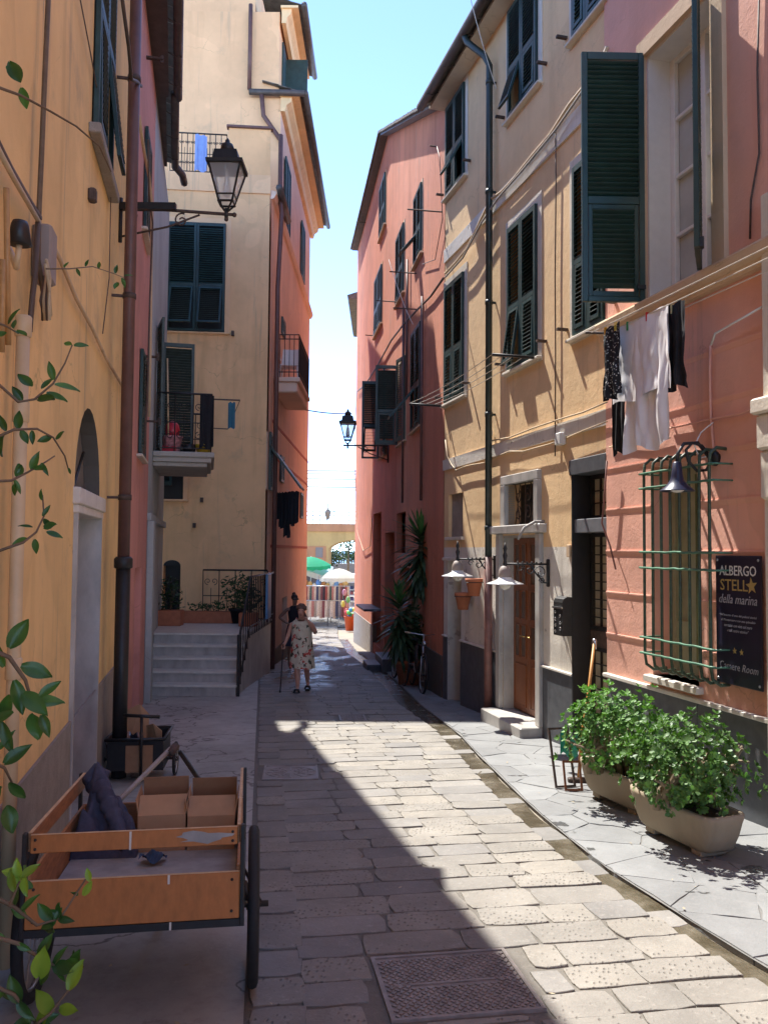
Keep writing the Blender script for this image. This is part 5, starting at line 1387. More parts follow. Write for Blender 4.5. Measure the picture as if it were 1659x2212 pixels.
# marble stairs up to its door -------------------------------------------
ST = thing('marble_stairs', 'flight of pale marble steps with landing before the apricot house', 'stairs', (-3.3, 13.7, g(13.7)))
st_z0 = g(13.7); ris, trd = .182, .285
XR = lambda y: -2.40 - .012 * (y - 13.7)
def XL(y): return LW(y) + .01
for k in range(5):
    y0, y1 = 13.72 + k * trd, 13.72 + (k + 1) * trd if k < 4 else 18.02
    z1_ = ris * (k + 1)
    mb = MB(); a, b = XL(y0) + 3.3, XR(y0) + 3.3
    pts = [(XL(y0) + 3.3, y0 - 13.7), (b, y0 - 13.7), (b - (.0 if k < 4 else .0), y1 - 13.7), (XL(y1) + 3.3, y1 - 13.7)]
    mb.prism(pts, 2, -.4, z1_ - .035); mb.build('riser', m_marble, ST)  # darker than the treads: shade under the nosings put into the colour
    tb = MB(); tb.prism([(XL(y0) + 3.3, y0 - 13.745), (b + .02, y0 - 13.745), (b + .02, y1 - 13.7), (XL(y1) + 3.3, y1 - 13.7)], 2, z1_ - .033, z1_); tb.build('tread', m_wmarble, ST)
ytop = 13.72 + 4 * trd; zl = ris * 5
# outer balustrade, seen almost edge on, and the scrolled one at the back of the landing
mb = MB(); xr = XR(14) + 3.3 + .04
sid = [(13.75 - 13.7, 0.0), (13.75 - 13.7, .62), (ytop - 13.7, zl + .95), (17.9 - 13.7, zl + .95), (17.9 - 13.7, zl + .02), (ytop - 13.7 + .0, zl + .02)]
mb.tube([(xr, sid[1][0], -.1), (xr, sid[1][0], .9), (xr, ytop - 13.7, zl + 1.0), (xr, 4.2, zl + 1.0)], .02, 6)
for k in range(20):
    yy = .05 + k * .215; zb0 = max(0, min(zl, zl * (yy / (ytop - 13.7)))); mb.tube([(xr, yy, zb0 - .05), (xr, yy, .9 + (zl + .1) * min(1, yy / (ytop - 13.7)))], .011, 5)
mb.tube([(xr, .05, .1), (xr, ytop - 13.7, zl + .12), (xr, 4.2, zl + .12)], .014, 5)
mb.build('side_railing', m_black, ST)
mb = MB(); mb.bbox(xr - .025, xr + .025, .02, .08, -.15, 1.0, .006); mb.build('newel_post', m_black, ST)
rail_scroll(ST, (xr - .03, 3.55, zl), (xr - 1.36, 3.55, zl), 1.06, nm='landing_railing', pan=4)
mb = MB(); mb.bbox(xr + .01, xr + .06, 3.0, 3.5, zl + .1, zl + 1.0, .01); mb.build('railing_lit_edge', M('lit_edge_blue', (.13, .27, .45), .4, .1, 8, 0), ST)  # added panel: the lit light-blue edge of the railing put into colour
# planted pots on the landing
def leaf_cloud(c, r, n, size, mat, parent, name='foliage', seed=1, flat=1.0, kind='stuff'):
    rr = random.Random(seed); mb = MB(); c = Vector(c)
    for _ in range(n):
        d = Vector((rr.gauss(0, 1), rr.gauss(0, 1), rr.gauss(0, 1))).normalized() * (rr.random() ** .4)
        p = c + Vector((d.x * r[0], d.y * r[1], d.z * r[2])); s = size * rr.uniform(.6, 1.3)
        a = Vector((rr.gauss(0, 1), rr.gauss(0, 1), rr.gauss(0, .6))).normalized(); b = a.orthogonal().normalized(); b.rotate(Matrix.Rotation(rr.uniform(0, 6.28), 3, a))
        mb.add([p - a * s, p + b * s * .4, p + a * s, p - b * s * .4], [(0, 1, 2, 3)])
    return tag(mb.build(name, mat, parent), kind=kind)
def pot_plant(name, label, loc, r, h, pm, fr, n, seed, box=None):
    o = thing(name, label, 'potted plant', loc)
    mb = MB()
    if box: mb.bbox(-box[0], box[0], -box[1], box[1], 0, h, .012)
    else: mb.lathe([(r * .7, 0), (r * .95, h * .85), (r * 1.06, h * .86), (r * 1.06, h), (r * .9, h), (r * .85, h * .8)], n=14)
    mb.build('pot', pm, o)
    leaf_cloud((0, 0, h + fr[2] * .8), fr, n, .05, m_bush, o, seed=seed)
    sb = MB()
    for k in range(4): sb.tube([(0, 0, h * .8), (R.uniform(-.08, .08), R.uniform(-.08, .08), h + fr[2])], .008, 5)
    sb.build('stem', m_stem, o); return o
LZ = st_z0 + zl
pot_plant('landing_plant', 'bushy plant in a square terracotta pot at the right of the landing', (-2.62, 16.3, LZ), .16, .26, m_terra, (.28, .25, .30), 260, 3, (.17, .14))
pot_plant('landing_plant', 'tall dark leafy plant in a pot behind the landing railing', (-2.95, 16.9, LZ), .17, .30, m_plastic_k, (.34, .28, .42), 300, 4)
pot_plant('flower_trough', 'low terracotta trough of sparse plants along the landing railing', (-3.55, 16.9, LZ), .3, .24, m_terra, (.5, .1, .12), 120, 5, (.55, .10))
pot_plant('landing_plant', 'dark potted plant beside the arched door on the landing', (-4.15, 16.3, LZ), .18, .30, m_terra, (.24, .24, .38), 240, 6, (.24, .15))
# ------------------------------------------------------------------ the end of the street
# railway viaduct
VD = 58.0; vz = g(VD)
V = thing('railway_viaduct', 'ochre and orange railway viaduct with arch closing the street', 'viaduct', (at(690, 1200, VD).x, VD, vz))
x0_ = V.location.x; hTop = at(690, 1131, VD).z - vz; xa = at(709, 1190, VD).x - x0_; spr = at(709, 1189, VD).z - vz; rad = 2.6; crown = at(757, 1168, VD).z - vz
pts = [(-14, 0), (-14, hTop - .55), (14, hTop - .55), (14, 0), (xa + 2 * rad, 0), (xa + 2 * rad, spr)]
n = 14
for i in range(1, n): a = math.pi * i / n; pts.append((xa + rad + rad * math.cos(a), spr + (crown - spr) * 1.15 * math.sin(a)))
pts += [(xa, spr), (xa, 0)]
m_vy = plaster('viaduct_ochre', (.62, .40, .16), st=.3); m_vo = plaster('viaduct_orange', (.55, .26, .13), st=.3)
mb = MB(); mb.prism(pts, 1, 0, 3.5); mb.build('arch_wall', m_vy, V)
mb = MB(); mb.box(-14, 14, -.12, 3.6, hTop - .548, hTop); mb.build('cornice', m_vo, V)
mb = MB(); mb.box(-14, xa - .15, -.06, -.002, spr - .75, spr + .30); mb.build('impost_band', m_vo, V)
wx = at(690, 1187, VD).x - x0_; mb = MB(); mb.box(wx - .25, wx + .25, -.1, -.064, spr - .5, spr + .2); mb.build('niche_window', m_greybox, V)
rb = MB()
for z in (.25, .55, .85): rb.tube([(-14, .1, hTop + z), (14, .1, hTop + z)], .032, 5)
rb.build('railing', M('pale_blue_iron', (.16, .20, .24), .5, .1, 9, 0), V)
for i in range(57):
    mb = MB(); x = -14 + i * .5; mb.box(x - .028, x + .028, .07, .13, hTop, hTop + .87); mb.build('baluster', m_greybox, V)
for i in range(3):
    WL = thing('overhead_line', ('topmost overhead railway wire above the viaduct', 'middle overhead railway wires above the viaduct', 'lowest overhead railway wire above the viaduct')[i], 'wire', (x0_, VD + 1.5, at(690, (1012, 1030, 1048)[i], VD).z), group='overhead railway wires')
    mb = MB(); mb.tube([(-14, 0, 0), (14, 0, -.02)], .06, 5); mb.tube([(-14, .4, -.18), (14, .4, -.20)], .05, 5); mb.build('conductor', m_cable_g, WL)
# greenery and the promenade beyond the arch
for i, (x, y, d, r, s, lb) in enumerate(((752, 1180, 66, (1.3, 1.0, 1.2), .16, 'dark tree hanging into the right of the arch'), (715, 1205, 62, (.9, .7, .7), .12, 'low shrub in front of the viaduct pier'), (652, 1176, 64, (.6, .6, .9), .12, 'sliver of dark tree left of the viaduct pier'))):
    p = at(x, y, d); T = thing('seafront_tree', lb, 'tree', (p.x, d, g(d)))
    mb = MB(); mb.tube([(0, 0, 0), (.05, 0, p.z - g(d))], [.14, .07], 7); mb.build('trunk', m_bark, T)
    leaf_cloud((0, 0, p.z - g(d)), r, 420, s, m_bush, T, 'crown', 20 + i)
BT = thing('sea_wall', 'grey stone sea wall seen under the arch', 'wall', (0, 76, g(76)))
for k in range(9):
    mb = MB(); x = -8 + k * 1.9; mb.bbox(x, x + 1.88, 0, .8, -.5, at(735, 1217, 76).z - g(76) + R.uniform(-.1, .1), .03); mb.build('block', m_rough, BT)
SW = ['first', 'second', 'third', 'fourth', 'fifth', 'sixth', 'seventh', 'eighth', 'ninth', 'tenth', 'eleventh', 'twelfth']
for k in range(12):
    p = at(705 + k * 5.5, 1203, 84); T = thing('headland_tree', 'dark shore tree under the arch, %s from the left' % SW[k], 'tree', (p.x, 84, g(84)), group='row of shore trees under the arch')
    mb = MB(); mb.tube([(0, 0, 0), (0, 0, p.z - g(84))], .08, 5); mb.build('trunk', m_bark, T); leaf_cloud((0, 0, p.z - g(84)), (.35, .3, .5 + .2 * math.sin(k * 2.3)), 60, .16, m_bush, T, 'crown', 60 + k)
# market: parasols, awning stall, racks
def parasol(name, label, p, r, h, mat, drop, tilt=0.0, ribs=8):
    o = thing(name, label, 'parasol', (p.x, p.y, g(p.y)))
    zt = p.z - g(p.y); mb = MB(); mb.tube([(0, 0, 0), (0, 0, zt)], .025, 7); mb.build('pole', m_wplastic, o)
    mb = MB(); n = ribs * 4; vs = [(0, 0, zt)]; rings = 5
    for k in range(1, rings + 1):
        t = k / rings
        for j in range(n):
            q = 2 * math.pi * j / n; sc2 = 1 - .05 * t * abs(math.sin(q * ribs / 2)); vs.append((r * t * math.cos(q) * sc2, r * t * math.sin(q) * sc2, zt - drop * t ** 1.6))
    for j in range(n):
        q = 2 * math.pi * j / n; vs.append((r * math.cos(q), r * math.sin(q), zt - drop - .14 - .05 * (j % 2)))
    fs_ = [(0, 1 + j, 1 + (j + 1) % n) for j in range(n)]
    for k in range(rings):
        for j in range(n): a = 1 + k * n; fs_.append((a + j, a + n + j, a + n + (j + 1) % n, a + (j + 1) % n))
    mb.add(vs, fs_); mb.build('canopy', mat, o, (0, 0, 0), (tilt, 0, 0)); return o
def thincloth(name, c, tr=.5):
    m, t, b = nt(name); b.inputs['Base Color'].default_value = rgb(c); b.inputs['Roughness'].default_value = .8
    x = N(t, 'ShaderNodeBsdfTranslucent'); x.inputs[0].default_value = rgb(c); mx = N(t, 'ShaderNodeMixShader'); mx.inputs[0].default_value = tr
    out = [q for q in t.nodes if q.type == 'OUTPUT_MATERIAL'][0]; t.links.new(b.outputs[0], mx.inputs[1]); t.links.new(x.outputs[0], mx.inputs[2]); t.links.new(mx.outputs[0], out.inputs[0]); return m
parasol('market_parasol', 'bright green market parasol above the stall', at(672, 1202, 41), 1.0, 2, thincloth('green_canvas', (.03, .42, .22)), .38, .10)
parasol('market_parasol', 'big cream dome parasol behind the clothes rack', at(733, 1228, 40), .95, 2, thincloth('cream_canvas', (.70, .68, .60)), .45)
AWN = thing('market_stall', 'market stall with pale blue sloping awning at the end of the street', 'market stall', (at(680, 1300, 41).x, 41, g(41)))
ax0 = AWN.location.x; a1 = at(640, 1222, 41); a2 = at(716, 1248, 41)
mb = MB(); mb.grid(lambda s, t: (lerp(a1.x, a2.x, s) - ax0, -1.0 + 2.6 * t, lerp(a1.z, a2.z, s) - g(41) + .5 * t - .015 * math.sin(s * 20)), 16, 6); mb.build('awning', thincloth('blue_white_canvas', (.42, .55, .62), .4), AWN)
mb = MB(); mb.grid(lambda s, t: (lerp(a1.x, a2.x, s) - ax0, -1.02 - .03 * math.sin(s * 40), lerp(a1.z, a2.z, s) - g(41) - .26 * t), 24, 1); mb.build('valance', thincloth('pale_valance', (.60, .60, .55), .4), AWN)
for x in (a1.x - ax0 + .15, a2.x - ax0 - .1):
    for y in (-.9, 1.4): mb = MB(); mb.tube([(x, y, 0), (x, y, 2.5)], .025, 6); mb.build('post', m_chrome, AWN)
mb = MB(); mb.bbox(a1.x - ax0 + .1, a2.x - ax0 - .1, -.7, 1.2, .65, .75, .01); mb.build('counter', m_cartwood2, AWN)
mb = MB(); mb.quad((a1.x - ax0, 1.5, .4), (a2.x - ax0, 1.5, .4), (a2.x - ax0, 1.5, 2.5), (a1.x - ax0, 1.5, 2.5)); mb.build('back_cloth', M('shade_cloth', (.12, .10, .10), .9, .3, 4, 0), AWN)
gcols = [(.20, .08, .10), (.06, .07, .14), (.42, .20, .19), (.10, .11, .11), (.48, .38, .34), (.05, .045, .07), (.34, .30, .28), (.11, .07, .16), (.56, .50, .47), (.08, .13, .12), (.34, .10, .10), (.22, .21, .26)]
gm_ = [M('garment_cloth_%s' % 'abcdefghijkl'[i], c, .9, .3, 25, .1) for i, c in enumerate(gcols)]
RK = thing('clothes_rack', 'metal clothes rack on wheels in the market', 'clothes rack', (at(702, 1345, 38.5).x, 38.5, g(38.5)))
rx = RK.location.x; L = at(755, 1270, 38.5).x - at(650, 1270, 38.5).x
hA = at(700, 1266, 38.5).z - g(38.5); hB = at(700, 1297, 38.5).z - g(38.5)
mb = MB()
for x in (-L / 2, L / 2): mb.tube([(x, 0, .12), (x, 0, hA)], .018, 6); mb.tube([(x, -.25, .1), (x, .25, .1)], .018, 6)
mb.tube([(-L / 2, 0, hA), (L / 2, 0, hA)], .016, 6); mb.tube([(-L / 2, -.12, hB), (L / 2, -.12, hB)], .016, 6); mb.build('frame', m_chrome, RK)
for x in (-L / 2, L / 2):
    for y in (-.25, .25): mb = MB(); mb.ball((x, y, .05), .05, 8, 5); mb.build('wheel', m_tyre, RK)
ns = 22
pos_words = ['first', 'second', 'third', 'fourth', 'fifth', 'sixth', 'seventh', 'eighth', 'ninth', 'tenth', 'eleventh', 'twelfth', 'thirteenth', 'fourteenth', 'fifteenth', 'sixteenth', 'seventeenth', 'eighteenth', 'nineteenth', 'twentieth', 'twenty-first', 'twenty-second']
for i in range(ns):
    x = rx - L / 2 + .06 + (L - .12) * i / (ns - 1)
    hang('rack_garment', 'garment on the upper rail of the market rack, %s from the left' % pos_words[i], 'garment', Vector((x - .05, 38.45, g(38.5) + hA - .02)), Vector((x + .05, 38.50, g(38.5) + hA - .02)), (hA - hB) * R.uniform(.9, 1.05), gm_[(i * 5 + i // 3) % 12], .025, 5, 'clothes on the upper rail of the market rack', 1.15)
for i in range(18):
    x = rx - L / 2 + .08 + (L - .16) * i / 17
    hang('rack_garment', 'garment on the lower rail of the market rack, %s from the left' % pos_words[i], 'garment', Vector((x - .06, 38.34, g(38.5) + hB - .02)), Vector((x + .06, 38.38, g(38.5) + hB - .02)), R.uniform(.72, .82), gm_[(8, 4, 6, 8, 2, 6, 8, 4, 0, 8, 6, 8, 4, 1, 11, 0, 10, 2)[i]], .025, 5, 'clothes on the lower rail of the market rack', 1.1)
# odds and ends on the stall
for i in range(10):
    p = at(660 + i * 9.5, 1256 + (i % 3) * 4, 40); c = [(.35, .16, .06), (.5, .33, .12), (.6, .6, .55), (.12, .25, .5)][i % 4]
    o = thing('hanging_bag', 'bag or hat hung under the market awning, %s from the left' % pos_words[i], 'bag', tuple(p), 0, 'goods under the market awning')
    mb = MB(); mb.lathe([(.02, .1), (.10, .05), (.14, -.1), (.11, -.2), (.02, -.22)], n=10); mb.build('bag_body', M('goods_colour', c, .8, .2, 9, .1), o)
    mb = MB(); mb.tube([(-.08, 0, .05), (0, 0, .3), (.08, 0, .05)], .008, 5); mb.build('strap', m_cable_d, o)
OB = thing('orange_bin', 'orange red bucket full of toys at the market corner', 'bucket', (at(757, 1352, 36).x, 36, g(36)))
mb = MB(); mb.lathe([(.20, 0), (.28, .62), (.30, .62), (.26, .58), (.18, .05)], n=16); mb.build('tub', M('orange_plastic', (.60, .10, .03), .4, .1, 9, 0), OB)
for i in range(9):
    mb = MB(); q = i * 2.4; mb.ball((.15 * math.cos(q), .15 * math.sin(q), .66 + .12 * (i % 3)), R.uniform(.07, .11), 8, 5)
    mb.build('toy', M('toy_colour', [(.6, .05, .05), (.7, .6, .05), (.05, .3, .6), (.1, .5, .1)][i % 4], .4, .1, 9, 0), OB)
for i in range(4):
    p = at((748, 741, 752, 744)[i], (1322, 1305, 1296, 1280)[i], 36.5)
    o = thing('inflatable_toy', ('red beach toy hung by the market corner', 'yellow beach toy hung by the market corner', 'green beach toy hung by the market corner', 'pink beach toy hung by the market corner')[i], 'toy', tuple(p), 0, 'beach toys at the market corner')
    mb = MB(); mb.ball((0, 0, 0), (.10, .08, .15), 8, 6); mb.build('body', M('toy_vinyl', [(.45, .09, .08), (.5, .42, .08), (.15, .35, .12), (.45, .2, .28)][i], .35, .2, 6, 0), o)
    mb = MB(); mb.tube([(0, 0, .22), (0, 0, .5)], .006, 5); mb.build('string', m_rope, o)
WS = thing('white_stall', 'pale covered stall behind the cream parasol', 'market stall', (at(745, 1300, 46).x, 46, g(46)))
mb = MB(); mb.prism([(-.9, 1.9), (.9, 1.9), (.75, 2.35), (-.75, 2.35)], 1, -1, 1); mb.build('roof', m_whitecloth, WS)
for x in (-.8, .8):
    for y in (-.9, .9): mb = MB(); mb.tube([(x, y, 0), (x, y, 1.95)], .03, 6); mb.build('post', m_chrome, WS)
for k in range(5): mb = MB(); mb.bbox(-.85, .85, -.9, .2, .3 + k * .3, .34 + k * .3, .01); mb.build('shelf', m_wplastic, WS)
for k in range(5):
    mb = MB()
    for j in range(6): mb.box(-.8 + j * .27, -.8 + j * .27 + .2, -.8, -.2, .342 + k * .3, .342 + k * .3 + .16)
    mb.build('stacked_goods', gm_[(k * 3 + 1) % 12], WS)
# ------------------------------------------------------------------ lanterns and lamps
def lantern(name, label, P, Q, s, arm_tail=.0):
    """street lantern standing on an arm that runs from wall point P to Q"""
    P, Q = Vector(P), Vector(Q); o = thing(name, label, 'street lamp', tuple(P))
    d = Q - P; L = d.length; dn = d.normalized(); Z = Vector((0, 0, 1))
    ab = MB(); ab.tube([-dn * arm_tail, d + dn * .06], .020 * s, 8); 
    ab.tube([Vector((0, 0, -.36 * s)), dn * (L * .45) + Z * (-.20 * s), dn * (L * .75) + Z * (-.03 * s)], .013 * s, 6)
    ab.tube(spiral(dn * (L * .58) + Z * (-.11 * s), .085 * s, .02 * s, 1.2, 9, dn, Z, 20), .010 * s, 5)
    ab.tube(spiral(dn * (L * .12) + Z * (-.10 * s), .075 * s, .02 * s, 3, -4, dn, Z, 18), .010 * s, 5); ab.ball(d + dn * .08, .028 * s); ab.ball(d + Z * (-.06 * s), .026 * s, 8, 5)
    ab.build('arm', m_rust, o)
    bb = MB(); bb.tube([Z * (-.42 * s) + dn * .01, Z * (.1 * s) + dn * .01], .025 * s, 6); bb.build('wall_plate', m_black, o)
    # frame
    r0, r1, h0, h1 = .085 * s, .185 * s, .13 * s, .55 * s
    fb = MB(); cs = [Vector((a, b, 0)) for a in (-1, 1) for b in (-1, 1)]; ordr = [0, 1, 3, 2]
    for c in cs:
        fb.tube([d + c * (r0 * .9) + Z * h0, d + c * r1 + Z * h1], .013 * s, 5); fb.tube([d + Z * (.02 * s), d + c * (r0 * .35) + Z * (.06 * s), d + c * (r0 * .9) + Z * h0], .012 * s, 5)
    for (r, h, q) in ((r0, h0, .014), (lerp(r0, r1, .18), lerp(h0, h1, .18), .010), (r1, h1, .018)):
        loop = [d + cs[i] * r + Z * h for i in ordr]; fb.tube(loop, q * s, 4, closed=True)
    fb.tube([d - Z * .06 * s, d + Z * .07 * s], .022 * s, 8); fb.build('lantern_frame', m_black, o)
    gb = MB()
    for i in range(4):
        a, b = cs[ordr[i]], cs[ordr[(i + 1) % 4]]; gb.quad(d + a * r0 * .93 + Z * h0, d + b * r0 * .93 + Z * h0, d + b * r1 * .96 + Z * h1, d + a * r1 * .96 + Z * h1)
    gb.build('glass', m_lampglass, o)
    tb = MB(); M45 = Matrix.Rotation(0, 4, 'Z'); q2 = math.sqrt(2)
    tb.lathe([(r1 * 1.12 * q2, h1 - .01 * s), (r1 * 1.14 * q2, h1 + .03 * s), (r1 * .80 * q2, h1 + .06 * s), (r1 * .70 * q2, h1 + .17 * s), (r1 * .42 * q2, h1 + .19 * s)], d, 4, a0=math.pi / 4, smooth=False)
    tb.lathe([(r1 * .40, h1 + .18 * s), (r1 * .44, h1 + .23 * s), (r1 * .34, h1 + .28 * s), (r1 * .16, h1 + .30 * s), (r1 * .14, h1 + .33 * s), (r1 * .02, h1 + .36 * s)], d, 12); tb.build('roof', m_black, o)
    lb = MB(); lb.lathe([(.01 * s, .20 * s), (.045 * s, .23 * s), (.05 * s, .30 * s), (.03 * s, .42 * s), (.018 * s, .47 * s), (.02 * s, .53 * s)], d, 12); lb.build('bulb', m_bulb, o)
    return o
pw = Vector(FO.world(FO.px(250, 452, 0)[0] * 0 + FO.px(262, 700, 0)[0] + .15, 0, 0)); dl = pw.y
Ql = at(489, 462, 8.2); Pl = Vector((LW(8.15) + .005, 8.15, Ql.z + .05))
lantern('street_lantern', 'old black four sided lantern on scrolled iron arm by the brown downpipe', Pl, Ql, .86)
mb = MB(); mb.box(-.02, .56, -.03, .03, -.035, .035); 
LBX = [o for o in bpy.data.objects if o.name.startswith('street_lantern')][0]; mb.build('arm_sleeve', m_black, LBX, (0, 0, .0), (0, 0, 0))
pq = at(751, 962, 20.5); pr = FP.world(fp(862, 968)[0], 0, fp(862, 968)[1]); pr = Vector((PW(20.5) - .005, 20.5, pq.z + .0))
lantern('street_lantern', 'far black lantern on a thin arm over the street against the sky', pr, pq, 1.0)
for k, (x, y, d, lb) in enumerate(((656, 1130, 50, 'small far lantern on the left before the viaduct'), (708, 1118, 52, 'small far lamp hung before the viaduct'))):
    p = at(x, y, d); o = thing('far_lantern', lb, 'street lamp', tuple(p))
    mb = MB(); mb.lathe([(.10, -.12), (.20, .3), (.22, .32), (.10, .5), (.02, .62)], n=6); mb.build('lantern_body', m_greybox, o)
    mb = MB(); mb.tube([(0, 0, -.1), (-.6, 0, -.15)] if k == 0 else [(0, 0, .6), (0, 0, .9)], .03, 5); mb.build('arm', m_black, o)
# wires across the street
def wire(label, P, Q, s, r=.008, mat=m_cable_d, n=12):
    P = Vector(P); o = thing('street_wire', label, 'wire', tuple(P)); mb = MB(); mb.tube([p - P for p in sag(P, Q, s, n)], r, 5); mb.build('cable', mat, o); return o
wire('dark wire strung across the street before the sky', at(655, 884, 26), at(760, 893, 26.5), .05, .02)
wire('thin wire strung across in front of the viaduct', at(648, 1085, 45), at(757, 1108, 45), .1, .015)
wire('pale cord dangling from the yellow eave', at(1015, -10, 11), at(1072, 190, 11.2), .05, .006, m_rope)
wire('pale washing cord on the red house front', at(840, 560, 19), at(892, 700, 16), .1, .006, m_rope)
# barn lamps on ornamental brackets
def barn_lamp(name, label, F, x, y, dist, s=1.0):
    u, z = F.px(x, y, 0.0); o = F.empty(name, label, 'wall lamp'); o.location = F.world(u, .002, z)
    mb = MB(); mb.bbox(-.03, .03, 0, .025, -.17, .16, .008); mb.build('wall_plate', m_black, o)
    ab = MB(); ab.tube([(0, .02, .10), (0, dist, .10)], .012, 7); ab.tube([(0, .02, -.12), (0, .06, -.12), (0, .16, -.02), (0, .24, .09)], .010, 6)
    for (c, r, a0, a1) in (((0, .11, .0), .085, 0, 8), ((0, .25, .03), .06, 2, 9), ((0, .36, .05), .045, 3, -4), ((0, .09, -.10), .04, 0, 7)):
        ab.tube(spiral(c, r, .012, a0, a1, (0, 1, 0), (0, 0, 1), 18), .007, 5)
    for k in range(6): ab.ball((0, .1 + k * .06, .118), .012, 6, 4)
    ab.lathe([(.018, -.04), (.026, .02), (.016, .06), (.03, .12), (.014, .16), (.026, .20), (.004, .27)], (0, dist, .08), 10); ab.build('bracket', m_black, o)
    sb = MB(); sb.lathe([(.02, .06), (.05, .05), (.075, .0), (.08, -.06), (.075, -.075)], (0, dist, .02), 16); sb.build('neck', m_greybox, o)
    tb = MB(); prof = [(.07, -.045), (.085, -.075), (.13, -.10), (.20, -.125), (.215, -.135), (.205, -.135), (.125, -.108), (.08, -.085), (.065, -.06)]
    n = 24; vs = []; 
    for (r, zz_) in prof:
        for j in range(n): q = 2 * math.pi * j / n; e = (1 + .05 * math.sin(q * 8)) if r > .15 else 1; vs.append((r * e * math.cos(q), dist + r * e * math.sin(q), zz_))
    fs_ = [(i * n + j, i * n + (j + 1) % n, (i + 1) * n + (j + 1) % n, (i + 1) * n + j) for i in range(len(prof) - 1) for j in range(n)]
    tb.add(vs, fs_, True); tb.build('shade', m_enamel, o)
    lb = MB(); lb.ball((0, dist, -.13), .075, 12, 8); lb.build('bulb', m_bulb, o); return o
barn_lamp('wall_lamp', 'white shaded lamp on scrolled bracket left of the green downpipe', FY, 1070, 1224, .55)
barn_lamp('wall_lamp', 'white shaded lamp on scrolled bracket beside the brown door', FY, 1186, 1237, .56)
# gooseneck lamp on the hotel
u, z = FH.px(1546, 990, hY); GN = FH.empty('gooseneck_lamp', 'dark metal gooseneck lamp with bell shade over the barred window', 'wall lamp'); GN.location = FH.world(u, hY, z)
mb = MB(); mb.lathe([(.065, 0), (.06, .03), (.03, .05)], n=14, M=Matrix.Rotation(math.radians(-90), 4, 'X')); mb.build('wall_rose', m_black, GN)
mb = MB(); mb.tube([(0, .03, 0), (.0, .09, -.10), (.0, .18, -.11), (.0, .26, -.03), (.0, .28, .06), (.0, .22, .12), (.0, .13, .10), (0, .06, .02)], .013, 8, caps=True); mb.tube([(0, .06, .0), (0, .17, .125), (0, .30, .11), (0, .36, .02), (0, .365, -.06)], .014, 8); mb.build('neck', m_black, GN)
mb = MB(); mb.lathe([(.02, -.04), (.035, -.05), (.045, -.15), (.05, -.17), (.055, -.19), (.09, -.24), (.135, -.275), (.14, -.283), (.13, -.28), (.08, -.24), (.05, -.2)], (0, .365, 0), 22); mb.build('shade', M('navy_enamel', (.02, .022, .05), .35, .1, 9, 0), GN)
mb = MB(); mb.ball((0, .365, -.265), (.06, .06, .03), 10, 6); mb.build('bulb', m_enamel, GN)
mb = MB(); mb.tube([(0.0, .05, .02), (.02, .14, .0), (.0, .2, .1), (.05, .1, .22), (.0, .02, .3)], .006, 5); mb.build('loose_cable', m_wplastic, GN)
# letterbox and hanging pots
u, z = FY.px(1211, 1334, .12); LBx = FY.empty('letterbox', 'black cast iron letterbox with rounded top beside the brown door', 'letterbox'); LBx.location = FY.world(u, .003, z)
mb = MB(); mb.prism([(0, -.20), (.15, -.20), (.15, .17), (.135, .21), (.09, .235), (.03, .23), (0, .20)], 0, -.11, .11); mb.build('case', m_black, LBx)
mb = MB(); mb.box(-.115, .115, .15, .165, .10, .12)
for k in range(7): mb.tube(spiral((0.06 * (-1) ** k, .154, -.16 + k * .036), .022, .006, k, k + 6, (1, 0, 0), (0, 0, 1), 10), .004, 4)
tag(mb.build('relief', m_chrome, LBx), kind='stuff')
for k, (x, y, lb) in enumerate(((1018, 1268, 'empty terracotta pot hung higher on the white wall by the dark door'), (994, 1298, 'empty terracotta pot hung lower on the white wall by the dark door'))):
    u, z = FY.px(x + 8, y, .13); o = FY.empty('hanging_pot', lb, 'flower pot', 'terracotta pots on the white wall'); o.location = FY.world(u, .003, z)
    mb = MB(); mb.lathe([(.075, -.13), (.115, .07), (.125, .07), (.13, .12), (.12, .12), (.10, .05), (.07, -.1)], (0, .14, 0), 16); mb.build('pot', m_terra, o)
    mb = MB(); mb.tube([(0.128 * math.cos(q), .14 + .128 * math.sin(q), .065) for q in [i * math.pi / 8 for i in range(16)]], .005, 4, closed=True); mb.tube([(0, .012, .065), (0, -.02, .065)], .006, 4); mb.build('iron_ring', m_black, o)
# ------------------------------------------------------------------ handcart
def wheel(parent, c, r, w, spokes=18, name='wheel', tyre=.022):
    """wheel standing in the local yz plane at c"""
    c = Vector(c); ring = lambda rr, n=36: [c + Vector((0, rr * math.cos(q), rr * math.sin(q))) for q in [2 * math.pi * i / n for i in range(n)]]
    mb = MB(); mb.tube(ring(r - tyre), tyre, 8, closed=True); W = mb.build(name, m_tyre, parent)
    mb = MB(); mb.tube(ring(r - tyre * 2.1), .009, 6, closed=True); mb.build('rim', m_chrome, W)
    mb = MB(); mb.tube([c - Vector((w, 0, 0)), c + Vector((w, 0, 0))], .024, 10); mb.build('hub', m_black, W)
    mb = MB()
    for i in range(spokes):
        q = 2 * math.pi * i / spokes; s = 1 if i % 2 else -1
        mb.tube([c + Vector((s * w * .7, .02 * math.cos(q + .9), .02 * math.sin(q + .9))), c + Vector((0, (r - tyre * 2) * math.cos(q), (r - tyre * 2) * math.sin(q)))], .0016, 4)
    tag(mb.build('spokes', m_chrome, W), kind='stuff'); return W
CT = thing('handcart', 'two wheeled wooden handcart with orange plywood sides in the left foreground', 'handcart', (-1.03, 3.75, g(3.75)), .155)
tiltc = Matrix.Rotation(-.045, 4, 'X')
hw, yr, yf, zb0 = .405, -.45, .62, .445
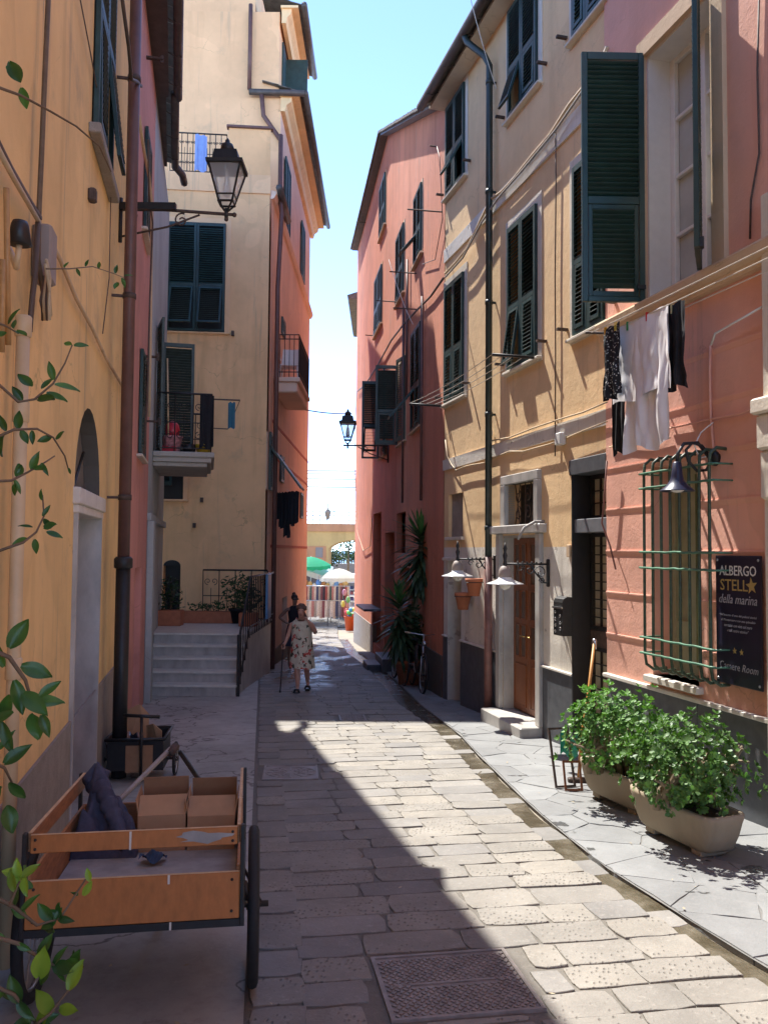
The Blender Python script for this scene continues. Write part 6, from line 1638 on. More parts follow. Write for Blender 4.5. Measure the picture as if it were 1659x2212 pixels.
def cb_(name, mat, a, b, c, d, e, f, parent=CT, bev=.003):
    mb = MB(); mb.bbox(a, b, c, d, e, f, bev, tiltc); return mb.build(name, mat, parent)
cb_('bed', m_cartbed, -hw + .02, hw - .02, yr + .02, yf - .02, zb0 + .02, zb0 + .035)
bd_ = cb_('tailboard', m_cartwood, -hw, hw, yr - .014, yr, zb0, zb0 + .178)
cb_('board_edge', m_plyedge, -hw, hw, yr - .0135, yr - .0005, zb0 + .1785, zb0 + .1805, bd_, .0005)
tr_ = cb_('upper_rail', m_cartwood, -hw + .012, hw - .012, yr - .012, yr + .002, zb0 + .283, zb0 + .352)
cb_('board_edge', m_plyedge, -hw + .012, hw - .012, yr - .0115, yr + .0015, zb0 + .3525, zb0 + .354, tr_, .0004)
for sx in (-1, 1):
    a, b = sorted((sx * hw, sx * (hw - .013)))
    cb_('side_board', m_cartwood2, a, b, yr + .002, yf, zb0 + .02, zb0 + .20)
    u_ = cb_('side_rail', m_cartwood2, a, b, yr + .004, yf, zb0 + .285, zb0 + .356); cb_('board_edge', m_plyedge, a, b, yr + .004, yf, zb0 + .3565, zb0 + .359, u_, .0004)
    for yy in (yr - .018, yf - .02):
        x0, x1 = sorted((sx * (hw + .001), sx * (hw + .018))); cb_('corner_post', m_black, x0, x1, yy, yy + .03, zb0 - .03, zb0 + .36)
cb_('headboard', m_cartwood2, -hw, hw, yf, yf + .013, zb0 + .02, zb0 + .20)
fr = MB()
for (a, b, c, d) in ((-hw - .02, hw + .02, yr - .015, yr + .015), (-hw - .02, hw + .02, yf - .03, yf), (-hw - .02, -hw + .01, yr + .015, yf - .03), (hw - .01, hw + .02, yr + .015, yf - .03)): fr.box(a, b, c, d, zb0 - .03, zb0 - .001, tiltc)
fr.build('chassis', m_black, CT)
mb = MB(); mb.tube([(-.53, 0, .335), (.53, 0, .335)], .014, 8)
for sx in (-1, 1):
    mb.tube([(sx * .45, 0, .335), (sx * .415, 0, zb0 - .01)], .018, 6); mb.tube([(sx * .415, .2, zb0 - .02), (sx * .5, 0, .335), (sx * .415, -.2, zb0 - .02)], .008, 5)
mb.build('axle', m_black, CT)
for sx in (-1, 1): wheel(CT, (sx * .462, 0, .335), .335, .03, tyre=.025)
mb = MB(); ap = (-.03, 1.28, .74); mb.tube([(-.34, .6, .52), ap], .015, 6); mb.build('drawbar', m_cable_g, CT); mb = MB(); mb.tube([(.34, .6, .50), (.03, 1.27, .72)], .015, 6); mb.build('drawbar', m_black, CT)
mb = MB(); mb.tube([(-.03, 1.24, .72), (0, 1.31, .75)], .024, 8); mb.build('drawbar_eye', m_rust, CT)
mb = MB(); mb.tube([(0, .58, .44), (0, .66, -.03)], .016, 6); mb.build('prop_leg', m_black, CT)
for (x, z, dz) in ((-.02, .352, .07), (.13, .18, .035), (.14, .0, .03)):
    mb = MB(); mb.box(x - .004, x + .004, yr - .0165, yr - .0142, zb0 + z - dz, zb0 + z, tiltc); mb.build('paint_drip', m_paintw, CT)
mb = MB(); mb.poly([tiltc @ Vector((.255 + .095 * math.cos(q) * (1 + .28 * math.sin(3 * q + 1) + .2 * math.sin(7 * q)), yr - .0135, zb0 + .318 + .022 * math.sin(q) * (1 + .3 * math.sin(4 * q)))) for q in [2 * math.pi * i / 20 for i in range(20)]]); mb.build('worn_patch', m_cartbed, CT)
for x in (-hw + .03, hw - .03):
    for z in (.03, .15, .30, .335): mb = MB(); mb.ball(tiltc @ Vector((x, yr - .015, zb0 + z)), .006, 8, 4); mb.build('bolt', m_black, CT)
CW = Matrix.Translation(CT.location) @ Matrix.Rotation(.155, 4, 'Z') @ tiltc
# jacket thrown in the cart
JK = thing('padded_jacket', 'blue grey quilted jacket slumped in the handcart', 'jacket', tuple(CW @ Vector((-.25, .42, zb0 + .037))), .1); JK.scale = (.86, .74, 1.0)
def jheap(s, t):
    # quilted heap: piled high against the left rail, its hem tumbling down to the bed on the right
    x = lerp(-.155, .20, s); y = lerp(-.22, .20, t)
    env = (max(0, min(1, 9 * s, 7 * (1 - s))) ** .5) * (max(0, min(1, 7 * t, 7 * (1 - t))) ** .5)
    ridge = math.exp(-((y + .02 + .75 * (x - .02)) / .085) ** 2); back = math.exp(-((x + .11) / .09) ** 2)
    z = (.045 + .27 * ridge * (1 - .62 * s) + .16 * back * (1 - .3 * t)) * env
    z *= 1 + .30 * mnoise.noise(Vector((x * 8, y * 8, 3)))
    q = abs(math.sin((x * .75 - y * .66) * 46)) ** .5
    fold = .020 * mnoise.noise(Vector((x * 26, y * 14, 9)))
    return (x + .03 * z / .3 + .014 * mnoise.noise(Vector((y * 12, x * 5, 1))), y, max(0, z + (.013 * q + fold * .8) * env))
mb = MB(); mb.grid(jheap, 60, 60); mb.build('back', m_quilt, JK)
def sleeve(pts, r0, r1):
    b = MB(); n = 26; P = []
    for i in range(n + 1):
        t = i / n * (len(pts) - 1); k = min(int(t), len(pts) - 2); P.append(Vector(pts[k]).lerp(Vector(pts[k + 1]), t - k))
    for _ in range(3): P = [P[0]] + [(P[i - 1] + P[i] * 2 + P[i + 1]) / 4 for i in range(1, n)] + [P[-1]]
    b.tube(P, [lerp(r0, r1, i / n) * (1 + .16 * math.sin(i * 1.9)) for i in range(n + 1)], 14); b.v = [tuple(Vector(v) + mnoise.noise_vector(Vector(v) * 14) * .014) for v in b.v]; b.build('sleeve', m_quilt, JK)
sleeve([(-.10, .10, .30), (-.03, .0, .28), (.06, -.12, .18), (.14, -.22, .07)], .05, .040)
mb = MB(); mb.tube([(-.13, .05, .31), (-.09, .12, .345), (-.02, .12, .32)], [.03, .045, .03], 10); mb.build('collar', m_quilt, JK)
mb = MB(); mb.ball((0, 0, .02), (.032, .026, .022), 10, 6); tag(mb.build('black_rag', m_blackcloth, None, tuple(CW @ Vector((.30, -.24, zb0 + .04)))), 'crumpled black rag on the cart bed near the tailboard', 'rag')
mb = MB(); mb.grid(lambda s, t: (.11 * s, .09 * t + .01 * math.sin(s * 9), .02 + .02 * math.sin(s * 7 + t * 5)), 6, 6); tag(mb.build('denim_rag', M('denim', (.03, .06, .12), .9, .3, 30, .2), None, tuple(CW @ Vector((-.06, .12, zb0 + .045)))), 'dark blue rag beside the jacket in the handcart', 'rag')
def carton(label, x, y, w, d, h, rz, marks=True, flaps=(.1, .06)):
    o = thing('cardboard_box', label, 'box', tuple(CW @ Vector((x, y, zb0 + .037))), .155 + rz, 'cardboard boxes in the handcart'); t = .004
    mb = MB()
    for (a, b, c, e) in ((-w / 2, w / 2, -d / 2, -d / 2 + t), (-w / 2, w / 2, d / 2 - t, d / 2), (-w / 2, -w / 2 + t, -d / 2 + t, d / 2 - t), (w / 2 - t, w / 2, -d / 2 + t, d / 2 - t)): mb.box(a, b, c, e, 0, h)
    mb.box(-w / 2 + t, w / 2 - t, -d / 2 + t, d / 2 - t, 0, t); mb.build('carton', m_card, o)
    fb = MB(); fb.box(-w / 2, w / 2, -.002, .002, 0, d * .45); fb.build('front_flap', m_card, o, (0, -d / 2 + .002, h), (-.95, 0, 0))
    fb = MB(); fb.box(-w / 2, w / 2, -.002, .002, 0, d * .45); fb.build('back_flap', m_card2, o, (0, d / 2 - .002, h), (.15, 0, 0))
    for s in (-1, 1):
        fb = MB(); fb.box(-.002, .002, -d / 2 + .01, d / 2 - .01, 0, w * .35); fb.build('side_flap', m_card, o, (s * (w / 2 - .002), 0, h), (0, s * .18, 0))
    if marks:
        pb = MB()
        for k in range(3): pb.box(-.02, w * .30, -d / 2 - .0012, -d / 2 - .0004, h * .52 - k * .012, h * .52 - k * .012 + .005)
        pb.box(-w * .42, -w * .33, -d / 2 - .0012, -d / 2 - .0004, h * .52, h * .52 + .025); pb.build('printed_mark', m_ink, o)
    return o
carton('left cardboard box with opened flaps in the handcart', .018, .465, .225, .27, .175, .02)
carton('right cardboard box with folded top against the cart side', .258, .455, .225, .27, .165, -.02)

# black crate trolley behind
TX = thing('crate_trolley', 'black crate trolley on small wheels by the downpipe', 'trolley', (-2.27, 7.9, g(7.9)), .12)
mb = MB(); w, d, z0, z1 = .25, .25, .12, .39
for (a, b, c, e) in ((-w, w, -d, -d + .015), (-w, w, d - .015, d), (-w, -w + .015, -d + .015, d - .015), (w - .015, w, -d + .015, d - .015)): mb.bbox(a, b, c, e, z0, z1, .004)
mb.box(-w, w, -d, d, z0 - .01, z0 + .005); mb.build('crate', m_plastic_k, TX)
mb = MB(); mb.tube([(-w - .01, -d - .01, z1), (w + .01, -d - .01, z1), (w + .01, d + .01, z1), (-w - .01, d + .01, z1)], .016, 6, closed=True); mb.build('crate_rim', m_plastic_k, TX)
mb = MB(); mb.tube([(.06, -d - .04, .06), (.06, -d - .05, .61)], .014, 6); mb.tube([(-.10, -d - .05, .62), (.22, -d - .05, .60)], .016, 8); mb.build('handle', m_plastic_k, TX)
mb = MB(); mb.box(-.08, .16, -d - .022, -d - .017, .10, .34); mb.build('card_sheet', m_card2, TX)
wheel(TX, (.33, .0, .155), .155, .02, 12, tyre=.014); wheel(TX, (-.33, .0, .155), .155, .02, 12, tyre=.014)
mb = MB(); mb.tube([(-.34, 0, .155), (.34, 0, .155)], .012, 6); mb.build('axle', m_black, TX)
tp = lambda x, y, z: tuple(Vector(TX.location) + Vector((x, y, z)))
for k, (lb, x, y, z, w_, h_, a, b) in enumerate((('torn cardboard sheet standing in the trolley crate', -.06, .10, .14, .20, .50, -.25, .25), ('folded cardboard at the right of the trolley crate', .14, .02, .14, .16, .36, .2, -.3), ('small cardboard flap at the left of the trolley crate', -.17, .04, .14, .10, .36, -.1, .2), ('brown paper bag in front in the trolley crate', .15, -.14, .14, .15, .25, .35, .5))):
    mb = MB(); mb.add([(-w_ / 2, 0, 0), (w_ / 2, 0, 0), (w_ * .55, .02, h_ * .8), (w_ * .1, 0, h_), (-w_ * .5, .03, h_ * .9), (-w_ / 2, .006, 0), (w_ / 2, .006, 0), (w_ * .55, .026, h_ * .8), (w_ * .1, .006, h_), (-w_ * .5, .036, h_ * .9)], [(0, 1, 2, 3, 4), (9, 8, 7, 6, 5), (0, 5, 6, 1), (1, 6, 7, 2), (2, 7, 8, 3), (3, 8, 9, 4), (4, 9, 5, 0)])
    tag(mb.build('cardboard_scrap', m_card if k != 3 else m_skin, None, tp(x, y, z), (a, 0, b)), lb, 'cardboard', 'waste in the trolley crate')
for k, (lb, x, y, h_, c) in enumerate((('dark bottle with orange label in the trolley crate', -.17, -.15, .25, (.02, .02, .02)), ('glossy dark bag folded in the middle of the trolley crate', -.02, -.12, .28, (.03, .03, .05)))):
    o = thing('bottle' if k == 0 else 'foil_bag', lb, 'bottle' if k == 0 else 'bag', tp(x, y, .14))
    mb = MB()
    if k == 0: mb.lathe([(.04, 0), (.04, .16), (.016, .21), (.016, h_)], n=12); mb.build('glass', M('dark_glass', c, .1, .1, 9, 0), o); mb = MB(); mb.lathe([(.041, .04), (.041, .12)], n=12, caps=False); mb.build('label', M('orange_label', (.55, .22, .03), .5, .2, 9, 0), o)
    else: mb.grid(lambda s, t: (lerp(-.08, .08, s), .02 * math.sin(s * 8 + t * 6), h_ * t + .015 * math.sin(s * 11)), 12, 12); mb.build('foil', M('dark_foil', (.12, .12, .15), .15, .6, 14, .4, metal=.6), o)

# ------------------------------------------------------------------ planters with jade plants
def jade(name, label, loc, rad, h, seed, lean):
    rr = random.Random(seed); o = thing(name, label, 'plant', loc, math.radians(20))
    tips = []; sb = MB()
    for k in range(16):
        a = rr.uniform(0, 6.28); b0 = Vector((rr.uniform(-.30, .30), rr.uniform(-.07, .07), 0))
        d = Vector((math.cos(a) * rad[0] * .34 + b0.x * .8 + lean[0], math.sin(a) * rad[1] * .34 + lean[1], h * rr.uniform(.25, .5)))
        sb.tube(bez(b0, b0 + Vector((0, 0, h * .25)), d, 5), [.028, .026, .023, .021, .018, .016], 7)
        for _ in range(5):
            e = d + Vector((rr.gauss(0, .07), rr.gauss(0, .07), rr.uniform(.02, .12))); sb.tube([d, d.lerp(e, .5) + Vector((0, 0, .01)), e], [.013, .011, .008], 5)
    sb.build('stem', m_bark, o)
    n = 0
    while len(tips) < 620 and n < 9000:
        n += 1
        v = Vector((rr.gauss(0, 1), rr.gauss(0, 1), rr.gauss(0, 1))).normalized(); q = rr.random() ** .28
        bump_ = (1.0 + (.22 if rr.random() < .10 else 0)) * (1 + .42 * mnoise.noise(v * 2.4 + Vector((seed, 0, 0))))
        p = Vector((v.x * rad[0] * q * bump_ + lean[0], v.y * rad[1] * q * bump_ + lean[1], h * .52 + v.z * h * .5 * q * bump_))
        if p.z < .02 or (p.z < .12 and rr.random() < .4): continue
        tips.append((p, (v + Vector((0, 0, .6))).normalized()))
    lv = []
    for p, ax in tips:
        x = ax.orthogonal().normalized(); y = ax.cross(x); ph = rr.uniform(0, 6.28)
        for k in range(rr.choice((6, 7, 8, 9))):
            a = ph + k * 2.4; up = .15 + .12 * k; dirv = (x * math.cos(a) + y * math.sin(a) + ax * up).normalized()
            lv.append((p + dirv * .010, dirv, (ax - dirv * ax.dot(dirv)).normalized(), rr.uniform(.020, .040)))
    base = [Vector(v_) for v_ in ((-.14, 0, 0), (.14, 0, 0), (.34, .45, .05), (.36, .72, .08), (.18, .98, .11), (0, 1.04, .12), (-.18, .98, .11), (-.36, .72, .08), (-.34, .45, .05), (0, .55, .0))]
    fcs = [(0, 1, 9), (1, 2, 9), (2, 3, 9), (3, 4, 9), (4, 5, 9), (5, 6, 9), (6, 7, 9), (7, 8, 9), (8, 0, 9)]
    lm = MB(); lm.add(base, fcs, True); me = lm.mesh('leaf'); me.materials.append(m_jade)
    wm_ = Matrix.Translation(loc) @ Matrix.Rotation(math.radians(20), 4, 'Z')
    lv.sort(key=lambda L: (wm_ @ L[0]).y - .8 * (L[0].z))
    rest = MB()
    for i, (p, d, nn, s) in enumerate(lv):
        sx = d.cross(nn); Mx = Matrix(((sx.x, d.x, nn.x), (sx.y, d.y, nn.y), (sx.z, d.z, nn.z))).to_4x4(); Mx = Matrix.Translation(p) @ Mx @ Matrix.Scale(s, 4)
        if i % 12 == 0 and i // 12 < 290:
            oo = bpy.data.objects.new('leaf', me); col.objects.link(oo); oo.parent = o; oo.matrix_local = Mx
        else: rest.add([Mx @ v_ for v_ in base], fcs, True)
    tag(rest.build('foliage', m_jade, o), kind='stuff'); return o
def planter(label, c, L=.86, w=.36, h=.30):
    o = thing('trough_planter', label, 'planter', (c[0], c[1], g(c[1]) + .008), math.radians(110), 'stone trough planters')
    mb = MB(); vs = []; n = 32
    def ring(l, ww, z, e=6.5):
        out = []
        for i in range(n):
            q = 2 * math.pi * i / n; cx, sx = math.cos(q), math.sin(q)
            out.append((l / 2 * math.copysign(abs(cx) ** (2 / e), cx), ww / 2 * math.copysign(abs(sx) ** (2 / e), sx), z))
        return out
    prof = [(L * .80, w * .68, .045), (L * .86, w * .76, .07), (L * .93, w * .88, h * .5), (L * .98, w * .96, h * .8), (L, w, h - .03), (L * 1.0, w * 1.0, h), (L * .94, w * .84, h), (L * .92, w * .80, h - .05)]
    for p in prof: vs += ring(*p)
    fs_ = [tuple(range(n - 1, -1, -1))]
    for k in range(len(prof) - 1):
        for i in range(n): j = (i + 1) % n; fs_.append((k * n + i, k * n + j, (k + 1) * n + j, (k + 1) * n + i))
    mb.add(vs, fs_, True); mb.build('trough', m_planter, o)
    sb = MB(); sb.poly(ring(L * .925, w * .81, h - .045)); sb.build('soil', m_soil, o)
    for sx in (-1, 1):
        mb = MB(); mb.bbox(sx * L * .28 - .05, sx * L * .28 + .05, -w * .30, w * .30, 0, .05, .008); mb.build('foot', m_planter, o)
    return o
planter('nearer sandy stone trough with jade plant on the right pavement', (2.12, 5.93))
planter('farther sandy stone trough half hidden by the nearer jade plant', (1.99, 6.95))
jade('jade_plant', 'lush jade plant in the nearer stone trough', (2.12, 5.93, g(5.93) + .27), (.43, .43), .60, 4, (-.02, -.05))
jade('jade_plant', 'jade plant spilling over the farther stone trough', (1.99, 6.95, g(6.95) + .27), (.40, .38), .66, 9, (-.05, .02))

# hoe and picture frames behind the planters
p0 = at(1250, 1640, 7.75); p1 = at(1284, 1385, 8.15)
HO = thing('hoe', 'long wooden tool handle leaning by the iron glazed door', 'tool', (p0.x, p0.y, g(p0.y)))
mb = MB(); a = Vector((0, 0, .03)); b = Vector(p1) - Vector(HO.location); mb.tube([a, a.lerp(b, .3) + Vector((-.02, -.02, 0)), a.lerp(b, .6), b], [.018, .018, .016, .014], 8); mb.build('handle', M('worn_handle_wood', (.48, .22, .05), .5, .2, 12, .1), HO)
mb = MB(); mb.lathe([(.02, -.08), (.024, 0), (.014, .02)], tuple(b), 10); mb.build('ferrule', m_chrome, HO)
mb = MB(); mb.bbox(-.10, .10, -.03, .03, 0, .05, .01); mb.build('blade', m_rust, HO)
for k, (x, y, d, w_, h_, lx, rz, lb) in enumerate(((1222, 1704, 7.25, .20, .52, -.30, .25, 'tall thin picture frame leaning against the farther planter'), (1240, 1712, 7.15, .16, .26, -.45, .0, 'small wooden frame leaning beside the farther planter'))):
    p = gp(x, y); o = thing('wooden_frame', lb, 'frame', (p.x, p.y, g(p.y) + .01), rz, 'frames leaning by the planter')
    o.rotation_euler = (lx, 0, rz); e = .018
    for (a, b, c, d_) in ((-w_ / 2, w_ / 2, 0, e), (-w_ / 2, w_ / 2, h_ - e, h_), (-w_ / 2, -w_ / 2 + e, e, h_ - e), (w_ / 2 - e, w_ / 2, e, h_ - e)):
        mb = MB(); mb.box(a, b, -.008, .008, c, d_); mb.build('frame_bar', m_wood if k else m_rust, o)
mb = MB(); mb.grid(lambda s, t: (.16 * s - .08, .05 * math.sin(s * 5), .22 * t + .03 * math.sin(s * 7)), 8, 8); p = gp(1228, 1668); tag(mb.build('green_net', M('green_net', (.03, .28, .18), .7, .3, 30, .2), None, (p.x, p.y, g(p.y) + .15)), 'scrap of green netting between the frames and the planter', 'net')

# ------------------------------------------------------------------ laundry on the hotel front
WLn = FH.empty('washing_line', 'parallel washing lines with iron brackets under the big hotel window', 'washing line')
uA = FH.px(1302, 715, .42)[0]; uB = -1.5; zl_ = FH.px(1385, 690, .40)[1]
for k, off in enumerate((.22, .40, .55)):
    mb = MB(); mb.tube(sag((uA - .02, off, zl_ + .03), (uB, off, zl_ + .03), .03, 12), .005, 5); mb.build('line', m_rope, WLn)
for u in (uA, uB + 2.2): mb = MB(); mb.tube([(u, 0, zl_ + .06), (u, .6, zl_ + .03)], .012, 6); mb.build('bracket', m_rust, WLn)
def fh(u, off, z): return FH.world(u, off, z)
def uof(x, off): return FH.px(x, 720, off)[0]
def lz(u, off): return zl_ + .02
u1_, u2_ = uof(1440, .40), uof(1322, .40)
hang('white_shirt', 'white cotton garment draped over the hotel washing line', 'laundry', fh(u1_, .40, lz(u1_, .4)), fh(u2_, .40, lz(u2_, .4)), .70, m_whitecloth, .03, 16, taper=1.08)
u2b = uof(1348, .40); hang('white_towel', 'longer white cloth hanging lowest under the white garment', 'laundry', fh(u1_, .385, lz(u1_, .4)), fh(u2b, .385, lz(u1_, .4)), 1.16, m_whitecloth, .035, 20)
m_dots = M('dotted_black_cloth', (.012, .012, .014), .9, .3, 30, .2)
t_ = m_dots.node_tree; b_ = t_.nodes['Principled BSDF']; vo = N(t_, 'ShaderNodeTexVoronoi'); vo.inputs['Scale'].default_value = 42; ge_ = N(t_, 'ShaderNodeNewGeometry'); t_.links.new(ge_.outputs['Position'], vo.inputs['Vector'])
t_.links.new(mixc(t_, ramp(t_, vo.outputs['Distance'], .22, .30, 1, 0), (.010, .010, .013), (.5, .5, .48)), b_.inputs['Base Color'])
hang('dotted_top', 'black top with white dots at the far end of the washing line', 'laundry', fh(uof(1338, .5), .5, lz(0, 0)), fh(uof(1303, .5), .5, lz(0, 0)), .66, m_dots, .04, 12)
hang('black_trousers', 'black trousers hanging behind the white cloth', 'laundry', fh(uof(1350, .25), .25, lz(0, 0)), fh(uof(1322, .25), .25, lz(0, 0)), 1.12, m_blackcloth, .03, 12)
hang('black_dress', 'black dress nearest the camera on the washing line', 'laundry', fh(uof(1480, .33), .33, lz(0, 0) + .02), fh(uof(1440, .33), .33, lz(0, 0) + .02), .72, m_blackcloth, .035, 12, taper=1.2)
pcs = [((.65, .30, .02), 1308, .5, 'orange'), ((.65, .42, .02), 1330, .5, 'yellow'), ((.03, .25, .08), 1356, .4, 'green'), ((.55, .02, .02), 1398, .4, 'red'), ((.6, .5, .25), 1452, .33, 'straw coloured')]
for k, (c, x, off, nm) in enumerate(pcs):
    u = uof(x, off); o = thing('clothes_peg', '%s clothes peg on the hotel washing line' % nm, 'peg', tuple(fh(u, off, lz(0, 0) - .03)), FH.rz + R.uniform(-.5, .5), 'pegs on the hotel washing line')
    for s in (-1, 1): mb = MB(); mb.box(-.007, .007, s * .007 - .004, s * .007 + .004, -.03, .05); mb.build('jaw', M('peg_plastic', c, .4, .1, 9, 0), o)
# lines below the middle window of the yellow house
WL2 = FY.empty('washing_line', 'bare washing lines stretched between brackets below the middle yellow house windows', 'washing line')
ua, za = FY.px(1165, 772, 0); ub, zb3 = FY.px(962, 884, 0)
zb3 = za
for (u, z) in ((ua, za), (ub, zb3)): mb = MB(); mb.tube([(u, 0, z), (u, .62, z)], .014, 6); mb.box(u - .02, u + .02, 0, .62, z - .02, z - .014); mb.build('bracket', m_black, WL2)
for off in (.18, .32, .46, .60): mb = MB(); mb.tube(sag((ua, off, za + .015), (ub, off, zb3 + .015), .05, 10), .005, 5); mb.build('line', m_rope, WL2)

# ------------------------------------------------------------------ bicycles and yucca by the red house
def bicycle(label, loc, rz, lean, fm):
    o = thing('bicycle', label, 'bicycle', loc, rz); o.rotation_euler = (0, lean, rz)
    wheel(o, (0, -.52, .33), .33, .04, 20, tyre=.019); wheel(o, (0, .52, .33), .33, .05, 20, tyre=.019)
    mb = MB(); bbk = (0, .08, .29); seat = (0, .22, .78); head = (0, -.36, .80); hb_ = (0, -.40, .66)
    mb.tube([bbk, seat], .016, 7); mb.tube([seat, head], .014, 7); mb.tube([hb_, bbk], .018, 7)
    for s in (-1, 1): mb.tube([(s * .02, .08, .29), (s * .05, .52, .33)], .010, 6); mb.tube([(0, .22, .76), (s * .05, .52, .33)], .009, 6)
    mb.build('frame', fm, o)
    mb = MB(); mb.tube([head, hb_, (0, -.42, .62)], .018, 7)
    for s in (-1, 1): mb.tube([(s * .03, -.42, .64), (s * .045, -.52, .33)], .011, 6)
    mb.build('fork', m_chrome, o)
    mb = MB(); mb.tube([(0, -.36, .80), (0, -.35, 1.0)], .013, 6); mb.tube([(-.30, -.26, 1.02), (-.22, -.38, 1.02), (0, -.40, 1.0), (.22, -.38, 1.02), (.30, -.26, 1.02)], .011, 6); HB = mb.build('handlebar', m_chrome, o)
    for s in (-1, 1): mb = MB(); mb.tube([(s * .24, -.36, 1.02), (s * .31, -.24, 1.02)], .017, 7); mb.build('grip', m_cable if fm is m_rust else m_tyre, HB)
    mb = MB(); mb.lathe([(.045, 0), (.05, .03), (.03, .07)], (0, -.45, .86), 10, Matrix.Rotation(math.radians(90), 4, 'X')); mb.build('headlamp', m_chrome, o)
    mb = MB(); mb.grid(lambda s, t: ((s - .5) * (.06 + .12 * t), .12 + .26 * t, .86 + .02 * math.cos((s - .5) * 4)), 6, 6); mb.tube([(0, .22, .78), (0, .23, .85)], .012, 6); mb.build('saddle', m_sandal, o)
    for s_, z_ in ((1, .14), (-1, .44)):
        mb = MB(); mb.tube([(s_ * .03, .08, .29), (s_ * .07, .08, z_)], .009, 5); mb.tube([(s_ * .06, .08, z_), (s_ * .14, .08, z_)], .012, 5); mb.build('crank', m_chrome, o)
    for yy in (-.52, .52):
        mb = MB(); mb.tube([(0, yy + .365 * math.cos(q), .33 + .365 * math.sin(q)) for q in [lerp(.3 if yy > 0 else .9, 2.6 if yy > 0 else 3.2, i / 10) for i in range(11)]], .018, 5); mb.build('mudguard', m_black, o)
    return o
bicycle('dark bicycle with cream grips parked in front by the red house', (.60, 14.85, g(14.85)), .14, .06, m_rust)
bicycle('second black bicycle leaning behind the front one', (.30, 16.0, g(16.0)), .16, .10, m_black)
YU = thing('yucca', 'tall two headed yucca in a pot in front of the red house', 'plant', (.66, 15.9, g(15.9)))
YU.location = (.50, 15.7, g(15.7))
mb = MB(); mb.lathe([(.20, 0), (.27, .40), (.29, .40), (.29, .46), (.25, .46), (.22, .36)], n=18); mb.build('pot', m_terra, YU)
mb = MB(); mb.tube([(0, 0, .35), (.03, 0, 1.2), (.18, -.1, 2.0), (.20, -.1, 2.75)], [.07, .06, .055, .045], 8); mb.tube([(.02, 0, .8), (-.16, -.12, 1.2), (-.20, -.15, 1.55)], [.05, .045, .04], 8); mb.build('trunk', m_bark, YU)
ry = random.Random(3); lmb = MB(); lmb.grid(lambda s, t: ((s - .5) * .085 * math.sin(math.pi * min(1, .16 + .84 * t)) ** .6, t, .0 - .16 * t * t * t + .012 * abs(s - .5)), 2, 7)
yme = lmb.mesh('leaf'); yme.materials.append(m_yucca)
lmb = MB(); lmb.grid(lambda s, t: ((s - .5) * .06 * math.sin(math.pi * min(1, .16 + .84 * t)) ** .6, t, .02 * t), 2, 5); yme2 = lmb.mesh('leaf'); yme2.materials.append(leafmat('young_yucca_leaf', (.06, .16, .05), (.10, .22, .07), .25, .4))
for (hd, n, L, spread) in (((.20, -.1, 2.78), 170, .66, 1.0), ((-.20, -.15, 1.55), 125, .56, 1.0)):
    for k in range(n):
        t = k / n; a = k * 2.399; el = lerp(1.4, -1.15, t ** .62)
        o = bpy.data.objects.new('leaf', yme2 if t < .14 else yme); col.objects.link(o); o.parent = YU
        o.location = (hd[0], hd[1], hd[2] + lerp(.05, -.75, t)); o.rotation_euler = (el + ry.uniform(-.12, .12), 0, a); o.scale = (1, L * ry.uniform(.75, 1.15) * (.75 if t < .1 else 1), L * (1 if el > -.4 else .4))
leaf_cloud((.04, -.05, .95), (.27, .25, .55), 420, .08, m_bush, YU, 'undergrowth', 77)

# ------------------------------------------------------------------ people
def skin_body(name, joints, edges, mat, parent, root=0, sub=2):
    me = bpy.data.meshes.new(name); me.from_pydata([j[:3] for j in joints], edges, [])
    o = bpy.data.objects.new('tmp_body', me); col.objects.link(o)
    md = o.modifiers.new('skin', 'SKIN'); md.use_smooth_shade = True; md.branch_smoothing = .6
    sk = me.skin_vertices[0].data
    for i, j in enumerate(joints):
        r = j[3]; sk[i].radius = r if hasattr(r, '__len__') else (r, r); sk[i].use_root = (i == root)
    s = o.modifiers.new('sub', 'SUBSURF'); s.levels = sub; s.render_levels = sub
    dg = bpy.context.evaluated_depsgraph_get(); m2 = bpy.data.meshes.new_from_object(o.evaluated_get(dg)); bpy.data.objects.remove(o)
    m2.materials.clear(); 
    for p in m2.polygons: p.use_smooth = True
    return obj(name, m2, mat, parent)
def hand(J, E, w, palm, dirv, side, curl):
    """palm and five fingers"""
    w0 = len(J); palm = Vector(palm); d = Vector(dirv).normalized(); s = Vector(side).normalized(); c = Vector(curl)
    J.append((*palm, .019)); E.append((w, w0))
    for k in range(4):
        b = palm + d * .028 + s * ((k - 1.5) * .017); m_ = b + d * .028 + c * .014; e = m_ + d * .014 * (1 - .2 * abs(k - 1.5)) + c * .026
        i = len(J); J.append((*b, .0085)); J.append((*m_, .0085)); J.append((*e, .007)); E += [(w0, i), (i, i + 1), (i + 1, i + 2)]
    b = palm - s * .034 + d * .004; e = b + d * .022 - s * .006 + c * .022; i = len(J); J.append((*b, .0095)); J.append((*e, .008)); E += [(w0, i), (i, i + 1)]
LD = thing('person', 'elderly person in a floral sleeveless dress walking with a cane, hand at mouth', 'person', (-1.41, 14.45, g(14.45)), 0)
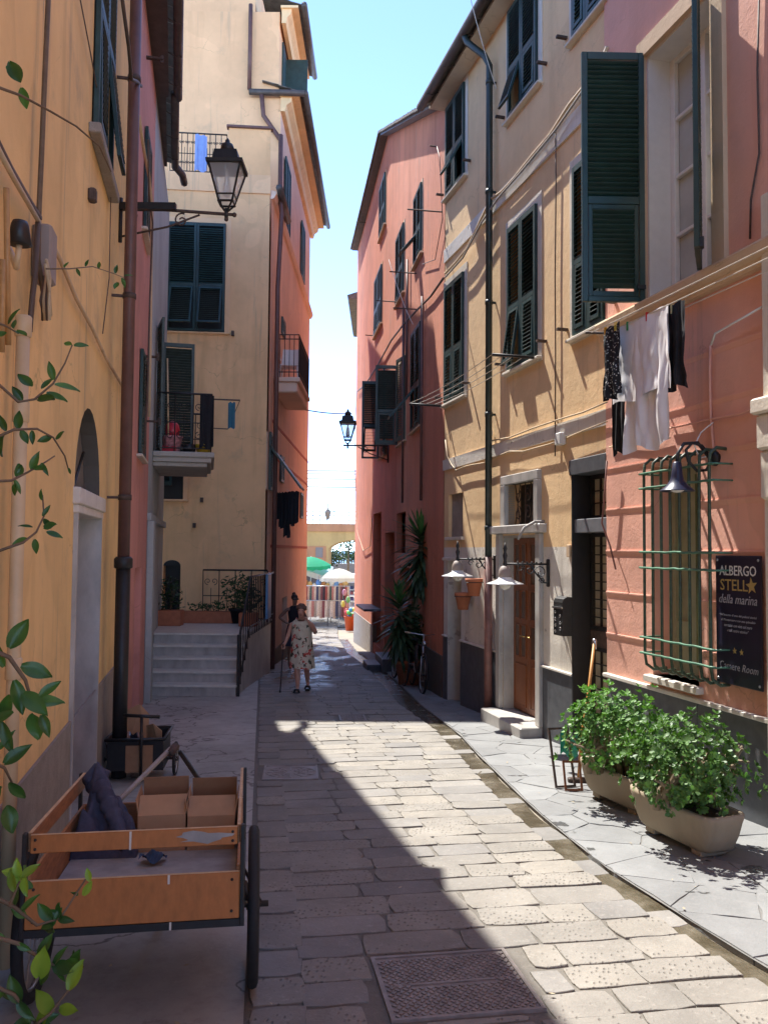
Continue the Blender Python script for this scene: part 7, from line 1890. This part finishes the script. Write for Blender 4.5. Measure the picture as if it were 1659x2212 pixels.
J = [(0, .01, .80, (.13, .10)), (0, .03, .98, (.13, .10)), (0, .03, 1.13, (.15, .10)), (0, .0, 1.215, (.07, .06)), (0, -.025, 1.275, .047), (0, -.045, 1.335, (.062, .072)), (0, -.05, 1.395, (.072, .085)), (0, -.035, 1.45, (.060, .070)),
     (-.165, .03, 1.165, .052), (-.225, .04, .96, .040), (-.275, -.06, .82, .028), (.165, .03, 1.165, .052), (.255, -.04, 1.00, .042), (.155, -.15, 1.19, .029),
     (-.085, .01, .72, .085), (-.06, -.06, .42, .056), (-.045, -.08, .26, .052), (-.04, -.10, .08, .032), (-.045, -.20, .035, (.034, .02)),
     (.085, .02, .72, .085), (.095, .02, .43, .056), (.10, .10, .28, .050), (.105, .18, .12, .032), (.12, .10, .05, (.034, .02)),
     (0, -.128, 1.355, .012)]
E = [(0, 1), (1, 2), (2, 3), (3, 4), (4, 5), (5, 6), (6, 7), (2, 8), (8, 9), (9, 10), (2, 11), (11, 12), (12, 13), (0, 14), (14, 15), (15, 16), (16, 17), (17, 18), (0, 19), (19, 20), (20, 21), (21, 22), (22, 23), (5, 24)]
hand(J, E, 10, (-.285, -.10, .80), (-.05, -.6, -.4), (1, 0, .1), (.1, .2, -.7))
hand(J, E, 13, (.125, -.165, 1.235), (-.35, -.1, .8), (.2, 1, 0), (-.7, .2, -.2))
skin_body('body', J, E, m_skin, LD)
m_floral, t_, b_ = nt('floral_dress_cloth')
tc_ = N(t_, 'ShaderNodeTexCoord'); p_ = tc_.outputs['Object']
n_ = noisetex(t_, p_, 8.5, 4, .6); n2_ = noisetex(t_, p_, 9.5, 4, .6, (1.3, 1, .9)); n3_ = noisetex(t_, p_, 13, 2)
c_ = mixc(t_, ramp(t_, n3_, .4, .6), (.58, .50, .36), (.64, .57, .42))
c_ = mixc(t_, ramp(t_, n2_, .555, .57), c_, (.055, .06, .035)); c_ = mixc(t_, ramp(t_, n_, .565, .58), c_, (.50, .055, .035)); c_ = mixc(t_, ramp(t_, n_, .63, .645), c_, (.62, .24, .20))
t_.links.new(c_, b_.inputs['Base Color']); b_.inputs['Roughness'].default_value = .85
mb = MB(); prof = [(1.235, .10, .070, .015), (1.20, .150, .100, .02), (1.13, .178, .128, .02), (1.02, .178, .130, .02), (.90, .178, .135, .02), (.75, .195, .15, .015), (.60, .205, .155, .01), (.48, .215, .16, .01), (.405, .222, .165, .0)]
n = 32; vs = []
for k, (z, rx, ry_, cy) in enumerate(prof):
    for j in range(n):
        q = 2 * math.pi * j / n; f = 1 + (.06 * k / 8) * math.sin(q * 7 + 1) + .03 * (k / 8) * math.sin(q * 3); vs.append((rx * f * math.cos(q) + (.015 * k / 8), cy + ry_ * f * math.sin(q), z + (.012 * math.sin(q * 2) if k == 8 else 0) - (.03 * max(0, -math.sin(q)) if k == 0 else 0)))
mb.add(vs, [(k * n + j, (k + 1) * n + j, (k + 1) * n + (j + 1) % n, k * n + (j + 1) % n) for k in range(len(prof) - 1) for j in range(n)], True); mb.build('dress', m_floral, LD)
mb = MB()
for s in (-1, 1): mb.tube([(s * .075, -.055, 1.20), (s * .085, .02, 1.245), (s * .08, .10, 1.20)], .022, 6)
mb.build('dress_strap', m_floral, LD)
mb = MB(); rh = random.Random(2)
mb.ball((0, -.018, 1.43), (.082, .088, .075), 14, 9)
for k in range(46):
    a = rh.uniform(0, 6.28); e = rh.uniform(-.1, 1.3); v = Vector((math.cos(a) * math.cos(e), math.sin(a) * math.cos(e), math.sin(e)))
    if v.y < -.55 and v.z < .45: continue
    mb.ball(Vector((0, -.022, 1.415)) + Vector((v.x * .078, v.y * .086, v.z * .078)), rh.uniform(.018, .028), 6, 4)
mb.build('hair', m_hair, LD)
mb = MB()
for s in (-1, 1): mb.ball((s * .028, -.122, 1.392), (.011, .006, .007), 8, 5)
mb.build('eyes', m_hair2, LD); mb = MB(); mb.ball((0, -.120, 1.318), (.022, .008, .006), 8, 4); mb.build('mouth', M('lips', (.36, .10, .09), .5, .1, 9, 0), LD)
for (p, q) in (((-.045, -.155, .0), .10), ((.115, .12, .015), .30)):
    mb = MB(); mb.bbox(p[0] - .042, p[0] + .042, p[1] - .105, p[1] + .10, p[2] - .012, p[2] + .022, .008); mb.tube([(p[0] - .042, p[1] - .05, p[2] + .01), (p[0] - .03, p[1] - .05, p[2] + .062), (p[0] + .03, p[1] - .05, p[2] + .062), (p[0] + .042, p[1] - .05, p[2] + .01)], .020, 6); mb.build('sandal', m_sandal, LD)
CN = thing('walking_cane', 'dark walking cane held by the person in the floral dress', 'cane', (-1.41 - .33, 14.45 - .16, g(14.29)))
mb = MB(); mb.tube([(0, 0, 0), (.042, .02, .80)], .011, 8); mb.build('shaft', m_black, CN); mb = MB(); mb.tube([(.042, .07, .805), (.042, .02, .825), (.044, -.05, .80)], .013, 8); mb.build('handle', m_wood, CN); mb = MB(); mb.lathe([(.017, 0), (.016, .04)], n=10); mb.build('tip', m_tyre, CN)

W2 = thing('person', 'person in a black vest and sunglasses with hand on hip behind the floral dress', 'person', (-1.95, 18.4, g(18.4)), .35)
J = [(0, 0, .92, (.13, .09)), (0, 0, 1.08, (.105, .08)), (0, 0, 1.26, (.125, .085)), (0, 0, 1.365, (.055, .05)), (0, -.01, 1.42, .045), (0, -.02, 1.48, (.06, .07)), (0, -.02, 1.54, (.068, .08)), (0, -.01, 1.60, (.055, .065)),
     (-.155, 0, 1.325, .046), (-.33, .04, 1.13, .036), (-.17, -.04, 1.02, .026), (.155, 0, 1.325, .046), (.28, .05, 1.12, .036), (.22, -.05, .95, .026),
     (-.085, 0, .86, .085), (-.09, -.01, .48, .055), (-.09, .03, .09, .036), (-.09, -.09, .035, (.036, .02)), (.085, 0, .86, .085), (.09, -.03, .48, .055), (.09, 0, .09, .036), (.09, -.12, .035, (.036, .02)), (0, -.095, 1.50, .012)]
E = [(0, 1), (1, 2), (2, 3), (3, 4), (4, 5), (5, 6), (6, 7), (2, 8), (8, 9), (9, 10), (2, 11), (11, 12), (12, 13), (0, 14), (14, 15), (15, 16), (16, 17), (0, 18), (18, 19), (19, 20), (20, 21), (5, 22)]
hand(J, E, 10, (-.13, -.07, 1.0), (.7, -.3, -.3), (0, .3, 1), (.2, .4, -.3)); hand(J, E, 13, (.215, -.08, .91), (0, -.3, -1), (0, 1, 0), (-.5, 0, -.2))
skin_body('body', J, E, m_skin2, W2)
def loops(name, prof, mat, parent, n=24):
    mb = MB(); vs = []
    for (z, rx, ry_, cy) in prof:
        for j in range(n): q = 2 * math.pi * j / n; vs.append((rx * math.cos(q), cy + ry_ * math.sin(q), z))
    mb.add(vs, [(k * n + j, (k + 1) * n + j, (k + 1) * n + (j + 1) % n, k * n + (j + 1) % n) for k in range(len(prof) - 1) for j in range(n)], True); return mb.build(name, mat, parent)
loops('vest', [(1.39, .075, .07, 0), (1.34, .13, .095, 0), (1.24, .148, .115, -.005), (1.08, .125, .10, 0), (.95, .15, .115, 0)], m_blackcloth, W2)
loops('skirt', [(.98, .145, .112, 0), (.85, .18, .135, 0), (.60, .21, .15, 0), (.52, .215, .155, 0)], M('dark_skirt', (.04, .04, .06), .9, .2, 9, .1), W2)
mb = MB(); mb.ball((0, .012, 1.575), (.075, .085, .075), 14, 8); mb.ball((0, .07, 1.645), .045, 10, 6); mb.build('hair', m_hair2, W2)
mb = MB(); mb.bbox(-.068, .068, -.112, -.085, 1.525, 1.56, .008); mb.build('sunglasses', m_sandal, W2)

# ------------------------------------------------------------------ climbing shrub at the left edge
CL = thing('climbing_shrub', 'leafy climbing shrub with glossy leaves reaching in from the left edge', 'plant', (-1.12, 2.15, g(2.15)))
clo = Vector(CL.location); cr = random.Random(21)
def cw(x, y, d): return Vector(at(x, y, d)) - clo
mb = MB(); mb.tube([(0, 0, 0), (.02, .02, 1.0), (-.02, .03, 2.0), (.0, .02, 3.2)], [.022, .018, .014, .008], 8); mb.build('main_stem', m_stem, CL)
def leafmesh(curl, mat, w=.30):
    b = MB(); b.grid(lambda s, t: ((s - .5) * 2 * w * math.sin(math.pi * min(.985, .04 + t * .96)) ** .75 * (1 - .25 * t), t, .35 * w * abs(s - .5) * 2 - curl * t * t), 4, 8); me = b.mesh('leaf'); me.materials.append(mat); return me
LM = [leafmesh(.10, m_vine), leafmesh(.28, m_vine), leafmesh(.18, m_vine, .24), leafmesh(-.08, m_vine, .34), leafmesh(.45, m_vine, .27), leafmesh(.32, m_vine, .2)]; LM2 = [leafmesh(.15, m_vine2), leafmesh(.05, m_vine2, .26)]
def vleaf(x, y, d, size, ang, young=False, roll=None):
    """leaf whose stalk end is near pixel (x, y); ang: direction in the picture, degrees, 0 = right, 90 = up"""
    L = 1.18 * size * d / FPX; o = bpy.data.objects.new('leaf', cr.choice(LM2 if young else LM)); col.objects.link(o); o.parent = CL
    a = math.radians(ang); dv = Vector((math.cos(a), cr.uniform(-.5, .5), math.sin(a))).normalized(); up = Vector((cr.uniform(-.5, .5), -.75, .65 + cr.uniform(-.5, .4))); up = (up - dv * up.dot(dv)).normalized(); sx = dv.cross(up)
    Mx = Matrix(((sx.x, dv.x, up.x), (sx.y, dv.y, up.y), (sx.z, dv.z, up.z))).to_4x4(); o.matrix_local = Matrix.Translation(cw(x, y, d)) @ Mx @ Matrix.Scale(L, 4)
def vstem(pts, r, d0, d1, leaves, nl=0, size=34, young=False):
    n = len(pts); P = [cw(x, y, lerp(d0, d1, i / (n - 1))) for i, (x, y) in enumerate(pts)]
    mb = MB(); mb.tube(P, [lerp(r, r * .45, i / (n - 1)) for i in range(n)], 6); mb.build('stem', m_stem, CL)
    for (x, y, s, a) in leaves: vleaf(x, y, lerp(d0, d1, .6), s, a, young)
    for k in range(nl):
        t = cr.uniform(.1, 1) * (n - 1); i = min(int(t), n - 2); f = t - i; x = lerp(pts[i][0], pts[i + 1][0], f); y = lerp(pts[i][1], pts[i + 1][1], f)
        vleaf(x, y, lerp(d0, d1, t / (n - 1)), size * cr.uniform(.6, 1.15), cr.uniform(0, 360), young)
vstem([(-30, 178), (45, 205), (110, 240), (165, 272), (215, 315), (240, 370)], .005, 2.3, 3.0, [(45, 178, 52, 118), (47, 188, 36, 275), (20, 150, 12, 130)])
vstem([(-20, 815), (40, 868), (75, 862), (115, 828), (140, 785), (156, 745)], .004, 2.1, 2.2, [(156, 745, 24, 160), (160, 748, 26, 20), (118, 832, 44, 0), (100, 850, 40, 345), (115, 820, 34, 95), (70, 835, 36, 140), (82, 862, 42, 350), (48, 865, 30, 120), (90, 840, 30, 60)])
vstem([(-20, 690), (15, 705), (40, 720)], .004, 2.1, 2.2, [(20, 700, 34, 60), (35, 715, 28, 330), (15, 720, 24, 200), (30, 710, 26, 100)])
vstem([(-20, 950), (30, 928), (80, 926), (115, 945), (140, 985), (148, 1015)], .004, 2.1, 2.3, [(40, 926, 34, 80), (45, 930, 28, 300), (10, 940, 40, 250), (15, 930, 30, 110), (70, 930, 26, 275), (112, 945, 26, 200), (122, 950, 22, 40), (148, 1010, 14, 280)])
vstem([(-20, 1040), (25, 1038), (60, 1020), (95, 1000), (118, 985)], .004, 2.1, 2.3, [(30, 1036, 28, 300), (35, 1030, 24, 70), (70, 1015, 34, 70), (75, 1010, 26, 340), (90, 1000, 26, 300), (45, 1030, 30, 110), (35, 1045, 24, 250)])
vstem([(-20, 1196), (50, 1172), (78, 1150), (95, 1115), (92, 1070)], .004, 2.1, 2.3, [(92, 1115, 24, 60), (95, 1120, 22, 300), (100, 1150, 30, 345), (95, 1140, 28, 10), (70, 1140, 24, 160), (60, 1165, 28, 200), (75, 1165, 26, 280), (92, 1080, 20, 100)])
vstem([(-30, 1400), (20, 1420), (55, 1470), (70, 1520), (100, 1500)], .006, 1.9, 2.0, [(20, 1400, 60, 60), (45, 1440, 58, 340), (30, 1470, 64, 290), (50, 1500, 60, 330), (65, 1520, 56, 10), (20, 1500, 66, 250), (70, 1540, 52, 280), (30, 1540, 58, 200), (10, 1440, 60, 110), (85, 1505, 44, 40), (90, 1545, 40, 300), (5, 1560, 60, 290)])
vstem([(-30, 1640), (10, 1660), (30, 1700)], .005, 1.9, 2.0, [(10, 1650, 50, 40), (20, 1690, 48, 300), (5, 1700, 56, 250), (15, 1740, 50, 280), (0, 1620, 40, 60)])
vstem([(-30, 1930), (30, 1960), (80, 2000), (130, 1985), (185, 1900)], .005, 1.8, 1.9, [(60, 1905, 40, 80), (70, 1920, 34, 150)], 12, 38)
vstem([(-30, 2020), (40, 2040), (100, 2080), (150, 2100), (180, 2090)], .005, 1.75, 1.85, [], 13, 40)
vstem([(-40, 2120), (30, 2150), (70, 2200), (90, 2230)], .005, 1.7, 1.8, [], 12, 44)
vstem([(60, 2230), (110, 2190), (140, 2150), (165, 2120)], .004, 1.75, 1.8, [(150, 2140, 52, 70), (110, 2190, 60, 110), (85, 2110, 64, 75), (110, 2185, 56, 230), (130, 2180, 44, 10)], 0, 50, True)
vstem([(20, 1960), (40, 1910), (55, 1880)], .003, 1.75, 1.8, [(40, 1910, 44, 100), (45, 1900, 38, 40), (180, 1935, 30, 60), (195, 1905, 24, 110)], 3, 40, True)
vstem([(100, 500 + 80), (150, 560 + 20), (200, 575), (245, 590), (270, 600)], .003, 3.2, 4.2, [(140, 578, 16, 80), (165, 580, 14, 300), (185, 575, 14, 60), (215, 580, 16, 100), (250, 590, 16, 80), (262, 600, 18, 300), (268, 596, 16, 20), (255, 610, 18, 260)])
